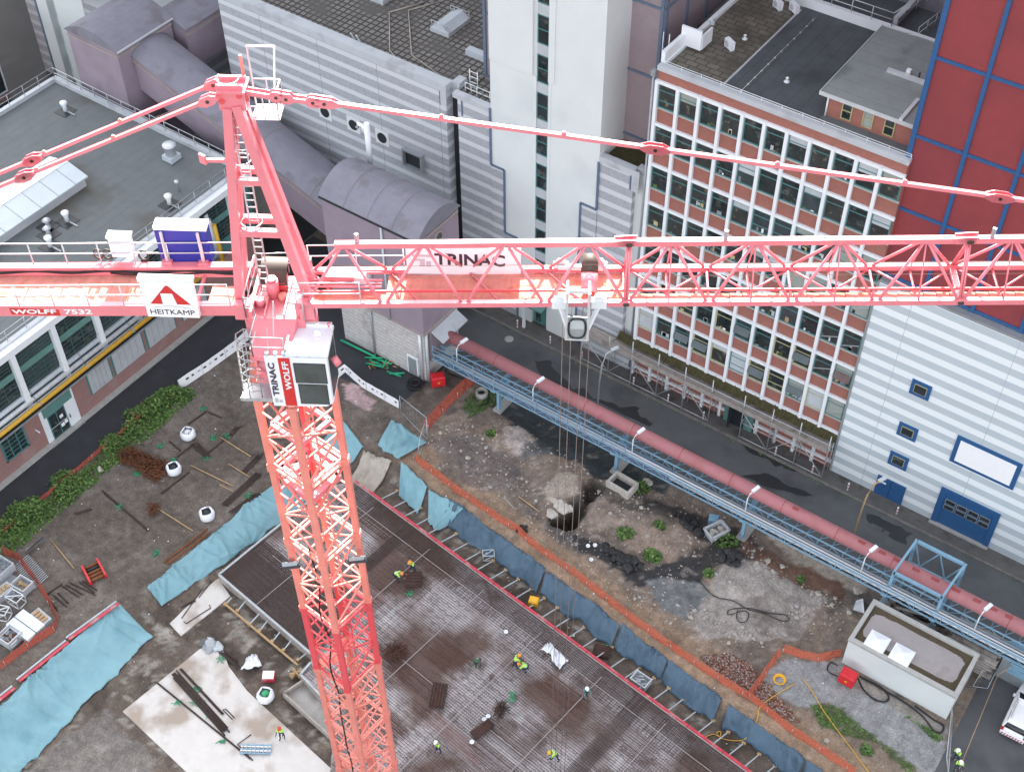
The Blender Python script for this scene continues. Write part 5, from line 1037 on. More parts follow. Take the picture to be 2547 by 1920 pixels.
m_ = MB(); kbox(m_, -6.9, -6.0, -1.55, -1.2, 50.2, 51.2, 'white_plastic'); kbox(m_, -6.95, -5.95, -1.6, -1.15, 51.2, 51.3, 'white_plastic'); m_.build('switch_cabinet', cr)
m_ = MB()
for s in (-7.5, -7.1, -5.6): m_.path([K(s+.2*math.cos(t_), -1.25, 50.3+.25*math.sin(t_)) for t_ in np.linspace(0, 6.2, 12)], .05, 'drum_brown', 5)
m_.parts('cable_coil', cr)
# trolley with maintenance basket, ropes and hook
tl = MB()
for s in (11.3, 12.85):
    for o in (-1.05, 1.08): kbox(tl, s, s+.6, o-.14, o+.14, zb(s)-.1, zb(s)+.28, 'white_paint'); tl.tube(K(s+.3, o-.1, zb(s)+.3), K(s+.3, o+.1, zb(s)+.3), .2, 'white_paint', 12)
kbox(tl, 11.5, 13.3, -1.0, -.8, zb(12)+.12, zb(12)+.3, 'white_paint'); kbox(tl, 11.4, 13.4, .0, .2, zb(12)-.45, zb(12)-.3, 'crane_coral'); tl.beam(K(11.6, 1.1, zb(12)), K(11.95, 1.5, zb(12)-.9), .14, .14, 'white_paint').beam(K(13.15, 1.1, zb(12)), K(12.75, 1.5, zb(12)-.9), .14, .14, 'white_paint')
tl = tl.build('trolley', cr)
m_ = MB(); kbox(m_, 11.85, 11.95, 1.15, 1.9, 49.3, 51.85, 'metal_light'); kbox(m_, 12.7, 12.8, 1.15, 1.9, 49.3, 51.85, 'metal_light'); kbox(m_, 11.95, 12.7, 1.1, 1.2, 51.2, 51.35, 'white_paint'); kbox(m_, 11.95, 12.7, 1.2, 1.9, 49.3, 49.4, 'metal_light'); kbox(m_, 11.95, 12.7, 1.86, 1.9, 49.4, 50.6, 'metal_grey'); kbox(m_, 12.05, 12.6, 1.9, 1.905, 49.95, 50.4, 'pale_blind')
e_ = [K(12.325+.34*math.copysign(abs(math.cos(t_))**.7, math.cos(t_)), 1.91, 50.0+.54*math.copysign(abs(math.sin(t_))**.8, math.sin(t_))) for t_ in np.linspace(0, 6.1, 24)]
m_.path(e_+e_[:1], .05, 'dark_gap', 5); m_.build('maintenance_basket', tl)
m_ = MB(); m_.tube(K(12.75, -.15, zb(12)+.6), K(12.75, .45, zb(12)+.1), .33, 'crane_red', 16).tube(K(12.75, -.75, zb(12)+1.0), K(12.75, -.15, zb(12)+.6), .34, 'drum_brown', 16); m_.build('winch_drum', tl)
m_ = MB()
for ds, o in ((-.55, .35), (-.2, -.35), (.25, .35), (.6, -.35)):
    m_.tube(K(12.3+ds, o, zb(12)-.3), K(12.3+ds*.7, o*.6, 6.2), .015, 'rope', 5)
m_.parts('hoist_rope', tl)
m_ = MB(); kbox(m_, 11.9, 12.7, -.2, .2, 5.0, 6.3, 'yellow_plastic'); m_.path([K(12.3, 0, 5), K(12.3, 0, 4.6), K(12.5, 0, 4.35), K(12.3, 0, 4.1), K(12.1, 0, 4.3)], .07, 'dark_gap', 8); m_.build('hook_block', tl)
def pip(x, y, poly):
    ins = False; n = len(poly)
    for i in range(n):
        x0, y0 = poly[i][:2]; x1, y1 = poly[(i+1) % n][:2]
        if (y0 > y) != (y1 > y) and x < (x1-x0)*(y-y0)/(y1-y0+1e-9)+x0: ins = not ins
    return ins
# ------------------------------------------------------------------ excavation: slab, reinforcement, formwork, tarps
F13, F20, F11 = fbm(gx, gy, 1.3), fbm(gx, gy, 2.0), fbm(gx, gy, 1.1)
def look(A_, x, y):     # bilinear look-up on the terrain grid
    u = min(max((x-xs[0])/.27, 0), len(xs)-1.001); v = min(max((y-ys[0])/.27, 0), len(ys)-1.001); i, j = int(u), int(v); u -= i; v -= j
    return float((A_[i, j]*(1-u)+A_[i+1, j]*u)*(1-v)+(A_[i, j+1]*(1-u)+A_[i+1, j+1]*u)*v)
def hz(x, y): return look(H_, x, y)
def atg(c, x, y):       # picture point onto the terrain itself
    p = at(c, x, y, 0)
    for _ in range(6): p = at(c, x, y, hz(p.x, p.y))
    return p
ZS = -.5
SLAB = [tuple(at('G', 120, 350, ZS))[:2], tuple(at('G', 740, 880, ZS))[:2], tuple(at('G', 735, 935, ZS))[:2], tuple(at('G', 665, 1015, ZS))[:2], tuple(at('G', 900, 1260, ZS))[:2], (-33, 24), (-4, 24), (-4, float(y_red(-4.))), (-52.6, float(y_red(-52.6))), (-54.0, 49.5)]
mat('slab_face', (.56, .54, .55), .85, .16, 1.4, stain=((.17, .112, .09), .15, .47)); overlay_src = M('slab_face')
n, b_, c_ = sock(overlay_src); g = n.nodes.new('ShaderNodeNewGeometry'); no = n.nodes.new('ShaderNodeTexNoise'); no.inputs['Scale'].default_value = .9; no.inputs['Detail'].default_value = 6; n.links.new(g.outputs['Position'], no.inputs['Vector'])
rp = n.nodes.new('ShaderNodeMapRange'); rp.inputs[1].default_value = .55; rp.inputs[2].default_value = .7; n.links.new(no.outputs[0], rp.inputs[0]); overlay(overlay_src, mathn(n, 'MULTIPLY', rp.outputs[0], .75), (.11, .07, .055))
b = thing('slab_pour', 'large reinforced floor slab under construction inside red edged formwork', 'floor slab', (-35, 38, -1.4))
w = MB(); w.prism(SLAB, -1.4, ZS-.12, 'slab_face'); w.build('blinding', b)
def runs(P0, d, L, poly, step=.3):
    t = np.arange(0, L, step); X = P0[0]+d[0]*t; Y = P0[1]+d[1]*t; ins = inpoly(X, Y, poly); out = []; i = 0
    while i < len(t):
        if ins[i]:
            j = i
            while j+1 < len(t) and ins[j+1]: j += 1
            if j > i: out.append(((X[i], Y[i]), (X[j], Y[j])))
            i = j+1
        else: i += 1
    return out
mat('mat_pink', (.32, .20, .19), .8, .2, 4); mat('bar_rust', (.135, .09, .08), .8, .25, 4); mat('bar_dark', (.075, .05, .045), .8, .25, 4); mat('strip_pale', (.34, .30, .29), .7, .15, 3)
dU = np.array([1, -.108]); dU = dU/np.hypot(*dU); dV = np.array([.108, 1]); dV = dV/np.hypot(*dV); O = np.array([-58.0, 51.5])
q = random.Random(3); rb = MB()
for i in range(142):    # bars along the slab
    p0 = O-dV*(.1+i*.2); p0 = p0-dU*2
    for a, c in runs(p0, dU, 62, SLAB):
        wd = .034 if (i // 14) % 3 else .045
        rb.beam((*a, ZS-.02), (*c, ZS-.02), wd, .02, 'bar_rust' if q.random() < .7 else 'bar_dark')
rb.build('rebar_layer', b); rb = MB()
for i in range(264):
    p0 = O+dU*(2+i*.2)-dV*(-1.0)
    for a, c in runs(p0, -dV, 34, SLAB):
        if q.random() < .12: continue
        rb.beam((*a, ZS-.05), (*c, ZS-.05), .012 if (i // 20) % 3 else .024, .012, 'bar_rust' if q.random() < .6 else 'bar_dark')
rb.build('rebar_layer', b); rb = MB()
for i in range(46):     # wavy spacer bars
    p0 = O-dV*(.5+i*.63); sh = q.uniform(0, 3)
    for a, c in runs(p0-dU*2, dU, 62, SLAB):
        a, c = np.array(a), np.array(c); L = np.hypot(*(c-a)); s0 = q.uniform(0, 2)
        while s0 < L-2.5:
            L2 = min(q.uniform(3, 7), L-s0); t = np.arange(0, L2, .13)
            rb.path([(*(a+dU*(s0+x)+dV*(.085*math.sin(x*2*math.pi/(.8+.15*math.sin(i))+sh)+.05*math.sin(x*.9+i))), ZS-.0) for x in t], .017, 'bar_dark', 3); s0 += L2+q.uniform(.3, 3.5)
rb.build('spacer_bar', b); rb = MB()
for i in range(420):    # starter bars along the edge strips
    p0 = np.array([-52.4, float(y_red(-52.4))])+dU*(i*.115); L = 1.6 if i % 3 else 2.6
    p1 = p0-dV*L; rb.beam((*p0, ZS+.03), (*p1, ZS+.03), .03, .03, 'bar_dark')
p0, p1 = np.array(SLAB[0]), np.array(SLAB[1])
for i in range(110):
    a = p0+(p1-p0)*(i/110); rb.beam((*a, ZS+.03), (*(a+dV*(4.6 if i % 2 else 3.4)), ZS+.03), .05, .03, 'bar_dark')
for i in range(32): a = p0+dV*(.15+i*.14); rb.beam((*a, ZS+.06), (*(a+(p1-p0)), ZS+.06), .04, .03, 'bar_dark')
for bx, bw in ((-22.5, 1.3), (-13, 1.0), (-46, .9)):
    for i in range(14): 
        for a, c in runs(np.array([bx+i*bw/14, 52.]), -dV, 34, SLAB): rb.beam((*a, ZS+.02), (*c, ZS+.02), .03, .03, 'bar_dark')
rb.build('starter_bar', b); rb = MB()
for x in (-49.5, -43.2, -37.4, -31.6, -25.8, -20, -14.2):
    for a, c in runs(np.array([x, float(y_red(x))-.9]), -dV, 30, SLAB): rb.beam((*a, ZS+.08), (*c, ZS+.08), .045, .05, 'strip_pale')
for dy in (1.75, 9.6, 17.4):
    a = np.array([-53., float(y_red(-53.))-dy])
    for a, c in runs(a, dU, 50, SLAB): rb.beam((*a, ZS+.09), (*c, ZS+.09), .04, .04, 'strip_pale')
rb.parts('joint_strip', b); rb = MB()
for i in range(34):     # extra mats lying on the mesh, bay by bay
    x, dy = q.uniform(-52, -8), q.uniform(1.5, 17); L, Wd = q.uniform(2.5, 6), q.uniform(1.2, 3.2); kk = q.choice(['bar_rust', 'bar_rust', 'rust'] if i % 3 else ['bar_rust', 'mat_pink'])
    for j in range(int(Wd/.13)):
        p0 = np.array([x+q.uniform(-.5, .5), float(y_red(x))-dy])-dV*(j*.13)
        for a, c in runs(p0, dU, L, SLAB): rb.beam((*a, ZS+.035), (*c, ZS+.035), .035, .02, kk)
    if rb.v: rb.build('top_mat', b)
    rb = MB()
w = MB()
for i in range(16):
    a = np.array([-52.5, float(y_red(-52.5))])+dU*i*3.1; c = a+dU*3.06
    w.beam((*a, -.93), (*c, -.93), .12, .9, 'board_grey'); w.beam((*(a+dV*.05), -.42), (*(c+dV*.05), -.42), .2, .1, 'signal_red'); w.beam((*(a-dV*.1), -.46), (*(c-dV*.1), -.46), .08, .06, 'strip_pale')
w.build('red_formwork', b)
w = MB()
for a, c in ((SLAB[0], SLAB[1]), (SLAB[3], SLAB[4]), (SLAB[3], SLAB[2]), (SLAB[0], SLAB[9])):
    w.beam((*a, -.92), (*c, -.92), .12, .95, 'board_grey'); w.beam((*a, -.43), (*c, -.43), .18, .08, 'metal_grey')
w.build('grey_formwork', b)
# trench bay beside the slab
bay = [tuple(at('G', 555, 1150, -1)), tuple(at('G', 870, 1440, -1)), tuple(at('G', 900, 1300, -1)), tuple(at('G', 690, 1060, -1))]
w = MB(); w.prism([p[:2] for p in bay], -1.39, -1.2, 'concrete')
for a, c in zip(bay, bay[1:]+bay[:1]): w.beam((a[0], a[1], -1.0), (c[0], c[1], -1.0), .14, .6, 'board_grey')
solo(w, 'formwork_bay', 'open grey formwork bay between the slab corner and crane mast', 'formwork')
# props bracing the red formwork
t = thing('formwork_prop', 'slim steel prop bracing the red edged formwork against the trench side', 'prop', (0, 0, -1.35), 0, 'props along the red formwork', local=True)
m_ = MB(); m_.beam((0, 0, .55), (.38, 1.85, .1), .075, .075, 'pale_blind'); m_.build('strut', t); m_ = MB(); m_.box(.24, 1.78, 0, .54, 1.98, .2, 'timber'); m_.build('foot_block', t)
for i in range(33):
    x = -49.8+i*1.33; c = (x, float(y_red(x))+.1, -1.35)
    if i == 0: t.location = c
    else: dup(t, c)
def tarp(name, label, C, k, group=None, lift=.07, nu=34, nv=14, amp=.10, seed=0, cat='tarpaulin', folds=5, drape=True, edge=.04):
    """cloth lying over the ground between four world corners (top-left, top-right, bottom-right, bottom-left), with creases fanning out from its fixing points"""
    C = [np.array(c[:2], float) for c in C]; q = np.random.RandomState(seed)
    Lu = max(np.hypot(*(C[1]-C[0])), np.hypot(*(C[2]-C[3]))); Lv = max(np.hypot(*(C[3]-C[0])), np.hypot(*(C[2]-C[1])))
    nu = max(8, min(170, int(Lu/.14))); nv = max(8, min(60, int(Lv/.14)))
    u = np.linspace(0, 1, nu+1)[:, None]*np.ones((1, nv+1)); v = np.ones((nu+1, 1))*np.linspace(0, 1, nv+1)[None, :]
    sx, sy = u*Lu, v*Lv; ej = fbm(sx+seed*9, sx*0+seed, 1.4)*edge*6; et = fbm(sx+seed*5, sx*0+3, 2.0)*edge*3
    vv = np.clip(v, 0, 1)*(1+ej)+et*(1-v)
    PX = [(C[0][i]*(1-u)+C[1][i]*u)*(1-vv)+(C[3][i]*(1-u)+C[2][i]*u)*vv for i in (0, 1)]
    Z_ = np.vectorize(hz)(PX[0], PX[1])+lift if drape else np.zeros_like(u)+lift
    w_ = .5*fbm(sx+seed*7, sy*.45, 1.6)+.35*np.abs(fbm(sx*1.3+seed, sy*.35+5, .8))
    na = max(2, int(Lu/2.6))
    for i in range(na*2):
        ua = q.uniform(0, Lu); va = 0 if i % 2 else Lv*q.choice([0, 1]); dx, dy = sx-ua, np.abs(sy-va)+.25; r = np.hypot(dx, dy); an = np.arctan2(dx, dy)
        w_ = w_+q.uniform(.3, .8)*np.maximum(0, np.sin(an*q.uniform(7, 15)+q.uniform(0, 6)))**2*np.exp(-r/q.uniform(.8, 1.9))*np.minimum(1, r/.5)
    for i in range(int(2+Lu*.8)):
        ua = q.uniform(0, Lu); sl = q.uniform(-.45, .45); d = (sx-ua-sl*sy+.25*fbm(sy*2+i, sx, 1.2))/q.uniform(.06, .16); w_ = w_+q.uniform(.2, .6)*np.exp(-d*d)*np.clip(np.sin(v*3.1+q.uniform(-.6, .6)), 0, 1)
    Z_ = Z_+np.maximum(amp*w_*2.6, -.05)
    m_ = MB(); m_.grid([[(PX[0][i, j], PX[1][i, j], Z_[i, j]) for j in range(nv+1)] for i in range(nu+1)], k)
    o = solo(m_, name, label, cat, group=group); so_ = o.modifiers.new('thickness', 'SOLIDIFY'); so_.thickness = .015; return o
w4 = lambda *l: [(x, y) for x, y in l]
tarp('tarp', 'light blue tarp with red edging boards covering the bank at lower left', [at('E', 780, 520, 0), (-59.75, 12), (-55.2, 12), at('E', 1020, 760, -1.3)], 'tarp_light', amp=.17, seed=1, nu=60)
tarp('tarp', 'light blue tarp over the bank beside the crane mast, above the concrete strip', [(-57.7, 47.2), at('E', 985, 440, 0), at('E', 1095, 590, -1.3), (-54.7, 47.8)], 'tarp_light', amp=.16, seed=2, nu=44)
tarp('tarp', 'light blue tarp strung from fence frame near the orange netting', [at('S', 1640, 690, .5), at('S', 1940, 870, .7), at('S', 1680, 1070, 0), at('S', 1525, 930, 0)], 'tarp_light', amp=.14, seed=3, nu=18, lift=.3)
tarp('tarp', 'light blue tarp half hidden behind the crane mast', [at('S', 1190, 690, 0), at('S', 1390, 900, 0), at('S', 1270, 1000, 0), at('S', 960, 960, 0)], 'tarp_light', amp=.12, seed=4, nu=18)
tarp('tarp', 'torn light blue tarp hanging at the left end of the dark bank', [at('S', 1720, 1070, 0), at('S', 1945, 1270, 0), at('S', 1860, 1490, -.9), at('S', 1700, 1330, -.9)], 'tarp_light', amp=.16, seed=5, nu=20, lift=.15)
tarp('tarp', 'light blue tarp draped over the first dark blue bank sheet', [at('S', 1955, 1290, 0), at('A', 530, 1480, 0), at('A', 290, 1650, -.9), at('A', 220, 1560, -.9)], 'tarp_light', amp=.16, seed=6, nu=20, lift=.2)
pcs = [(-44.6, -34.35), (-34.2, -26.95), (-26.8, -22.45), (-22.4, -17.6), (-16.95, -10.5), (-10.4, -3)]
labs = ['longest dark blue bank sheet beside the light blue tarps', 'dark blue bank sheet behind the yellow box', 'short dark blue bank sheet right of the yellow box', 'dark blue bank sheet behind the steel basket', 'dark blue bank sheet ending at the yellow hose', 'dark blue bank sheet at the bottom edge of the photo']
for i, (a, c) in enumerate(pcs):
    tarp('bank_sheet', labs[i], [(a, y_top(np.array(a))+.05), (c, y_top(np.array(c))+.05), (c+.1, float(y_red(c))+1.95), (a+.2, float(y_red(a))+1.95)], 'tarp_dark', 'dark blue sheets on the bank', edge=.11, amp=.2, seed=20+i, nu=int((c-a)*4.5), lift=.1, folds=(c-a)*.7)
tarp('fleece_sheet', 'dirty beige fleece sheet lying beside the crane mast by the slab corner', [at('S', 1390, 950, -.2), at('S', 1640, 1060, -.2), at('S', 1470, 1310, -.9), at('S', 1270, 1200, -.9)], 'fleece', amp=.2, seed=31, nu=18, cat='sheet')
tarp('plastic_sheet', 'crumpled white plastic sheet on the rebar', [at('B', 715, 808, ZS), at('B', 845, 925, ZS), at('B', 785, 985, ZS), at('B', 735, 930, ZS)], 'white_plastic', amp=.22, seed=32, nu=14, lift=ZS+.05, drape=False, cat='sheet')
tarp('plastic_sheet', 'small white plastic sheet beside the larger one on the rebar', [at('B', 705, 808, ZS), at('B', 735, 830, ZS), at('B', 730, 890, ZS), at('B', 663, 850, ZS)], 'white_plastic', amp=.12, seed=33, nu=8, nv=6, lift=ZS+.05, drape=False, cat='sheet')
for i, (a, c) in enumerate((((460, 783), (795, 540)), ((130, 1062), (458, 800)), ((-260, 1390), (100, 1105)))):
    p, r_ = at('E', *a, .1), at('E', *c, .1); m_ = MB(); m_.beam((p.x, p.y, .16), (r_.x, r_.y, .16), .26, .05, 'signal_red'); m_.beam((p.x-.28, p.y, .14), (r_.x-.28, r_.y, .14), .14, .08, 'pale_blind')
    solo(m_, 'edge_board', ['upper', 'middle', 'lowest'][i]+' red edging board along the top of the light blue tarp', 'board', group='red boards on the tarp edge')
# concrete areas left of the slab
def flat(name, label, cat, poly, z0, z1, k):
    m_ = MB(); m_.prism([p[:2] for p in poly], z0, z1, k); return solo(m_, name, label, cat)
mat('blinding_white', (.60, .575, .545), .9, .06, 1.2, stain=((.36, .30, .25), .33, .5))
flat('blinding_slab', 'pale stained concrete blinding slab with rebar bundles lying on it', 'concrete slab', [at('E', 820, 1260, -1.3), at('E', 1340, 840, -1.3), at('E', 1480, 820, -1.3), at('E', 1530, 960, -1.3), at('E', 1650, 1120, -1.3), at('E', 1790, 1250, -1.3), at('G', 900, 1670, -1.3), (-37, 24), at('E', 1500, 1910, -1.3), at('E', 1250, 1667, -1.3)], -1.5, -1.3, 'blinding_white')
flat('concrete_strip', 'pale concrete strip beside the light blue tarp with scattered rods', 'concrete slab', [at('E', 1105, 640, -1.3), at('E', 1460, 370, -1.3), at('E', 1540, 490, -1.3), at('E', 1210, 755, -1.3)], -1.5, -1.3, 'blinding_white')
# ------------------------------------------------------------------ rods, planks, bundles
def rods(c, a, d, label, cat='steel bar', name='rebar_bundle', n=3, r=.035, k='rust_dark', spread=.05, z=None, group=None):
    p = at(c, *a, z) if z is not None else atg(c, *a); e = at(c, *d, z) if z is not None else atg(c, *d); m_ = MB(); v = (e-p).normalized(); s_ = Vector((-v.y, v.x, 0)); q_ = random.Random(int(a[0]*7+d[1]))
    for i in range(n):
        o = s_*((i-(n-1)/2)*spread)+Vector((0, 0, r+.03+(i % 2)*r*.9)); j = v*q_.uniform(-.25, .25)
        m_.tube(p+o+j, e+o+j, r, k, 6)
    return solo(m_, name, label, cat, group=group)
for c, a, d, n_, lab in (('Q', (890, 1330), (1270, 1655), 3, 'thin rusty bar bundle with green tie, alone on bare soil left of the bags'), ('Q', (1935, 1440), (2230, 1170), 6, 'thickest dark rebar bundle beside the lower tarp end'), ('Q', (1995, 1505), (2212, 1350), 5, 'dark rebar bundle between thick bundle and light blue tarp'), ('Q', (2095, 1160), (2240, 1010), 5, 'short dark rebar bundle under the crane mast edge'), ('Q', (1680, 925), (1785, 1020), 6, 'short thick rebar bundle right below the upper white bag'), ('Q', (1450, 890), (1550, 972), 2, 'two short bars left of the upper white bag'), ('Q', (1525, 1030), (1680, 905), 2, 'pair of bars running up to the upper white bag'), ('Q', (1400, 1335), (1640, 1150), 2, 'pair of dark bars running from the middle white bag'), ('Q', (1600, 760), (1765, 645), 2, 'pair of bars with green tie above the upper white bag'), ('Q', (1800, 985), (2080, 760), 2, 'pair of long bars right of the upper white bag'), ('Q', (1990, 835), (2040, 775), 4, 'very short rebar bundle near the mast'), ('Q', (1780, 640), (1900, 690), 2, 'two short bars near the white banner barrier'), ('Q', (640, 1520), (780, 1478), 3, 'short rusty bars at the grass edge')):
    rods(c, a, d, lab, n=n_, spread=.09 if n_ > 3 else .06, r=.05 if n_ > 3 else .035)
for c, a, d, lab in (('Q', (1620, 1092), (1985, 1270), 'long pale timber batten right of the middle white bag'), ('Q', (1910, 1278), (2212, 1425), 'pale timber batten beside the thick rebar bundle'), ('Q', (1305, 1440), (1640, 1652), 'reddish timber batten left of the lowest white bag'), ('Q', (1970, 1092), (2150, 1205), 'short timber batten near the mast and rebar'), ('Q', (1910, 870), (2170, 1035), 'timber batten crossing the bars near the mast'), ('E', (338, 115), (490, 300), 'yellowish timber plank below the grass corner'), ('A', (1000, 1368), (1180, 1500), 'reddish timber batten on the rubble near the orange net')):
    rods(c, a, d, lab, 'timber', 'timber_batten', 1, .06, 'timber')
for i, (c, a, d) in enumerate((('E', (1085, 275), (1380, 50)), ('E', (1115, 285), (1395, 75)))):
    rods(c, a, d, ['upper', 'lower'][i]+' rusty rod bundle along the back of the light blue tarp', n=3, k='rust_orange', spread=.06)
for a, d in (((640, 575), (800, 770)), ((745, 560), (910, 715)), ((790, 520), (940, 665)), ((860, 430), (1085, 585)), ((905, 410), (1130, 545)), ((960, 385), (1300, 550)), ((1100, 380), (1310, 530)), ((1170, 380), (1365, 510)), ((650, 555), (870, 400))):
    rods('L', a, d, 'rusty steel rod lying loose between red frame and orange net', n=2, r=.03, group='loose rods by the red frame', name='steel_rod')
zb_ = -1.29
for a, d, n_, lab in (((1175, 1020), (1520, 1405), 6, 'thick dark rebar bundle with green ties on the pale slab'), ((1215, 985), (1500, 1290), 3, 'thinner rebar bundle parallel to the thick one on pale slab'), ((1052, 1072), (1690, 1590), 2, 'very long thin bar pair across the pale slab'), ((1470, 865), (1600, 970), 4, 'short rebar bundle at the head of the pale slab'), ((1520, 870), (1595, 935), 3, 'shortest rebar bundle beside the collapsed white bag'), ((1130, 610), (1290, 530), 3, 'rod bundle on the concrete strip below the tarp')):
    rods('E', a, d, lab, n=n_, z=zb_, spread=.1 if n_ > 4 else .06, r=.055 if n_ > 4 else .035)
for i, pl in enumerate((((1555, 1315), (1490, 1250), (1510, 1245), (1570, 1305)), ((1680, 1415), (1590, 1480), (1690, 1590)), ((1230, 660), (1245, 675), (1410, 570), (1400, 550)), ((1215, 640), (1385, 400), (1415, 395), (1330, 500)))):
    m_ = MB(); m_.path([at('E', *p, zb_)+Vector((0, 0, .04)) for p in pl], .035, 'rust_dark', 5); solo(m_, 'bent_bar', ['small bent steel hook bar beside the thick bundle', 'bent bar around the grey ladder stack', 'U shaped bar on the concrete strip', 'long looped bar on the concrete strip'][i], 'steel bar')
# green binding straps scattered with the steel
m_ = MB(); q = random.Random(9)
for c, x, y, z in [('Q', 1745, 620, None), ('Q', 1835, 860, None), ('Q', 1960, 850, None), ('Q', 1770, 1030, None), ('Q', 1495, 1045, None), ('Q', 1185, 1165, None), ('Q', 1025, 1455, None), ('Q', 2140, 1350, None), ('Q', 1380, 930, None), ('E', 1310, 1190, zb_), ('E', 1345, 1215, zb_), ('E', 1400, 1290, zb_), ('E', 1180, 1220, zb_), ('E', 1480, 1470, zb_), ('E', 1480, 910, zb_), ('E', 1320, 1110, zb_), ('E', 1035, 210, None), ('B', 460, 1165, ZS), ('B', 1085, 830, -1.3), ('B', 1010, 890, -1.3), ('S', 1545, 200, None), ('S', 660, 830, None), ('G', 1390, 480, ZS)]:
    p = at(c, x, y, z) if z is not None else atg(c, x, y)
    for j in range(4):
        t0 = q.uniform(0, 6.3); r_ = q.uniform(.1, .34); m_.path([p+Vector((q.uniform(-.25, .25), q.uniform(-.25, .25), .06))+Vector((r_*math.cos(t0+t_)*(.5+t_/4), r_*math.sin(t0+t_), .03*math.sin(t_*3))) for t_ in np.linspace(0, q.uniform(1, 2.4), 6)], .028, 'bundle_green', 4)
solo(m_, 'binding_straps', 'green binding straps scattered among the steel on the site', 'strap', kind='stuff')
# rusty wire piles
def tangle(c, poly, label, z=None, n=260, k='rust_orange', name='wire_pile', hmax=.5):
    m_ = MB(); q = random.Random(len(label)); P_ = [at(c, *p, z) if z is not None else atg(c, *p) for p in poly]; X = [p.x for p in P_]; Y = [p.y for p in P_]
    cnt = 0
    while cnt < n:
        x, y = q.uniform(min(X), max(X)), q.uniform(min(Y), max(Y))
        if not pip(x, y, [(p.x, p.y) for p in P_]): continue
        z0 = (hz(x, y) if z is None else z)+q.uniform(.03, hmax); a = q.uniform(0, 6.28); L = q.uniform(.2, .55)
        m_.path([(x-L*math.cos(a), y-L*math.sin(a), z0-.05), (x, y, z0+q.uniform(-.05, .15)), (x+L*math.cos(a+.5), y+L*math.sin(a+.5), z0-.05)], .022, k if q.random() < .7 else 'rust', 3); cnt += 1
    return solo(m_, name, label, 'wire pile')
tangle('Q', ((1030, 980), (1130, 960), (1330, 1050), (1430, 1090), (1430, 1180), (1340, 1240), (1250, 1190), (1150, 1110), (1040, 1080)), 'long tangled pile of rusty wire beside the grass strip', n=560)
tangle('Q', ((1290, 1440), (1350, 1450), (1350, 1520), (1280, 1510)), 'small rusty wire heap next to the reddish batten', n=50)
tangle('G', ((1240, 850), (1300, 810), (1375, 850), (1350, 910), (1260, 930), (1220, 890)), 'brown heap of loose tie wire on the rebar by the mast', ZS, 170, 'rust')
tangle('B', ((350, 1260), (390, 1210), (430, 1240), (380, 1300)), 'small wire heap with green straps on the rebar', ZS, 70, 'rust_dark')
def stack(c, x, y, z, L, wd, hgt, rz, label):
    p = at(c, x, y, z); t = MB(); n_ = 9
    ca, sa = math.cos(rz), math.sin(rz)
    for l_ in range(3):
        for i in range(n_):
            o = (i-(n_-1)/2)*wd/n_; cx_, cy_ = p.x-sa*o, p.y+ca*o
            t.tube((cx_-ca*L/2, cy_-sa*L/2, z+.05+l_*hgt/3), (cx_+ca*L/2, cy_+sa*L/2, z+.05+l_*hgt/3), wd/n_*.42, 'rust' if (i+l_) % 2 else 'rust_dark', 5)
    return solo(t, 'rebar_stack', label, 'rebar stack')
stack('G', 1422, 390, ZS, 1.3, 1.25, .45, rad(35), 'square stack of cut bars beside two bending workers'); stack('G', 1588, 1160, ZS, 1.9, 1.1, .4, rad(118), 'dark rebar stack with green ties right of the mast'); stack('B', 268, 1385, ZS, 1.7, .7, .35, rad(75), 'dark rebar stack next to the white tape rolls'); stack('B', 1065, 868, -1.35, 1.3, 1.0, .4, rad(20), 'rebar stack with green straps in the trench behind the red formwork')
# ------------------------------------------------------------------ bags, crates, boxes
def bag(p, label, fill, s=.8):
    t = thing('bulk_bag', label, 'bulk bag', p, R_.uniform(0, 1.5), 'white bulk bags', local=True)
    m_ = MB(); n_ = 20; P_ = []
    for z, r_ in ((0, .62), (.15, .74), (.5, .78), (.8, .70), (.98, .58), (.9, .46)):
        P_.append([(s*r_*math.copysign(abs(math.cos(a))**.75, math.cos(a))*(1+.07*math.sin(5*a+z*3)), s*r_*math.copysign(abs(math.sin(a))**.75, math.sin(a))*(1+.07*math.cos(4*a)), s*z*(1+.06*math.sin(3*a))) for a in np.linspace(0, 2*math.pi, n_+1)])
    m_.grid(P_, 'white_plastic'); m_.build('bag_body', t)
    m_ = MB(); m_.lathe((0, 0, .55*s), [(.5*s, 0), (.45*s, .16), (.2*s, .26)], fill, 12); m_.build('bag_fill', t)
    m_ = MB()
    for a in (.8, 2.4, 3.9, 5.5): m_.path([(s*.55*math.cos(a), s*.55*math.sin(a), .95*s), (s*.4*math.cos(a+.3), s*.4*math.sin(a+.3), 1.12*s), (s*.3*math.cos(a+.5), s*.3*math.sin(a+.5), .95*s)], .03, 'navy_cloth', 4)
    m_.build('lifting_loop', t)
bag(atg('Q', 1622, 850), 'uppermost white bulk bag, nearly closed, on the bare soil', 'white_plastic'); bag(atg('Q', 1500, 1150), 'white bulk bag with dark contents beside the rusty wire pile', 'dark_gap'); bag(atg('Q', 1785, 1540), 'white bulk bag with dark contents nearest the light blue tarp', 'dark_gap'); bag(at('E', 1780, 1170, zb_), 'white bulk bag filled with green straps on the pale slab', 'bundle_green')
tarp('empty_bag', 'collapsed empty white bag beside the red box on the pale slab', [at('E', 1665, 900, zb_), at('E', 1720, 893, zb_), at('E', 1755, 965, zb_), at('E', 1612, 1000, zb_)], 'white_plastic', amp=.2, seed=40, lift=zb_+.12, drape=False, cat='bag')
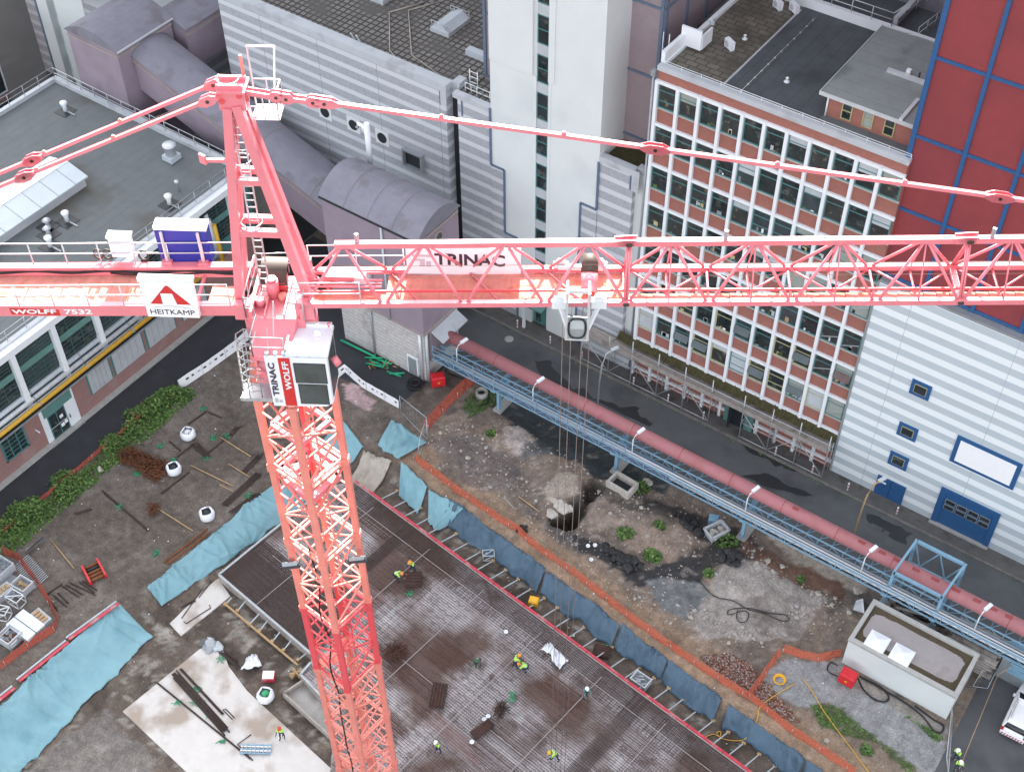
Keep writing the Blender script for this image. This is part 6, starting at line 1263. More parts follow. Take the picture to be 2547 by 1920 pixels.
def crate(name, label, cat, p, rz, L, Wd, Hh, k, fill=None, open_=True, slats=True):
    t = thing(name, label, cat, p, rz, local=True); m_ = MB(); e = .06
    for (x0, y0, x1, y1) in ((-L/2, -Wd/2, L/2, -Wd/2+e), (-L/2, Wd/2-e, L/2, Wd/2), (-L/2, -Wd/2+e, -L/2+e, Wd/2-e), (L/2-e, -Wd/2+e, L/2, Wd/2-e)):
        for z0, z1 in (((.1, .32), (.42, .62), (.72, 1)) if slats else ((.1, 1),)): m_.box(x0, y0, z0*Hh, x1, y1, z1*Hh, k)
    for sx in (-1, 1):
        for sy in (-1, 1): m_.box(sx*(L/2-.04)-.05, sy*(Wd/2-.04)-.05, 0, sx*(L/2-.04)+.05, sy*(Wd/2-.04)+.05, Hh*1.04, k)
    m_.build('frame', t); m_ = MB(); m_.box(-L/2+e, -Wd/2+e, .1*Hh, L/2-e, Wd/2-e, .16*Hh, k); m_.build('floor', t)
    if fill:
        m_ = MB(); q_ = random.Random(int(p[0]*10))
        for i in range(9): x, y = q_.uniform(-L/2+.2, L/2-.2), q_.uniform(-Wd/2+.2, Wd/2-.2); m_.beam((x-.2, y, Hh*.5), (x+.2, y+q_.uniform(-.2, .2), Hh*q_.uniform(.5, .85)), .14, .12, fill)
        m_.build('contents', t)
    return t
aX = rad(0)
crate('steel_crate', 'grey steel crate with pale contents by the orange net, rightmost of the crates', 'crate', atg('L', 335, 470), rad(4), 1.35, 1.1, .8, 'metal_light', 'timber', slats=False)
crate('steel_crate', 'large grey steel box cut by the left picture edge, topmost of the crates', 'crate', atg('L', 40, 240), rad(2), 1.6, 1.4, 1.0, 'metal_light', 'metal_grey', slats=False)
crate('steel_crate', 'slatted grey crate holding a rusty plate at the lower left', 'crate', atg('L', 170, 1190), rad(3), 1.3, 1.35, 1.0, 'metal_light', 'rust', slats=True)
def blockpallet(c, x, y, label, rz, z0=.0):
    p = atg(c, x, y); t = thing('block_pallet', label, 'pallet', p, rz, 'pallets of pale blocks', local=True); m_ = MB(); m_.box(-.75, -.4, 0, .75, .4, .6, 'metal_light'); m_.box(-.78, -.43, .6, .78, .43, .68, 'pale_blind'); m_.build('box', t); m_ = MB()
    for i in range(4): m_.box(-.62+i*.33, -.25, .68, -.4+i*.33, .25, .8, 'timber')
    m_.build('block', t); return t
blockpallet('L', 590, 920, 'grey box with four pale yellow blocks beside the grey panel stack', rad(-4)); blockpallet('L', 60, 560, 'grey box with pale yellow blocks near the left picture edge', rad(86))
m_ = MB(); p = atg('L', 390, 1040)
for i in range(7): m_.box(p.x-1.25+.01*(i % 3), p.y-.85, p.z+.05+i*.1, p.x+1.15+.01*(i % 3), p.y+.85, p.z+.14+i*.1, 'metal_light')
m_.box(p.x-1.26, p.y-.05, p.z+.02, p.x+1.18, p.y+.02, p.z+.76, 'slate_blue'); solo(m_, 'panel_stack', 'stack of flat grey panels with a dark strap inside the orange net', 'panel stack')
def trestle(c, x, y, label, s=1.0, rz=.5, k='pale_blind', z=None):
    p = atg(c, x, y) if z is None else at(c, x, y, z); t = MB(); R2 = Matrix.Rotation(rz, 3, 'Z')
    v = [R2 @ Vector(a)*s+p for a in ((-.6, -.4, .05), (.6, -.4, .05), (.6, .4, .05), (-.6, .4, .05), (-.6, -.4, .9), (.6, -.4, .9), (.6, .4, .9), (-.6, .4, .9))]
    for a, d in ((0, 1), (1, 2), (2, 3), (3, 0), (4, 5), (5, 6), (6, 7), (7, 4), (0, 4), (1, 5), (2, 6), (3, 7), (4, 6), (0, 5), (3, 6)): t.beam(v[a], v[d], .07*s, .07*s, k)
    return solo(t, 'steel_trestle', label, 'trestle')
trestle('L', 240, 660, 'grey cross braced steel trestle among the crates', 1.0, .1, 'metal_light'); trestle('B', 310, 235, 'pale steel trestle in the trench below the dark blue sheet', .75, .7, 'pale_blind', -1.35); trestle('L', 40, 850, 'grey trestle frame at the left picture edge', 1.0, .4, 'metal_light')
crate('steel_basket', 'pale steel basket of tools in the trench behind the red formwork', 'basket', at('B', 1325, 1075, -1.38), rad(-4), 1.35, .95, .7, 'metal_light', 'metal_grey', slats=False)
m_ = MB()
for i in range(16): p = at('L', 330+i*18, 60+i*20, .0); m_.beam(p+Vector((0, -.9, .08)), p+Vector((.0, .5, .08)), .05, .05, 'pale_blind')
solo(m_, 'formwork_grating', 'pale steel grating lying outside the orange net', 'grating')
m_ = MB()
for i in range(22): p = at('L', 20+i*15, 330+i*8, .0); m_.beam(p+Vector((-.2, -1.2, .06)), p+Vector((.1, .7, .06)), .05, .04, 'pale_blind')
solo(m_, 'formwork_grating', 'pale steel grating under the crates inside the orange net', 'grating')
t = thing('red_frame', 'red steel frame holding rusty tubes on the soil', 'frame', atg('E', 635, 340), rad(-22), local=True)
m_ = MB()
for y in (-.62, .62): m_.box(-.95, y-.08, .3, .95, y+.08, .46, 'red_paint'); m_.box(-.9, y-.12, .02, .9, y+.12, .12, 'red_paint')
for x in (-.8, .8):
    for y in (-.62, .62): m_.box(x-.07, y-.07, 0, x+.07, y+.07, .5, 'red_paint')
m_.build('frame', t); m_ = MB()
for i in range(5): m_.tube((-.7+i*.34, -.72, .24), (-.7+i*.34, .72, .24), .13, 'rust_orange' if i != 1 else 'dark_gap', 10)
m_.build('steel_tube', t)
def boxthing(name, label, cat, p, rz, dims, k, extra=None):
    t = thing(name, label, cat, p, rz, local=True); L, Wd, Hh = dims; m_ = MB(); e = .08
    m_.add([(-L/2, -Wd/2, .1), (L/2, -Wd/2, .1), (L/2, Wd/2, .1), (-L/2, Wd/2, .1), (-L/2, -Wd/2, Hh-e), (L/2, -Wd/2, Hh-e), (L/2, Wd/2, Hh-e), (-L/2, Wd/2, Hh-e), (-L/2+e, -Wd/2+e, Hh), (L/2-e, -Wd/2+e, Hh), (L/2-e, Wd/2-e, Hh), (-L/2+e, Wd/2-e, Hh)],
           [(3, 2, 1, 0), (0, 1, 5, 4), (1, 2, 6, 5), (2, 3, 7, 6), (3, 0, 4, 7), (4, 5, 9, 8), (5, 6, 10, 9), (6, 7, 11, 10), (7, 4, 8, 11), (8, 9, 10, 11)], k); m_.build('housing', t)
    m_ = MB(); m_.box(-L/2+.1, -Wd/2+.05, 0, -L/2+.25, Wd/2-.05, .1, 'metal_grey').box(L/2-.25, -Wd/2+.05, 0, L/2-.1, Wd/2-.05, .1, 'metal_grey'); m_.build('skid', t)
    if extra: extra(t)
    return t
def ylab(t): 
    m_ = MB(); m_.add([(-.1, -.455, .55), (.15, -.455, .45), (.05, -.455, .6), (.2, -.455, .75), (-.05, -.455, .68)], [(0, 1, 2, 3, 4)], 'yellow_plastic'); m_.build('hazard_sign', t)
boxthing('power_cabinet', 'red site power cabinet beside the white kiosk', 'power cabinet', at('D', 1060, 1030), rad(0), (1.15, .85, 1.15), 'red_paint', ylab)
boxthing('power_cabinet', 'red site power cabinet at the corner of the transfer house', 'power cabinet', at('A', 310, 400), rad(48), (1.2, .85, 1.15), 'red_paint', ylab)
boxthing('yellow_box', 'bright yellow plastic box standing in the trench', 'box', at('B', 612, 545, -1.36), rad(20), (.75, .65, .7), 'yellow_plastic')
def lidf(t): m_ = MB(); m_.box(-.42, -.34, .5, .42, .34, .53, 'sign_white'); m_.build('white_lid', t)
boxthing('tool_box', 'red box with white lid beside the collapsed bag', 'tool box', at('E', 1800, 1040, zb_), rad(35), (.95, .8, .5), 'signal_red', lidf)
m_ = MB(); p = at('E', 1410, 820, zb_); [m_.rock(p+Vector((dx, dy, .12)), r_, k_, i) for i, (dx, dy, r_, k_) in enumerate(((0, 0, .55, 'metal_grey'), (-.5, -.1, .45, 'felt_grey'), (.45, .15, .4, 'pale_blind'), (.2, -.3, .45, 'metal_grey'), (-.3, .3, .4, 'pale_blind'), (.8, .2, .3, 'coping')))]; solo(m_, 'plastic_bundle', 'grey plastic wrapped bundle at the head of the pale slab', 'bundle')
m_ = MB(); p = at('E', 1720, 1490, zb_)
for i in range(5): o = Vector((.08*i, -.14*i, 0)); m_.beam(p+o+Vector((-.9, -.6, .1+.06*(i % 2))), p+o+Vector((.9, .6, .1+.06*(i % 2))), .1, .1, 'metal_light' if i % 2 else 'sky_blue_steel')
for i in range(7): m_.beam(p+Vector((-.75+i*.25, -.6+i*.16, .22)), p+Vector((-.4+i*.25, -1.1+i*.16, .22)), .06, .05, 'metal_grey')
solo(m_, 'ladder_stack', 'stack of grey ladders and props on the pale slab near the worker', 'ladder stack')
# walings and struts along the grey formwork
p, r_ = at('G', 160, 548, -1.3), at('G', 650, 960, -1.3); m_ = MB(); m_.beam(p+Vector((0, 0, .15)), r_+Vector((0, 0, .15)), .14, .14, 'timber')
solo(m_, 'timber_waling', 'long timber waling along the trench by the grey formwork', 'timber')
for i, (a, d) in enumerate((((165, 550), (205, 500)), ((245, 595), (300, 520)), ((325, 685), (392, 605)), ((392, 728), (448, 650)), ((478, 800), (528, 730)), ((552, 858), (608, 780)), ((650, 922), (730, 850)))):
    a, d = at('G', *a, -1.3), at('G', *d, -.8); m_ = MB(); m_.beam(a+Vector((0, 0, .1)), d, .08, .08, 'pale_blind').box(a.x-.12, a.y-.12, a.z, a.x+.12, a.y+.12, a.z+.25, 'timber'); solo(m_, 'strut', 'pale short strut between the timber waling and the grey formwork', 'strut', group='struts by the grey formwork')
m_ = MB(); q = random.Random(8); p = at('G', 640, 1020, -1.3)
for i in range(10): a = q.uniform(0, 6.28); m_.beam(p+Vector((-.5*math.cos(a), -.5*math.sin(a), .1+.04*i)), p+Vector((.5*math.cos(a), .5*math.sin(a), .12+.04*i)), .1, .05, 'timber')
solo(m_, 'timber_offcuts', 'heap of yellowish timber offcuts at the slab corner by the mast', 'timber')
# white rings, rolls
for i, (c, x, y, z, lab) in enumerate((('B', 283, 1318, ZS, 'white tape roll beside the dark rebar stack'), ('B', 308, 1296, ZS, 'small white tape roll touching the larger roll'), ('B', 198, 1468, ZS, 'white tape roll alone on the rebar at the bottom'), ('B', 427, 732, ZS, 'tiny white roll on the rebar left of the formwork'), ('B', 975, 158, None, 'white ring, left of the pair, on the rubble'), ('B', 1022, 153, None, 'white ring, right of the pair, on the rubble'), ('B', 997, 250, None, 'pale ring below the pair of white rings'))):
    p = at(c, x, y, z) if z is not None else atg(c, x, y); m_ = MB(); m_.lathe(p+Vector((0, 0, .03)), [(.09, .0), (.16, .0), (.175, .06), (.16, .12), (.09, .12), (.08, .06)], 'white_paint', 16); solo(m_, 'tape_roll', lab, 'roll')
# ------------------------------------------------------------------ nets, banners, fences
def ribbon(name, label, cat, P, h, k, lean=.15, seg=.5, posts=True, jit=.06, seed=1, marks=False):
    q_ = random.Random(seed); pl = []
    for a, d in zip(P[:-1], P[1:]):
        L = (d-a).length; n_ = max(1, int(L/seg)); pl += [a.lerp(d, i/n_) for i in range(n_)]
    pl.append(P[-1]); t = thing(name, label, cat, P[0]); rows = []
    for i, p in enumerate(pl):
        d = (pl[min(i+1, len(pl)-1)]-pl[max(i-1, 0)]).normalized(); s_ = Vector((d.y, -d.x, 0)); s_ = s_ if s_.x*-.58+s_.y*.81 > 0 else -s_; z = hz(p.x, p.y); hh = h*(1+q_.uniform(-jit, jit)*2); o = s_*q_.uniform(-jit, jit)
        rows.append([Vector((p.x, p.y, z+.05))+o, Vector((p.x, p.y, z+hh*.5))+o+s_*lean*q_.uniform(.3, .7), Vector((p.x, p.y, z+hh))+s_*lean])
    m_ = MB(); m_.grid(rows, k, False); o = m_.build('net' if not marks else 'banner', t); o.modifiers.new('thickness', 'SOLIDIFY').thickness = .012
    if posts:
        m_ = MB(); st = max(1, int(2.4/seg))
        for i in range(0, len(pl), st): m_.tube((pl[i].x, pl[i].y, hz(pl[i].x, pl[i].y)), (pl[i].x, pl[i].y, hz(pl[i].x, pl[i].y)+h*1.08), .022, 'galv', 5)
        m_.parts('post', t)
    if marks:
        m_ = MB()
        for i in range(len(rows)-1):
            a, b2 = rows[i], rows[i+1]; d = (b2[1]-a[1]); nrm = d.cross(a[2]-a[0]).normalized(); nrm = nrm if nrm.y < 0 or nrm.x > .3 else -nrm
            if q_.random() < .85:
                t0, t1 = .2, q_.uniform(.45, .8); lo = a[1]*.95+a[2]*.05; hi = a[1]*.6+a[2]*.4; kk = 'grey_text' if q_.random() < .4 else 'dark_text'
                for sg in (-.02, .02): c1 = lo+d*t0+nrm*sg; c2 = lo+d*t1+nrm*sg; c3 = hi+d*t1+nrm*sg; c4 = hi+d*t0+nrm*sg; m_.quad(c1, c2, c3, c4, kk)
        m_.build('print_mark', t)
    return t
mat('net_orange', (.54, .13, .07), .8, .16, 6, alpha=.55); mat('net_red', (.46, .10, .065), .8, .16, 6, alpha=.6)
GP = lambda c, *l: [atg(c, x, y) for x, y in l]
ribbon('safety_net', 'long orange safety net along the top of the blue sheeted bank', 'net', GP('A', (100, 1055), (330, 1230), (600, 1430), (960, 1655))+GP('B', (560, 130), (900, 370), (1300, 690), (1600, 900), (1880, 1085))+GP('D', (420, 1150), (700, 1370), (1100, 1640)), .6, 'net_orange', .3, seed=2)
ribbon('safety_net', 'orange safety net running up to the pipe bridge left of the grass patch', 'net', GP('A', (225, 795), (480, 520), (700, 325)), .7, 'net_red', .6, seed=3)
ribbon('safety_net', 'orange safety net branching off beside the grey concrete patch near the kiosk', 'net', GP('D', (425, 1145), (530, 1000), (640, 850)), .6, 'net_orange', .25, seed=4)
ribbon('safety_net', 'faded orange safety net sagging towards the white kiosk', 'net', GP('D', (645, 845), (760, 880), (870, 905), (1030, 870)), .6, 'net_orange', .35, seed=5)
ribbon('safety_net', 'orange net round the crates at the left picture edge', 'net', GP('L', (30, -20), (250, 80), (400, 280), (560, 500), (680, 700), (790, 960), (760, 1060), (400, 1290), (0, 1600), (-300, 1800)), .65, 'net_red', .25, seed=6)
ribbon('safety_net', 'low orange net along the dark access road beside the green bushes', 'net', [Vector((-71.7, y, 0)) for y in (30, 34, 38.5, 42, 45, 49)], .45, 'net_red', .05, seed=7)
ribbon('banner_barrier', 'long white printed banner barrier beside the access road', 'barrier', [at('Q', 1550, 450), at('Q', 1800, 285), at('Q', 2040, 110), at('S', 420, 10)], 1.2, 'sign_white', .06, .6, jit=.015, seed=8, marks=True)
ribbon('banner_barrier', 'short white printed banner barrier with peak right of the mast', 'barrier', [at('S', 1120, 395), at('S', 1240, 300), at('S', 1385, 430), at('S', 1540, 520), at('S', 1700, 610)], 1.0, 'sign_white', .06, .5, jit=.015, seed=9, marks=True)
def framepanel(pl, label):
    m_ = MB()
    for a, d in zip(pl, pl[1:]+pl[:1]): m_.tube(a, d, .03, 'galv', 6)
    for i in range(1, 8):
        m_.tube(pl[0].lerp(pl[1], i/8), pl[3].lerp(pl[2], i/8), .003, 'galv', 3); m_.tube(pl[0].lerp(pl[3], i/8), pl[1].lerp(pl[2], i/8), .003, 'galv', 3)
    return solo(m_, 'fence_panel', label, 'fence panel')
framepanel([at('S', 1720, 640, .1), at('S', 1945, 870, .1), at('S', 1940, 690, 1.7), at('S', 1705, 500, 1.7)], 'steel mesh fence panel standing above the hung light blue tarp')
framepanel([at('S', 1860, 1030, .05), at('S', 1945, 850, .05), at('S', 1935, 700, 1.6), at('S', 1880, 860, 1.6)], 'steel mesh fence panel leaning at the orange net end')
framepanel([at('D', 1720, 1640, .1), at('D', 1745, 1320, .1), at('D', 1745, 1200, 1.9), at('D', 1710, 1520, 1.9)], 'steel mesh fence panel beside the two workers by the kiosk')
framepanel([at('D', 1880, 1060, .1), at('D', 1975, 1075, .1), at('D', 2110, 800, .9), at('D', 2040, 800, 1.9)], 'steel mesh fence panel behind the kiosk near the timber stack')
m_ = MB(); m_.path([at('D', 2040, 990, 1.8), at('D', 1930, 1260, .6), at('D', 1790, 1600, .9)], .03, 'timber', 5); m_.path([at('D', 2040, 990, 1.8), at('D', 2212, 880, 2.4)], .03, 'timber', 5); solo(m_, 'guy_rope', 'tan rope strung from the fence to the blue support over the car park', 'rope')
# ------------------------------------------------------------------ hoses and cables
def cable(c, P, k, label, r=.035, name='hose', cat='hose', z=None):
    pl = [atg(c, *p) if z is None else at(c, *p, z) for p in P]; out = []
    for i in range(len(pl)-1):
        p0, p1, p2, p3 = pl[max(i-1, 0)], pl[i], pl[i+1], pl[min(i+2, len(pl)-1)]
        for s in range(6):
            t_ = s/6; v = .5*((2*p1)+(p2-p0)*t_+(2*p0-5*p1+4*p2-p3)*t_**2+(3*p1-p0-3*p2+p3)*t_**3); out.append(v+Vector((0, 0, r+.05)))
    out.append(pl[-1]+Vector((0, 0, r+.05))); m_ = MB(); m_.path(out, r, k, 6); return solo(m_, name, label, cat)
cable('D', ((720, 1048), (600, 1120), (500, 1195), (480, 1270), (455, 1340), (400, 1405), (340, 1418), (275, 1410), (235, 1395), (215, 1365), (240, 1360), (235, 1390), (190, 1375), (130, 1400)), 'yellow_pipe', 'yellow hose winding from the grey patch down into the trench')
cable('D', ((775, 1018), (830, 1090), (920, 1240), (1060, 1430), (1215, 1640)), 'yellow_pipe', 'straight yellow hose running past the grass strip by kiosk')
p = at('D', 622, 1023); m_ = MB()
for i in range(4): m_.path([p+Vector(((.33+.04*i)*math.cos(a), (.33+.04*i)*math.sin(a), .06+.04*i)) for a in np.linspace(0, 6.28, 20)], .035, 'yellow_plastic', 5)
solo(m_, 'hose_coil', 'coiled bright yellow hose on the grey concrete patch', 'hose coil')
cable('D', ((95, 375), (200, 480), (320, 510), (420, 565), (520, 590), (640, 640), (685, 630), (660, 600), (560, 590), (440, 560), (330, 560), (285, 580), (300, 600), (380, 575), (420, 590), (410, 640), (370, 650), (345, 620), (350, 570)), 'black_rubber', 'long black cable lying in loops on the rubble', .035, 'cable', 'cable')
cable('D', ((1130, 1010), (1170, 1090), (1240, 1150), (1310, 1165), (1330, 1130), (1280, 1070), (1180, 1020)), 'black_rubber', 'thick black cable loop at the kiosk wall', .07, 'cable', 'cable', 0)
cable('D', ((1140, 1000), (1300, 1090), (1450, 1180), (1560, 1270), (1620, 1350), (1670, 1365), (1685, 1320), (1620, 1280), (1500, 1190)), 'black_rubber', 'longer black cable along the kiosk wall with end loop', .07, 'cable', 'cable', 0)
cable('D', ((1000, 930), (960, 910), (935, 940), (940, 970), (1000, 1000)), 'black_rubber', 'short black cable loop left of the red cabinet by kiosk', .05, 'cable', 'cable', 0)
cable('A', ((375, 300), (400, 240), (470, 230), (570, 270), (630, 320), (630, 360), (590, 375), (500, 350), (390, 310)), 'black_rubber', 'black cable loop beside the red cabinet at the transfer house', .06, 'cable', 'cable', 0)
p = at('A', 115, 410); m_ = MB()
for i in range(7): m_.path([p+Vector(((.35+.09*(i % 5))*math.cos(a), (.35+.09*(i % 5))*math.sin(a), .08+.07*i/1.5)) for a in np.linspace(0, 6.28, 22)], .06, 'black_rubber', 6)
solo(m_, 'cable_coil', 'big black cable coil on the ground at the transfer house', 'cable coil')
cable('A', ((660, 600), (740, 560), (745, 500), (720, 480)), 'black_rubber', 'black hose curling round the grassy manhole', .05, 'hose', 'hose')
cable('A', ((880, 1380), (920, 1425), (960, 1470)), 'pale_blind', 'short pale rod on the rubble near the net', .03, 'rod', 'rod')
# green pipe heap
q = random.Random(12); m_ = MB()
m_.tube(at('S', 1205, 40)+Vector((0, 0, .3)), at('S', 1500, 185)+Vector((0, 0, .3)), .1, 'pipe_green', 8)
for a, d in (((1420, 230), (1560, 270)), ((1560, 270), (1630, 150)), ((1410, 180), (1560, 200)), ((1450, 200), (1560, 250)), ((1600, 300), (1720, 340)), ((1620, 320), (1750, 320)), ((1500, 190), (1640, 240))): m_.tube(at('S', *a)+Vector((0, 0, .15)), at('S', *d)+Vector((0, 0, q.uniform(.1, .5))), .08, 'pipe_green', 8)
for i in range(40): p = at('S', q.uniform(1450, 1740), q.uniform(170, 300)); a = q.uniform(0, 6.3); m_.beam(p+Vector((0, 0, .1)), p+Vector((.35*math.cos(a), .35*math.sin(a), q.uniform(.1, .35))), .09, .06, q.choice(['rust_orange', 'timber', 'dark_gap', 'pipe_green']))
solo(m_, 'pipe_heap', 'heap of bright green pipes and scraps against the transfer house base', 'pipe heap')
# ------------------------------------------------------------------ rubble field objects
t = thing('manhole_riser', 'concrete manhole riser with open top on the grass patch by pipe bridge', 'manhole', at('A', 685, 500), local=True)
m_ = MB(); m_.lathe((0, 0, 0), [(.55, 0), (.55, .55), (.5, .6), (.36, .6), (.36, .25)], 'concrete', 20); m_.build('ring', t); m_ = MB(); m_.lathe((0, 0, .25), [(.36, 0), (.3, .01)], 'dark_gap', 16); m_.build('opening', t)
t = thing('concrete_box', 'open rectangular concrete shaft box beside the pipe bridge', 'concrete box', atg('A', 1890, 1290), rad(-3), local=True); m_ = MB(); L, Wd, Hh = 2.2, 1.5, .75
m_.box(-L/2, -Wd/2, 0, L/2, -Wd/2+.22, Hh, 'stone_pale').box(-L/2, Wd/2-.22, 0, L/2, Wd/2, Hh, 'stone_pale').box(-L/2, -Wd/2+.22, 0, -L/2+.22, Wd/2-.22, Hh-.02, 'stone_pale').box(L/2-.22, -Wd/2+.22, 0, L/2, Wd/2-.22, Hh-.02, 'stone_pale'); m_.build('wall', t); m_ = MB(); m_.box(-L/2+.22, -Wd/2+.22, .02, L/2-.22, Wd/2-.22, .1, 'dark_gap'); m_.build('floor', t)
m_ = MB(); p = atg('A', 1360, 1430); [m_.rock((p.x+dx, p.y+dy, p.z-.15), r_, 'stone_pale', i+3) for i, (dx, dy, r_) in enumerate(((-1, .3, .5), (-.6, .05, .6), (-.1, 0, .55), (.4, -.1, .6), (.8, .15, .5), (.1, .3, .6), (-.5, .4, .5)))]; solo(m_, 'broken_foundation', 'broken pale concrete foundation at the edge of the pit hole', 'foundation')
for i, (c, x, y, r_, lab) in enumerate((('A', 1290, 1520, .55, 'rough concrete lump left of the hole'), ('A', 1700, 1330, .35, 'pale concrete chunk at the narrow trench'), ('A', 2110, 1250, .5, 'concrete lump right of the shaft box'), ('D', 1130, 445, .5, 'white block on the concrete edge above kiosk'), ('D', 875, 465, .3, 'pale stone alone on the brown rubble'), ('D', 1075, 585, .25, 'white stone left of the leaning sheet'), ('D', 930, 1415, .25, 'white stone on the soil by the grass strip'), ('Q', 858, 1138, .4, 'pale stone at the edge of the green strip'), ('D', 640, 285, .25, 'pale stone on the brown strip'))):
    p = atg(c, x, y); m_ = MB(); m_.rock(p+Vector((0, 0, r_*.1)), r_*.8, 'stone_pale', i); [m_.rock(p+Vector((q_*r_*.5, (q_*q_-.4)*r_*.5, r_*.1)), r_*.5, 'stone_pale', i+7+int(q_*9)) for q_ in (-1, .3, .9)]; solo(m_, 'stone', lab, 'stone')
m_ = MB(); p = at('D', 1140, 560); m_.add([(p.x-.5, p.y+.5, .1), (p.x-.1, p.y+.7, .5), (p.x+.55, p.y-.35, .35), (p.x-.35, p.y-.35, .05), (p.x-.5, p.y+.5, .06), (p.x-.1, p.y+.7, .46), (p.x+.55, p.y-.35, .31), (p.x-.35, p.y-.35, .01)], [(0, 1, 2, 3), (7, 6, 5, 4), (0, 4, 5, 1), (1, 5, 6, 2), (2, 6, 7, 3), (3, 7, 4, 0)], 'metal_light'); solo(m_, 'sheet_metal', 'pale sheet leaning at the corner of the kiosk', 'sheet')
def skip(c, x, y, label, L, Wd, Hh, k, rz, fill):
    t = thing('scrap_skip', label, 'skip', atg(c, x, y), rz, local=True); m_ = MB(); a = [(-L/2*.85, -Wd/2*.85, .1), (L/2*.85, -Wd/2*.85, .1), (L/2*.85, Wd/2*.85, .1), (-L/2*.85, Wd/2*.85, .1), (-L/2, -Wd/2, Hh), (L/2, -Wd/2, Hh), (L/2, Wd/2, Hh), (-L/2, Wd/2, Hh)]
    m_.add(a, [(3, 2, 1, 0), (0, 1, 5, 4), (1, 2, 6, 5), (2, 3, 7, 6), (3, 0, 4, 7)], k)
    for i in range(4): m_.beam(a[4+i], a[4+(i+1) % 4], .08, .08, k)
    o = m_.build('tub', t); o.modifiers.new('thickness', 'SOLIDIFY').thickness = .04; m_ = MB(); q_ = random.Random(4)
    for i in range(14): m_.rock((q_.uniform(-L/3, L/3), q_.uniform(-Wd/3, Wd/3), Hh*q_.uniform(.4, .75)), q_.uniform(.15, .35), fill, i)
    m_.build('contents', t)
skip('W', 420, 1245, 'dented grey scrap skip full of rubble beside the tar heap', 1.7, 1.1, .9, 'metal_light', rad(65), 'stone_pale')
boxthing('blue_tank', 'small light blue tank behind the scrap skip', 'tank', atg('W', 405, 1170), rad(20), (.8, .7, .8), 'sky_blue_steel')
q = random.Random(21)
for i, (c, poly, n_, lab) in enumerate((('B', ((1080, 160), (1250, 220), (1330, 300), (1230, 330), (1170, 260)), 60, 'black heap of broken tar beside the white rings'), ('W', ((180, 1120), (300, 1160), (340, 1240), (310, 1250), (220, 1180)), 34, 'curved ridge of black tar pieces left of the skip'), ('D', ((240, 170), (380, 230), (350, 290), (230, 260)), 40, 'black tar pieces below the skip among weeds'), ('B', ((500, 20), (580, 30), (560, 80), (500, 70)), 22, 'small dark tar heap at the orange net'))):
    P_ = [atg(c, *p) for p in poly]; X = [p.x for p in P_]; Y = [p.y for p in P_]; m_ = MB(); k_ = 0
    while k_ < n_:
        x, y = q.uniform(min(X), max(X)), q.uniform(min(Y), max(Y))
        if pip(x, y, [(p.x, p.y) for p in P_]): m_.rock((x, y, hz(x, y)+q.uniform(.05, .35)*(1 if i < 3 else .4)), q.uniform(.2, .45)*(1 if i < 3 else .45), 'tar', k_); k_ += 1
    solo(m_, 'tar_heap', lab, 'tar heap')
m_ = MB(); RB = [tuple(p)[:2] for p in (at('A', 250, 800), at('A', 700, 640), at('A', 1100, 830), at('A', 1650, 1200), at('A', 2212, 1350), at('W', 400, 1000), at('D', 640, 260), at('D', 1100, 560), at('D', 1000, 780), at('D', 600, 820), at('D', 0, 760), at('B', 900, 300), at('A', 900, 1560), at('A', 200, 1040))]
k_ = 0
while k_ < 1500:
    x, y = q.uniform(-52, -11), q.uniform(50.5, 65)
    if pip(x, y, RB) and look(F20, x, y) > q.uniform(-.25, .2):
        r_ = min(.24, .025+q.expovariate(26)); m_.rock((x, y, hz(x, y)+r_*.2), r_, q.choice(['stone_pale', 'fleece', 'concrete', 'board_grey', 'board_grey'] if r_ < .1 else ['concrete', 'board_grey', 'fleece']), k_ % 97); k_ += 1
solo(m_, 'rubble', 'broken brick and concrete rubble scattered over the bare ground', 'rubble', kind='stuff')
m_ = MB(); k_ = 0
while k_ < 2300:
    x, y = q.uniform(-24, -12), q.uniform(49.5, 57)
    if pip(x, y, [tuple(p)[:2] for p in pts('D', (100, 870), (300, 850), (440, 920), (480, 1010), (560, 1050), (760, 1300), (600, 1250), (420, 1140), (200, 960))]): r_ = q.uniform(.04, .09); m_.rock((x, y, hz(x, y)+.03), r_, q.choice(['brick_side', 'rust', 'rust_orange', 'board_grey']), k_ % 53); k_ += 1
solo(m_, 'brick_rubble', 'reddish crushed brick spread by the orange net and grey patch', 'rubble', kind='stuff')
m_ = MB()
for i in range(420):
    x, y = q.uniform(-71, -3), q.uniform(28, 58)
    r_ = q.uniform(.03, .08)
    if not pip(x, y, SLAB) and y < 58: m_.rock((x, y, hz(x, y)+.02), r_, q.choice(['stone_pale', 'white_paint', 'stone_pale', 'fleece']), i % 31)
solo(m_, 'litter', 'small pale stones and scraps scattered over the site soil', 'litter', kind='stuff')
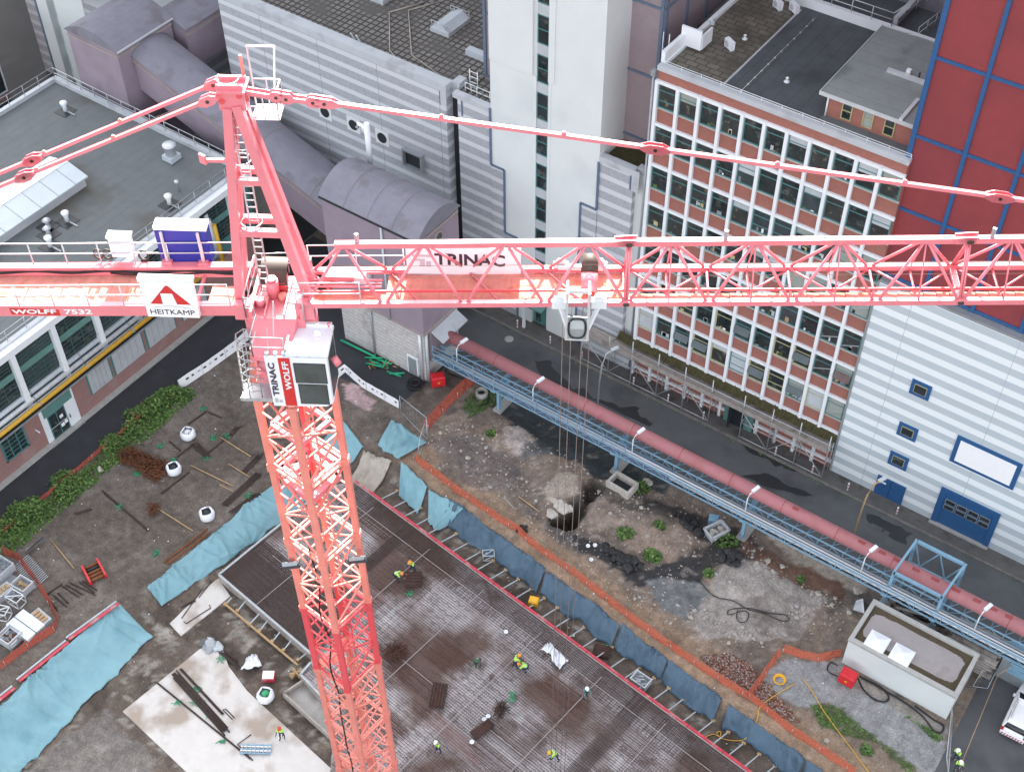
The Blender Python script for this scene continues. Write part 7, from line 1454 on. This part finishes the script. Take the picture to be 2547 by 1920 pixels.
# timber stack behind the kiosk
t = thing('timber_stack', 'tall stack of weathered grey boards behind the white kiosk', 'timber stack', (-3.6, 65.0, 0))
m_ = MB()
for l_ in range(7):
    for i in range(6): m_.box(-6.2+q.uniform(-.2, .2), 62.9+i*.42, .1+l_*.3, -2.6+q.uniform(-.25, .3), 63.25+i*.42, .33+l_*.3, 'board_grey')
m_.build('board', t); m_ = MB()
for x in (-5.6, -3.2): m_.box(x, 62.8, 0, x+.15, 65.6, .1, 'timber')
m_.build('bearer', t)
t = thing('timber_stack', 'lower messy heap of old boards under the portal frame', 'timber stack', (-9.2, 64, 0)); m_ = MB()
for i in range(40): x, y = q.uniform(-10.8, -7.8), q.uniform(63.0, 65.8); a = q.uniform(-.5, .5); m_.beam((x-1*math.cos(a), y-1*math.sin(a), q.uniform(.1, 1.2)), (x+1*math.cos(a), y+1*math.sin(a), q.uniform(.1, 1.2)), .25, .08, q.choice(['board_grey', 'rust_dark', 'board_grey', 'dark_gap']))
m_.build('board', t)
t = thing('meter_cabinet', 'light blue steel cabinet with louvred door at the right edge by the car park', 'cabinet', (-1.4, 64.4, 0)); m_ = MB(); m_.box(-2.3, 63.6, 0, .2, 65.2, 2.6, 'metal_grey').box(-2.35, 63.55, 2.6, .25, 65.25, 2.7, 'sky_blue_steel').box(-.1, 63.52, 0, .05, 63.6, 2.6, 'sky_blue_steel'); m_.build('housing', t); m_ = MB()
for i in range(5): m_.box(-1.7, 63.5, 1.2+i*.25, -.4, 63.58, 1.38+i*.25, 'sky_blue_steel')
m_.build('louvre', t)
# ------------------------------------------------------------------ plants
def leaves(m_, c, r, n_, q_, hgt=.6, size=.14):
    for i in range(n_):
        u_, v_ = q_.uniform(0, 6.28), q_.random()**.5; rr = r*v_; z = hgt*(1-v_**2)*q_.uniform(.35, 1.1); p = Vector((c[0]+rr*math.cos(u_)*1.1, c[1]+rr*math.sin(u_), c[2]+z)); a = q_.uniform(0, 6.28); t_ = q_.uniform(-.7, .7); s_ = size*q_.uniform(.6, 1.3)
        d = Vector((math.cos(a), math.sin(a), t_))*s_; e = Vector((-math.sin(a), math.cos(a), q_.uniform(-.5, .5)))*s_*.45
        m_.add([p-d*.2, p+d*.4+e, p+d, p+d*.4-e], [(0, 1, 2, 3)], q_.choice(['leaf_a', 'leaf_b', 'leaf_a', 'leaf_c']))
q = random.Random(31)
for c, x, y, r_, n_, hh, lab in (('Q', 1500, 500, 1.3, 900, .8, 'green bush at the end of the white banner barrier'), ('Q', 1280, 590, 1.4, 1000, .9, 'largest green bush between access road and bags'), ('Q', 1200, 660, 1.0, 600, .7, 'green bush below the largest one on the road edge'), ('Q', 1130, 800, 1.2, 500, .6, 'low green bush in the middle of the verge'), ('Q', 960, 940, 1.2, 550, .6, 'bright green bush beside the orange road net'), ('Q', 540, 1280, 1.7, 800, .7, 'dark green bush on the lower verge'), ('Q', 290, 1500, 1.8, 1000, .9, 'bright green bush near the left picture edge'), ('Q', 90, 1610, 1.5, 700, .7, 'green bush cut by the left picture edge')):
    p = atg(c, x, y); t = thing('bush', lab, 'bush', p); m_ = MB()
    for j in range(7): leaves(m_, p+Vector((q.uniform(-r_, r_)*.6, q.uniform(-r_, r_)*.6, 0)), r_*.6, n_//7, q, hh*q.uniform(.7, 1.2), .2)
    m_.build('foliage', t); m_ = MB()
    for j in range(6): a = q.uniform(0, 6.28); m_.path([p, p+Vector((.3*math.cos(a), .3*math.sin(a), .3)), p+Vector((.7*math.cos(a), .7*math.sin(a), .5))], .02, 'timber', 4)
    m_.build('stem', t)
for c, x, y, r_, lab in (('B', 1230, 80, .7, 'weed clump right of the tar heap, upper left one'), ('B', 1405, 220, .65, 'weed clump at the lower edge of the brown mound'), ('B', 1450, 20, .45, 'weed clump on top of the brown mound'), ('B', 1780, 340, .35, 'small weed by the black tar and pale slab'), ('D', 285, 130, .9, 'leafy weed clump below the scrap skip'), ('A', 2045, 1290, .7, 'bright weed clump right of the shaft box'), ('A', 770, 830, .35, 'small weed near the pink stone mound'), ('W', 50, 1360, .6, 'weed clump on the mound left of the skip'), ('D', 1190, 1480, .4, 'small weed on the soil by the yellow hose'), ('D', 760, 375, .25, 'tiny weed on the brown strip')):
    p = atg(c, x, y); m_ = MB(); leaves(m_, p, r_, int(280*r_), q, .5, .2); solo(m_, 'weed', lab, 'weed')
m_ = MB()
def scatter(poly, n_, s_):
    X = [p[0] for p in poly]; Y = [p[1] for p in poly]; k_ = 0
    while k_ < n_:
        x, y = q.uniform(min(X), max(X)), q.uniform(min(Y), max(Y))
        if pip(x, y, poly) and look(F13, x, y) > q.uniform(-.25, .12): leaves(m_, (x, y, hz(x, y)), .12, 2, q, .12, s_); k_ += 1
for g_ in GRASS: scatter([p[:2] for p in g_], 400, .11)
scatter([(-71.4, 27), (-69.5, 28), (-69.6, 50), (-71.4, 50)], 2600, .16); scatter([(-63, 72.3), (8, 72.3), (8, 72.62), (-63, 72.62)], 260, .1); scatter([tuple(p)[:2] for p in (at('D', 1330, 1150), at('D', 1420, 1230), at('D', 1690, 1400), at('D', 1640, 1420))], 160, .1)
solo(m_, 'grass', 'rough grass and weeds along verges and on the open soil', 'grass', kind='stuff')
m_ = MB(); p = at('E', 235, 150, .2)
for i in range(8): m_.beam(p+Vector((-.2+.05*i, -.8, .1+.03*i)), p+Vector((.3-.02*i, .8, .12+.03*i)), .12, .04, 'dark_gap' if i % 2 else 'metal_grey')
solo(m_, 'steel_scrap', 'dark steel scrap bundle on pink gravel by the grass corner', 'scrap')
# manhole, long white panel on the road, car
p = at('A', 920, 12); m_ = MB(); m_.lathe((p.x, p.y, .0), [(.42, 0), (.42, .03), (.3, .035)], 'concrete', 18); solo(m_, 'manhole_cover', 'round pale manhole cover in the road by the tower', 'manhole')
m_ = MB(); a, d = at('W', 200, 735, .1), at('W', 335, 805, .1); m_.beam((a.x, a.y, .12), (d.x, d.y, .12), .3, .2, 'white_plastic'); solo(m_, 'white_beam', 'long white beam lying on the road behind the pink pipe', 'beam')
# ------------------------------------------------------------------ people
def skin_mesh(J, E, name):
    me = bpy.data.meshes.new(name); me.from_pydata([j[0] for j in J], E, []); o = bpy.data.objects.new('t', me); COL.objects.link(o)
    m_ = o.modifiers.new('s', 'SKIN'); m_.use_smooth_shade = True
    if not me.skin_vertices: bpy.context.view_layer.objects.active = o
    sv = me.skin_vertices[0].data
    for i, j in enumerate(J): sv[i].radius = (j[1], j[1]); sv[i].use_root = (i == 0)
    ss = o.modifiers.new('ss', 'SUBSURF'); ss.levels = ss.render_levels = 1
    bpy.context.view_layer.update(); out = bpy.data.meshes.new_from_object(o.evaluated_get(bpy.context.evaluated_depsgraph_get())); bpy.data.objects.remove(o); out.name = name; return out
def person(p, rz, label, lean=0.1, crouch=0.0, vest='hi_vis', helmet='hi_orange', arms=(.3, .3), stride=.06, legs='navy_cloth', turn=0.0):
    t = thing('person', label, 'person', p, rz, 'construction workers', local=True)
    sn, cs = math.sin(lean), math.cos(lean); hip = .93-.38*crouch; back = -.16*crouch-.22*max(0, lean-.4)
    def T(x, y, z): return (x, back+y*cs+z*sn, hip+z*cs-y*sn)      # torso space, z up the spine
    J = [((0, back, hip), .13), (T(0, 0, .28), .125), (T(0, 0, .46), .13), (T(0, .01, .57), .055), (T(0, .03, .68), .085), (T(0, .02, .78), .075), (T(0, .125, .665), .018)]
    E = [(0, 1), (1, 2), (2, 3), (3, 4), (4, 5), (4, 6)]; reg = ['l', 'b', 'b', 'h', 'h', 'h', 'h']
    def add(pos, r, par, g): J.append((pos, r)); E.append((par, len(J)-1)); reg.append(g); return len(J)-1
    for s in (-1, 1):
        e_ = add(T(s*.075, .03, .68), .022, 4, 'h')
        h = add((s*.1, back, hip-.05), .105, 0, 'l'); st = s*stride
        kn = add((s*.12, st+.14*min(1, crouch*2.2)+back*.2, .5-.06*crouch), .07, h, 'l'); an = add((s*.13, st*1.6-.04-.1*crouch, .1), .048, kn, 'l'); add((s*.15, st*1.6+.16-.08*crouch, .045), .042, an, 'f')
        sh = add(T(s*.19, 0, .47), .062, 2, 'a'); a = arms[0 if s < 0 else 1]+lean*.9
        d1 = Vector((s*.12, math.sin(a*.6), -math.cos(a*.6))).normalized(); P1 = Vector(T(s*.19, 0, .47)); P2 = P1+d1*.28; d2 = Vector((-s*.05, math.sin(a*1.3), -math.cos(a*1.3))).normalized(); P3 = P2+d2*.25
        el = add(P2, .046, sh, 'a'); wr = add(P3, .032, el, 'a'); pm = add(P3+d2*.075, .034, wr, 'k')
        sd = d2.cross(Vector((s, 0, 0))).normalized()
        for i, L in enumerate((.075, .085, .08, .062)):
            b0 = P3+d2*.11+sd*((i-1.5)*.02); f1 = add(b0, .010, pm, 'k'); f2 = add(b0+d2*L*.6+Vector((-s*.012, 0, 0)), .009, f1, 'k'); add(b0+d2*L+Vector((-s*.03, 0, 0)), .008, f2, 'k')
        th = add(P3+d2*.05+sd*.045, .011, pm, 'k'); add(P3+d2*.095+sd*.065+Vector((-s*.015, 0, 0)), .009, th, 'k')
    me = skin_mesh(J, E, 'person_body')
    for k in (legs, 'skin', vest if vest != 'hi_vis' else 'navy_cloth', 'black_rubber'): me.materials.append(MATS[k])
    ix = {'l': 0, 'b': 2, 'a': 2, 'h': 1, 'k': 1, 'f': 3}
    jv = np.array([tuple(j[0]) for j in J]); 
    for f in me.polygons: f.material_index = ix[reg[int(np.argmin(((jv-np.array(f.center))**2).sum(1)))]]; f.use_smooth = True
    o = bpy.data.objects.new('body', me); COL.objects.link(o); o.parent = t
    # jacket
    JJ = [(T(0, 0, .02), .165), (T(0, 0, .26), .155), (T(0, 0, .44), .155)]; EE = [(0, 1), (1, 2)]
    for s in (-1, 1):
        JJ.append((T(s*.19, 0, .47), .085)); EE.append((2, len(JJ)-1)); a = arms[0 if s < 0 else 1]+lean*.9
        JJ.append((Vector(T(s*.19, 0, .47))+Vector((s*.12, math.sin(a*.6), -math.cos(a*.6))).normalized()*.26, .065)); EE.append((len(JJ)-2, len(JJ)-1))
    me = skin_mesh(JJ, EE, 'jacket'); me.materials.append(MATS[vest]); me.materials.append(MATS['pale_blind']); me.polygons.foreach_set('use_smooth', [True]*len(me.polygons))
    pv = Vector((0, back, hip)); ax = Vector((0, sn, cs))
    for f in me.polygons:
        hgt = (f.center-pv).dot(ax)
        if .1 < hgt < .15 or .26 < hgt < .31: f.material_index = 1
    o = bpy.data.objects.new('jacket', me); COL.objects.link(o); o.parent = t
    m_ = MB(); c = Vector(T(0, .03, .735)); R = Matrix.Rotation(-lean, 3, 'X'); prof = [(.15, 0), (.148, .05), (.12, .1), (.06, .135), (.01, .14)]; m_.lathe((0, 0, 0), prof, helmet, 16); m_.add([(-.1, .1, .005), (.1, .1, .005), (.07, .2, -.01), (-.07, .2, -.01), (-.1, .1, .02), (.1, .1, .02), (.07, .2, .005), (-.07, .2, .005)], [(3, 2, 1, 0), (4, 5, 6, 7), (0, 1, 5, 4), (1, 2, 6, 5), (2, 3, 7, 6), (3, 0, 4, 7)], helmet)
    m_.v = [tuple(R @ Vector(v)+c) for v in m_.v]; m_.build('helmet', t); return t
zs_ = ZS+.03
person(at('B', 240, 960, zs_), rad(200), 'bending worker in dark green striped jacket on the rebar', 1.0, .3, 'dark_green_cloth', 'dark_gap', (.2, .5))
person(at('B', 487, 968, zs_), rad(-40), 'worker in orange helmet and hi-vis vest bending towards a crouching colleague', .45, .1, 'hi_vis', 'hi_orange', (.7, .7))
person(at('B', 548, 992, zs_), rad(120), 'crouching worker in yellow hi-vis jacket facing his colleague', 1.05, .75, 'hi_vis', 'hi_orange', (.3, .5))
person(at('B', 957, 1165, zs_), rad(230), 'worker in white hi-vis shirt and orange helmet nearest the red formwork', .3, .05, 'sea_green', 'hi_orange', (.7, .5)).children[1].data.materials.__setitem__(0, MATS['white_plastic'])
person(at('B', 755, 1590, zs_), rad(140), 'bending worker in yellow vest and helmet at the bottom of the slab', .8, .1, 'hi_vis', 'yellow_plastic', (.2, .3), .14)
person(at('G', 1310, 385, zs_), rad(-75), 'bending worker left of the square bar stack', 1.1, .15, 'hi_vis', 'hi_orange', (.3, .3), .12)
person(at('G', 1418, 325, zs_), rad(190), 'worker standing behind the square bar stack', .35, .05, 'hi_vis', 'hi_orange', (.5, .6))
person(at('G', 545, 1440, zb_), rad(205), 'worker in red helmet standing on the pale slab', .15, 0, 'hi_vis', 'helmet_red', (.4, .9))
person(at('G', 1588, 1535, zs_), rad(170), 'worker in white helmet standing right of the mast near the bottom edge', .15, 0, 'hi_vis', 'helmet_white', (.3, .3))
person(at('D', 1765, 1540, .02), rad(160), 'worker in white helmet beside the fence, the upper one of two', .25, 0, 'hi_vis', 'helmet_white', (.6, .4))
person(at('D', 1770, 1605, .02), rad(200), 'worker in white helmet beside the fence, the lower one of two', .3, 0, 'hi_vis', 'helmet_white', (.5, .4))
# ------------------------------------------------------------------ parked car at the right edge
t = thing('parked_car', 'white estate car with hatched rear bumper parked at the right edge', 'car', (.5, 61.5, .012), rad(2), local=True)
def loft(secs, k, mb): 
    P = []
    for y, prof in secs: P.append([(x, y, z) for x, z in prof])
    mb.grid(P, k); n_ = len(P[0]); o = len(mb.v)-len(P)*n_
    for a in (0, len(P)-1): mb.f.append([o+a*n_+j for j in range(n_)]); mb.m.append(mb.mi(k)); mb.sm.append(False)
def sec(w_, z0, z1, r=.12): return [(-w_+r*.3, z0), (-w_, z0+r), (-w_, z1-r), (-w_+r*.6, z1), (w_-r*.6, z1), (w_, z1-r), (w_, z0+r), (w_-r*.3, z0)]
m_ = MB(); loft([(-2.3, sec(.80, .42, .78)), (-2.25, sec(.88, .3, .95)), (-1.2, sec(.91, .25, 1.0)), (.9, sec(.91, .25, .98)), (1.9, sec(.86, .28, .86)), (2.28, sec(.74, .36, .7))], 'car_white', m_); body = m_.build('body', t)
m_ = MB(); loft([(-2.12, sec(.80, .9, 1.02, .03)), (-1.85, sec(.72, .95, 1.46, .08)), (-.4, sec(.72, .95, 1.52, .08)), (.35, sec(.70, .95, 1.47, .08)), (1.15, sec(.76, .9, .99, .03))], 'car_glass', m_); m_.build('windows', t)
m_ = MB(); loft([(-1.95, sec(.68, 1.40, 1.47, .03)), (-1.6, sec(.70, 1.44, 1.545, .04)), (-.4, sec(.70, 1.46, 1.575, .04)), (.3, sec(.67, 1.42, 1.52, .04))], 'car_white', m_)
for x in (-.62, .62): m_.beam((x, -1.6, 1.6), (x, .1, 1.6), .04, .05, 'metal_grey')
for sx in (-1, 1):
    for a, d in (((.80, -2.08, .98), (.68, -1.88, 1.45)), ((.745, -.9, .98), (.70, -.85, 1.5)), ((.76, 1.05, .98), (.68, .35, 1.47))): m_.beam((sx*a[0], a[1], a[2]), (sx*d[0], d[1], d[2]), .1, .1, 'car_white')
m_.build('roof', t)
for sx in (-1, 1):
    m_ = MB(); m_.box(sx*.72, -2.3, .75, sx*.9, -2.16, 1.0, 'car_lamp'); m_.build('tail_light', t); m_ = MB(); m_.box(sx*.9, .55, .95, sx*1.06, .75, 1.1, 'car_white'); m_.build('mirror', t)
    for y in (-1.35, 1.4):
        m_ = MB(); m_.tube((sx*.72, y, .33), (sx*.92, y, .33), .33, 'black_rubber', 20); w_ = m_.build('wheel', t); m_ = MB(); m_.tube((sx*.9, y, .33), (sx*.935, y, .33), .2, 'metal_light', 12); m_.build('rim', w_)
m_ = MB(); m_.box(-.84, -2.36, .38, .84, -2.24, .66, 'car_white')
for i in range(8): m_.add([(-.8+i*.2, -2.364, .4), (-.7+i*.2, -2.364, .4), (-.62+i*.2, -2.364, .64), (-.72+i*.2, -2.364, .64)], [(0, 1, 2, 3)], 'signal_red')
m_.build('bumper', t); m_ = MB(); m_.box(-.26, -2.32, .72, .26, -2.27, .83, 'sign_white'); m_.build('number_plate', t)
for o in list(bpy.data.objects):
    for k in ('_w', '_loc'):
        if k in o: del o[k]
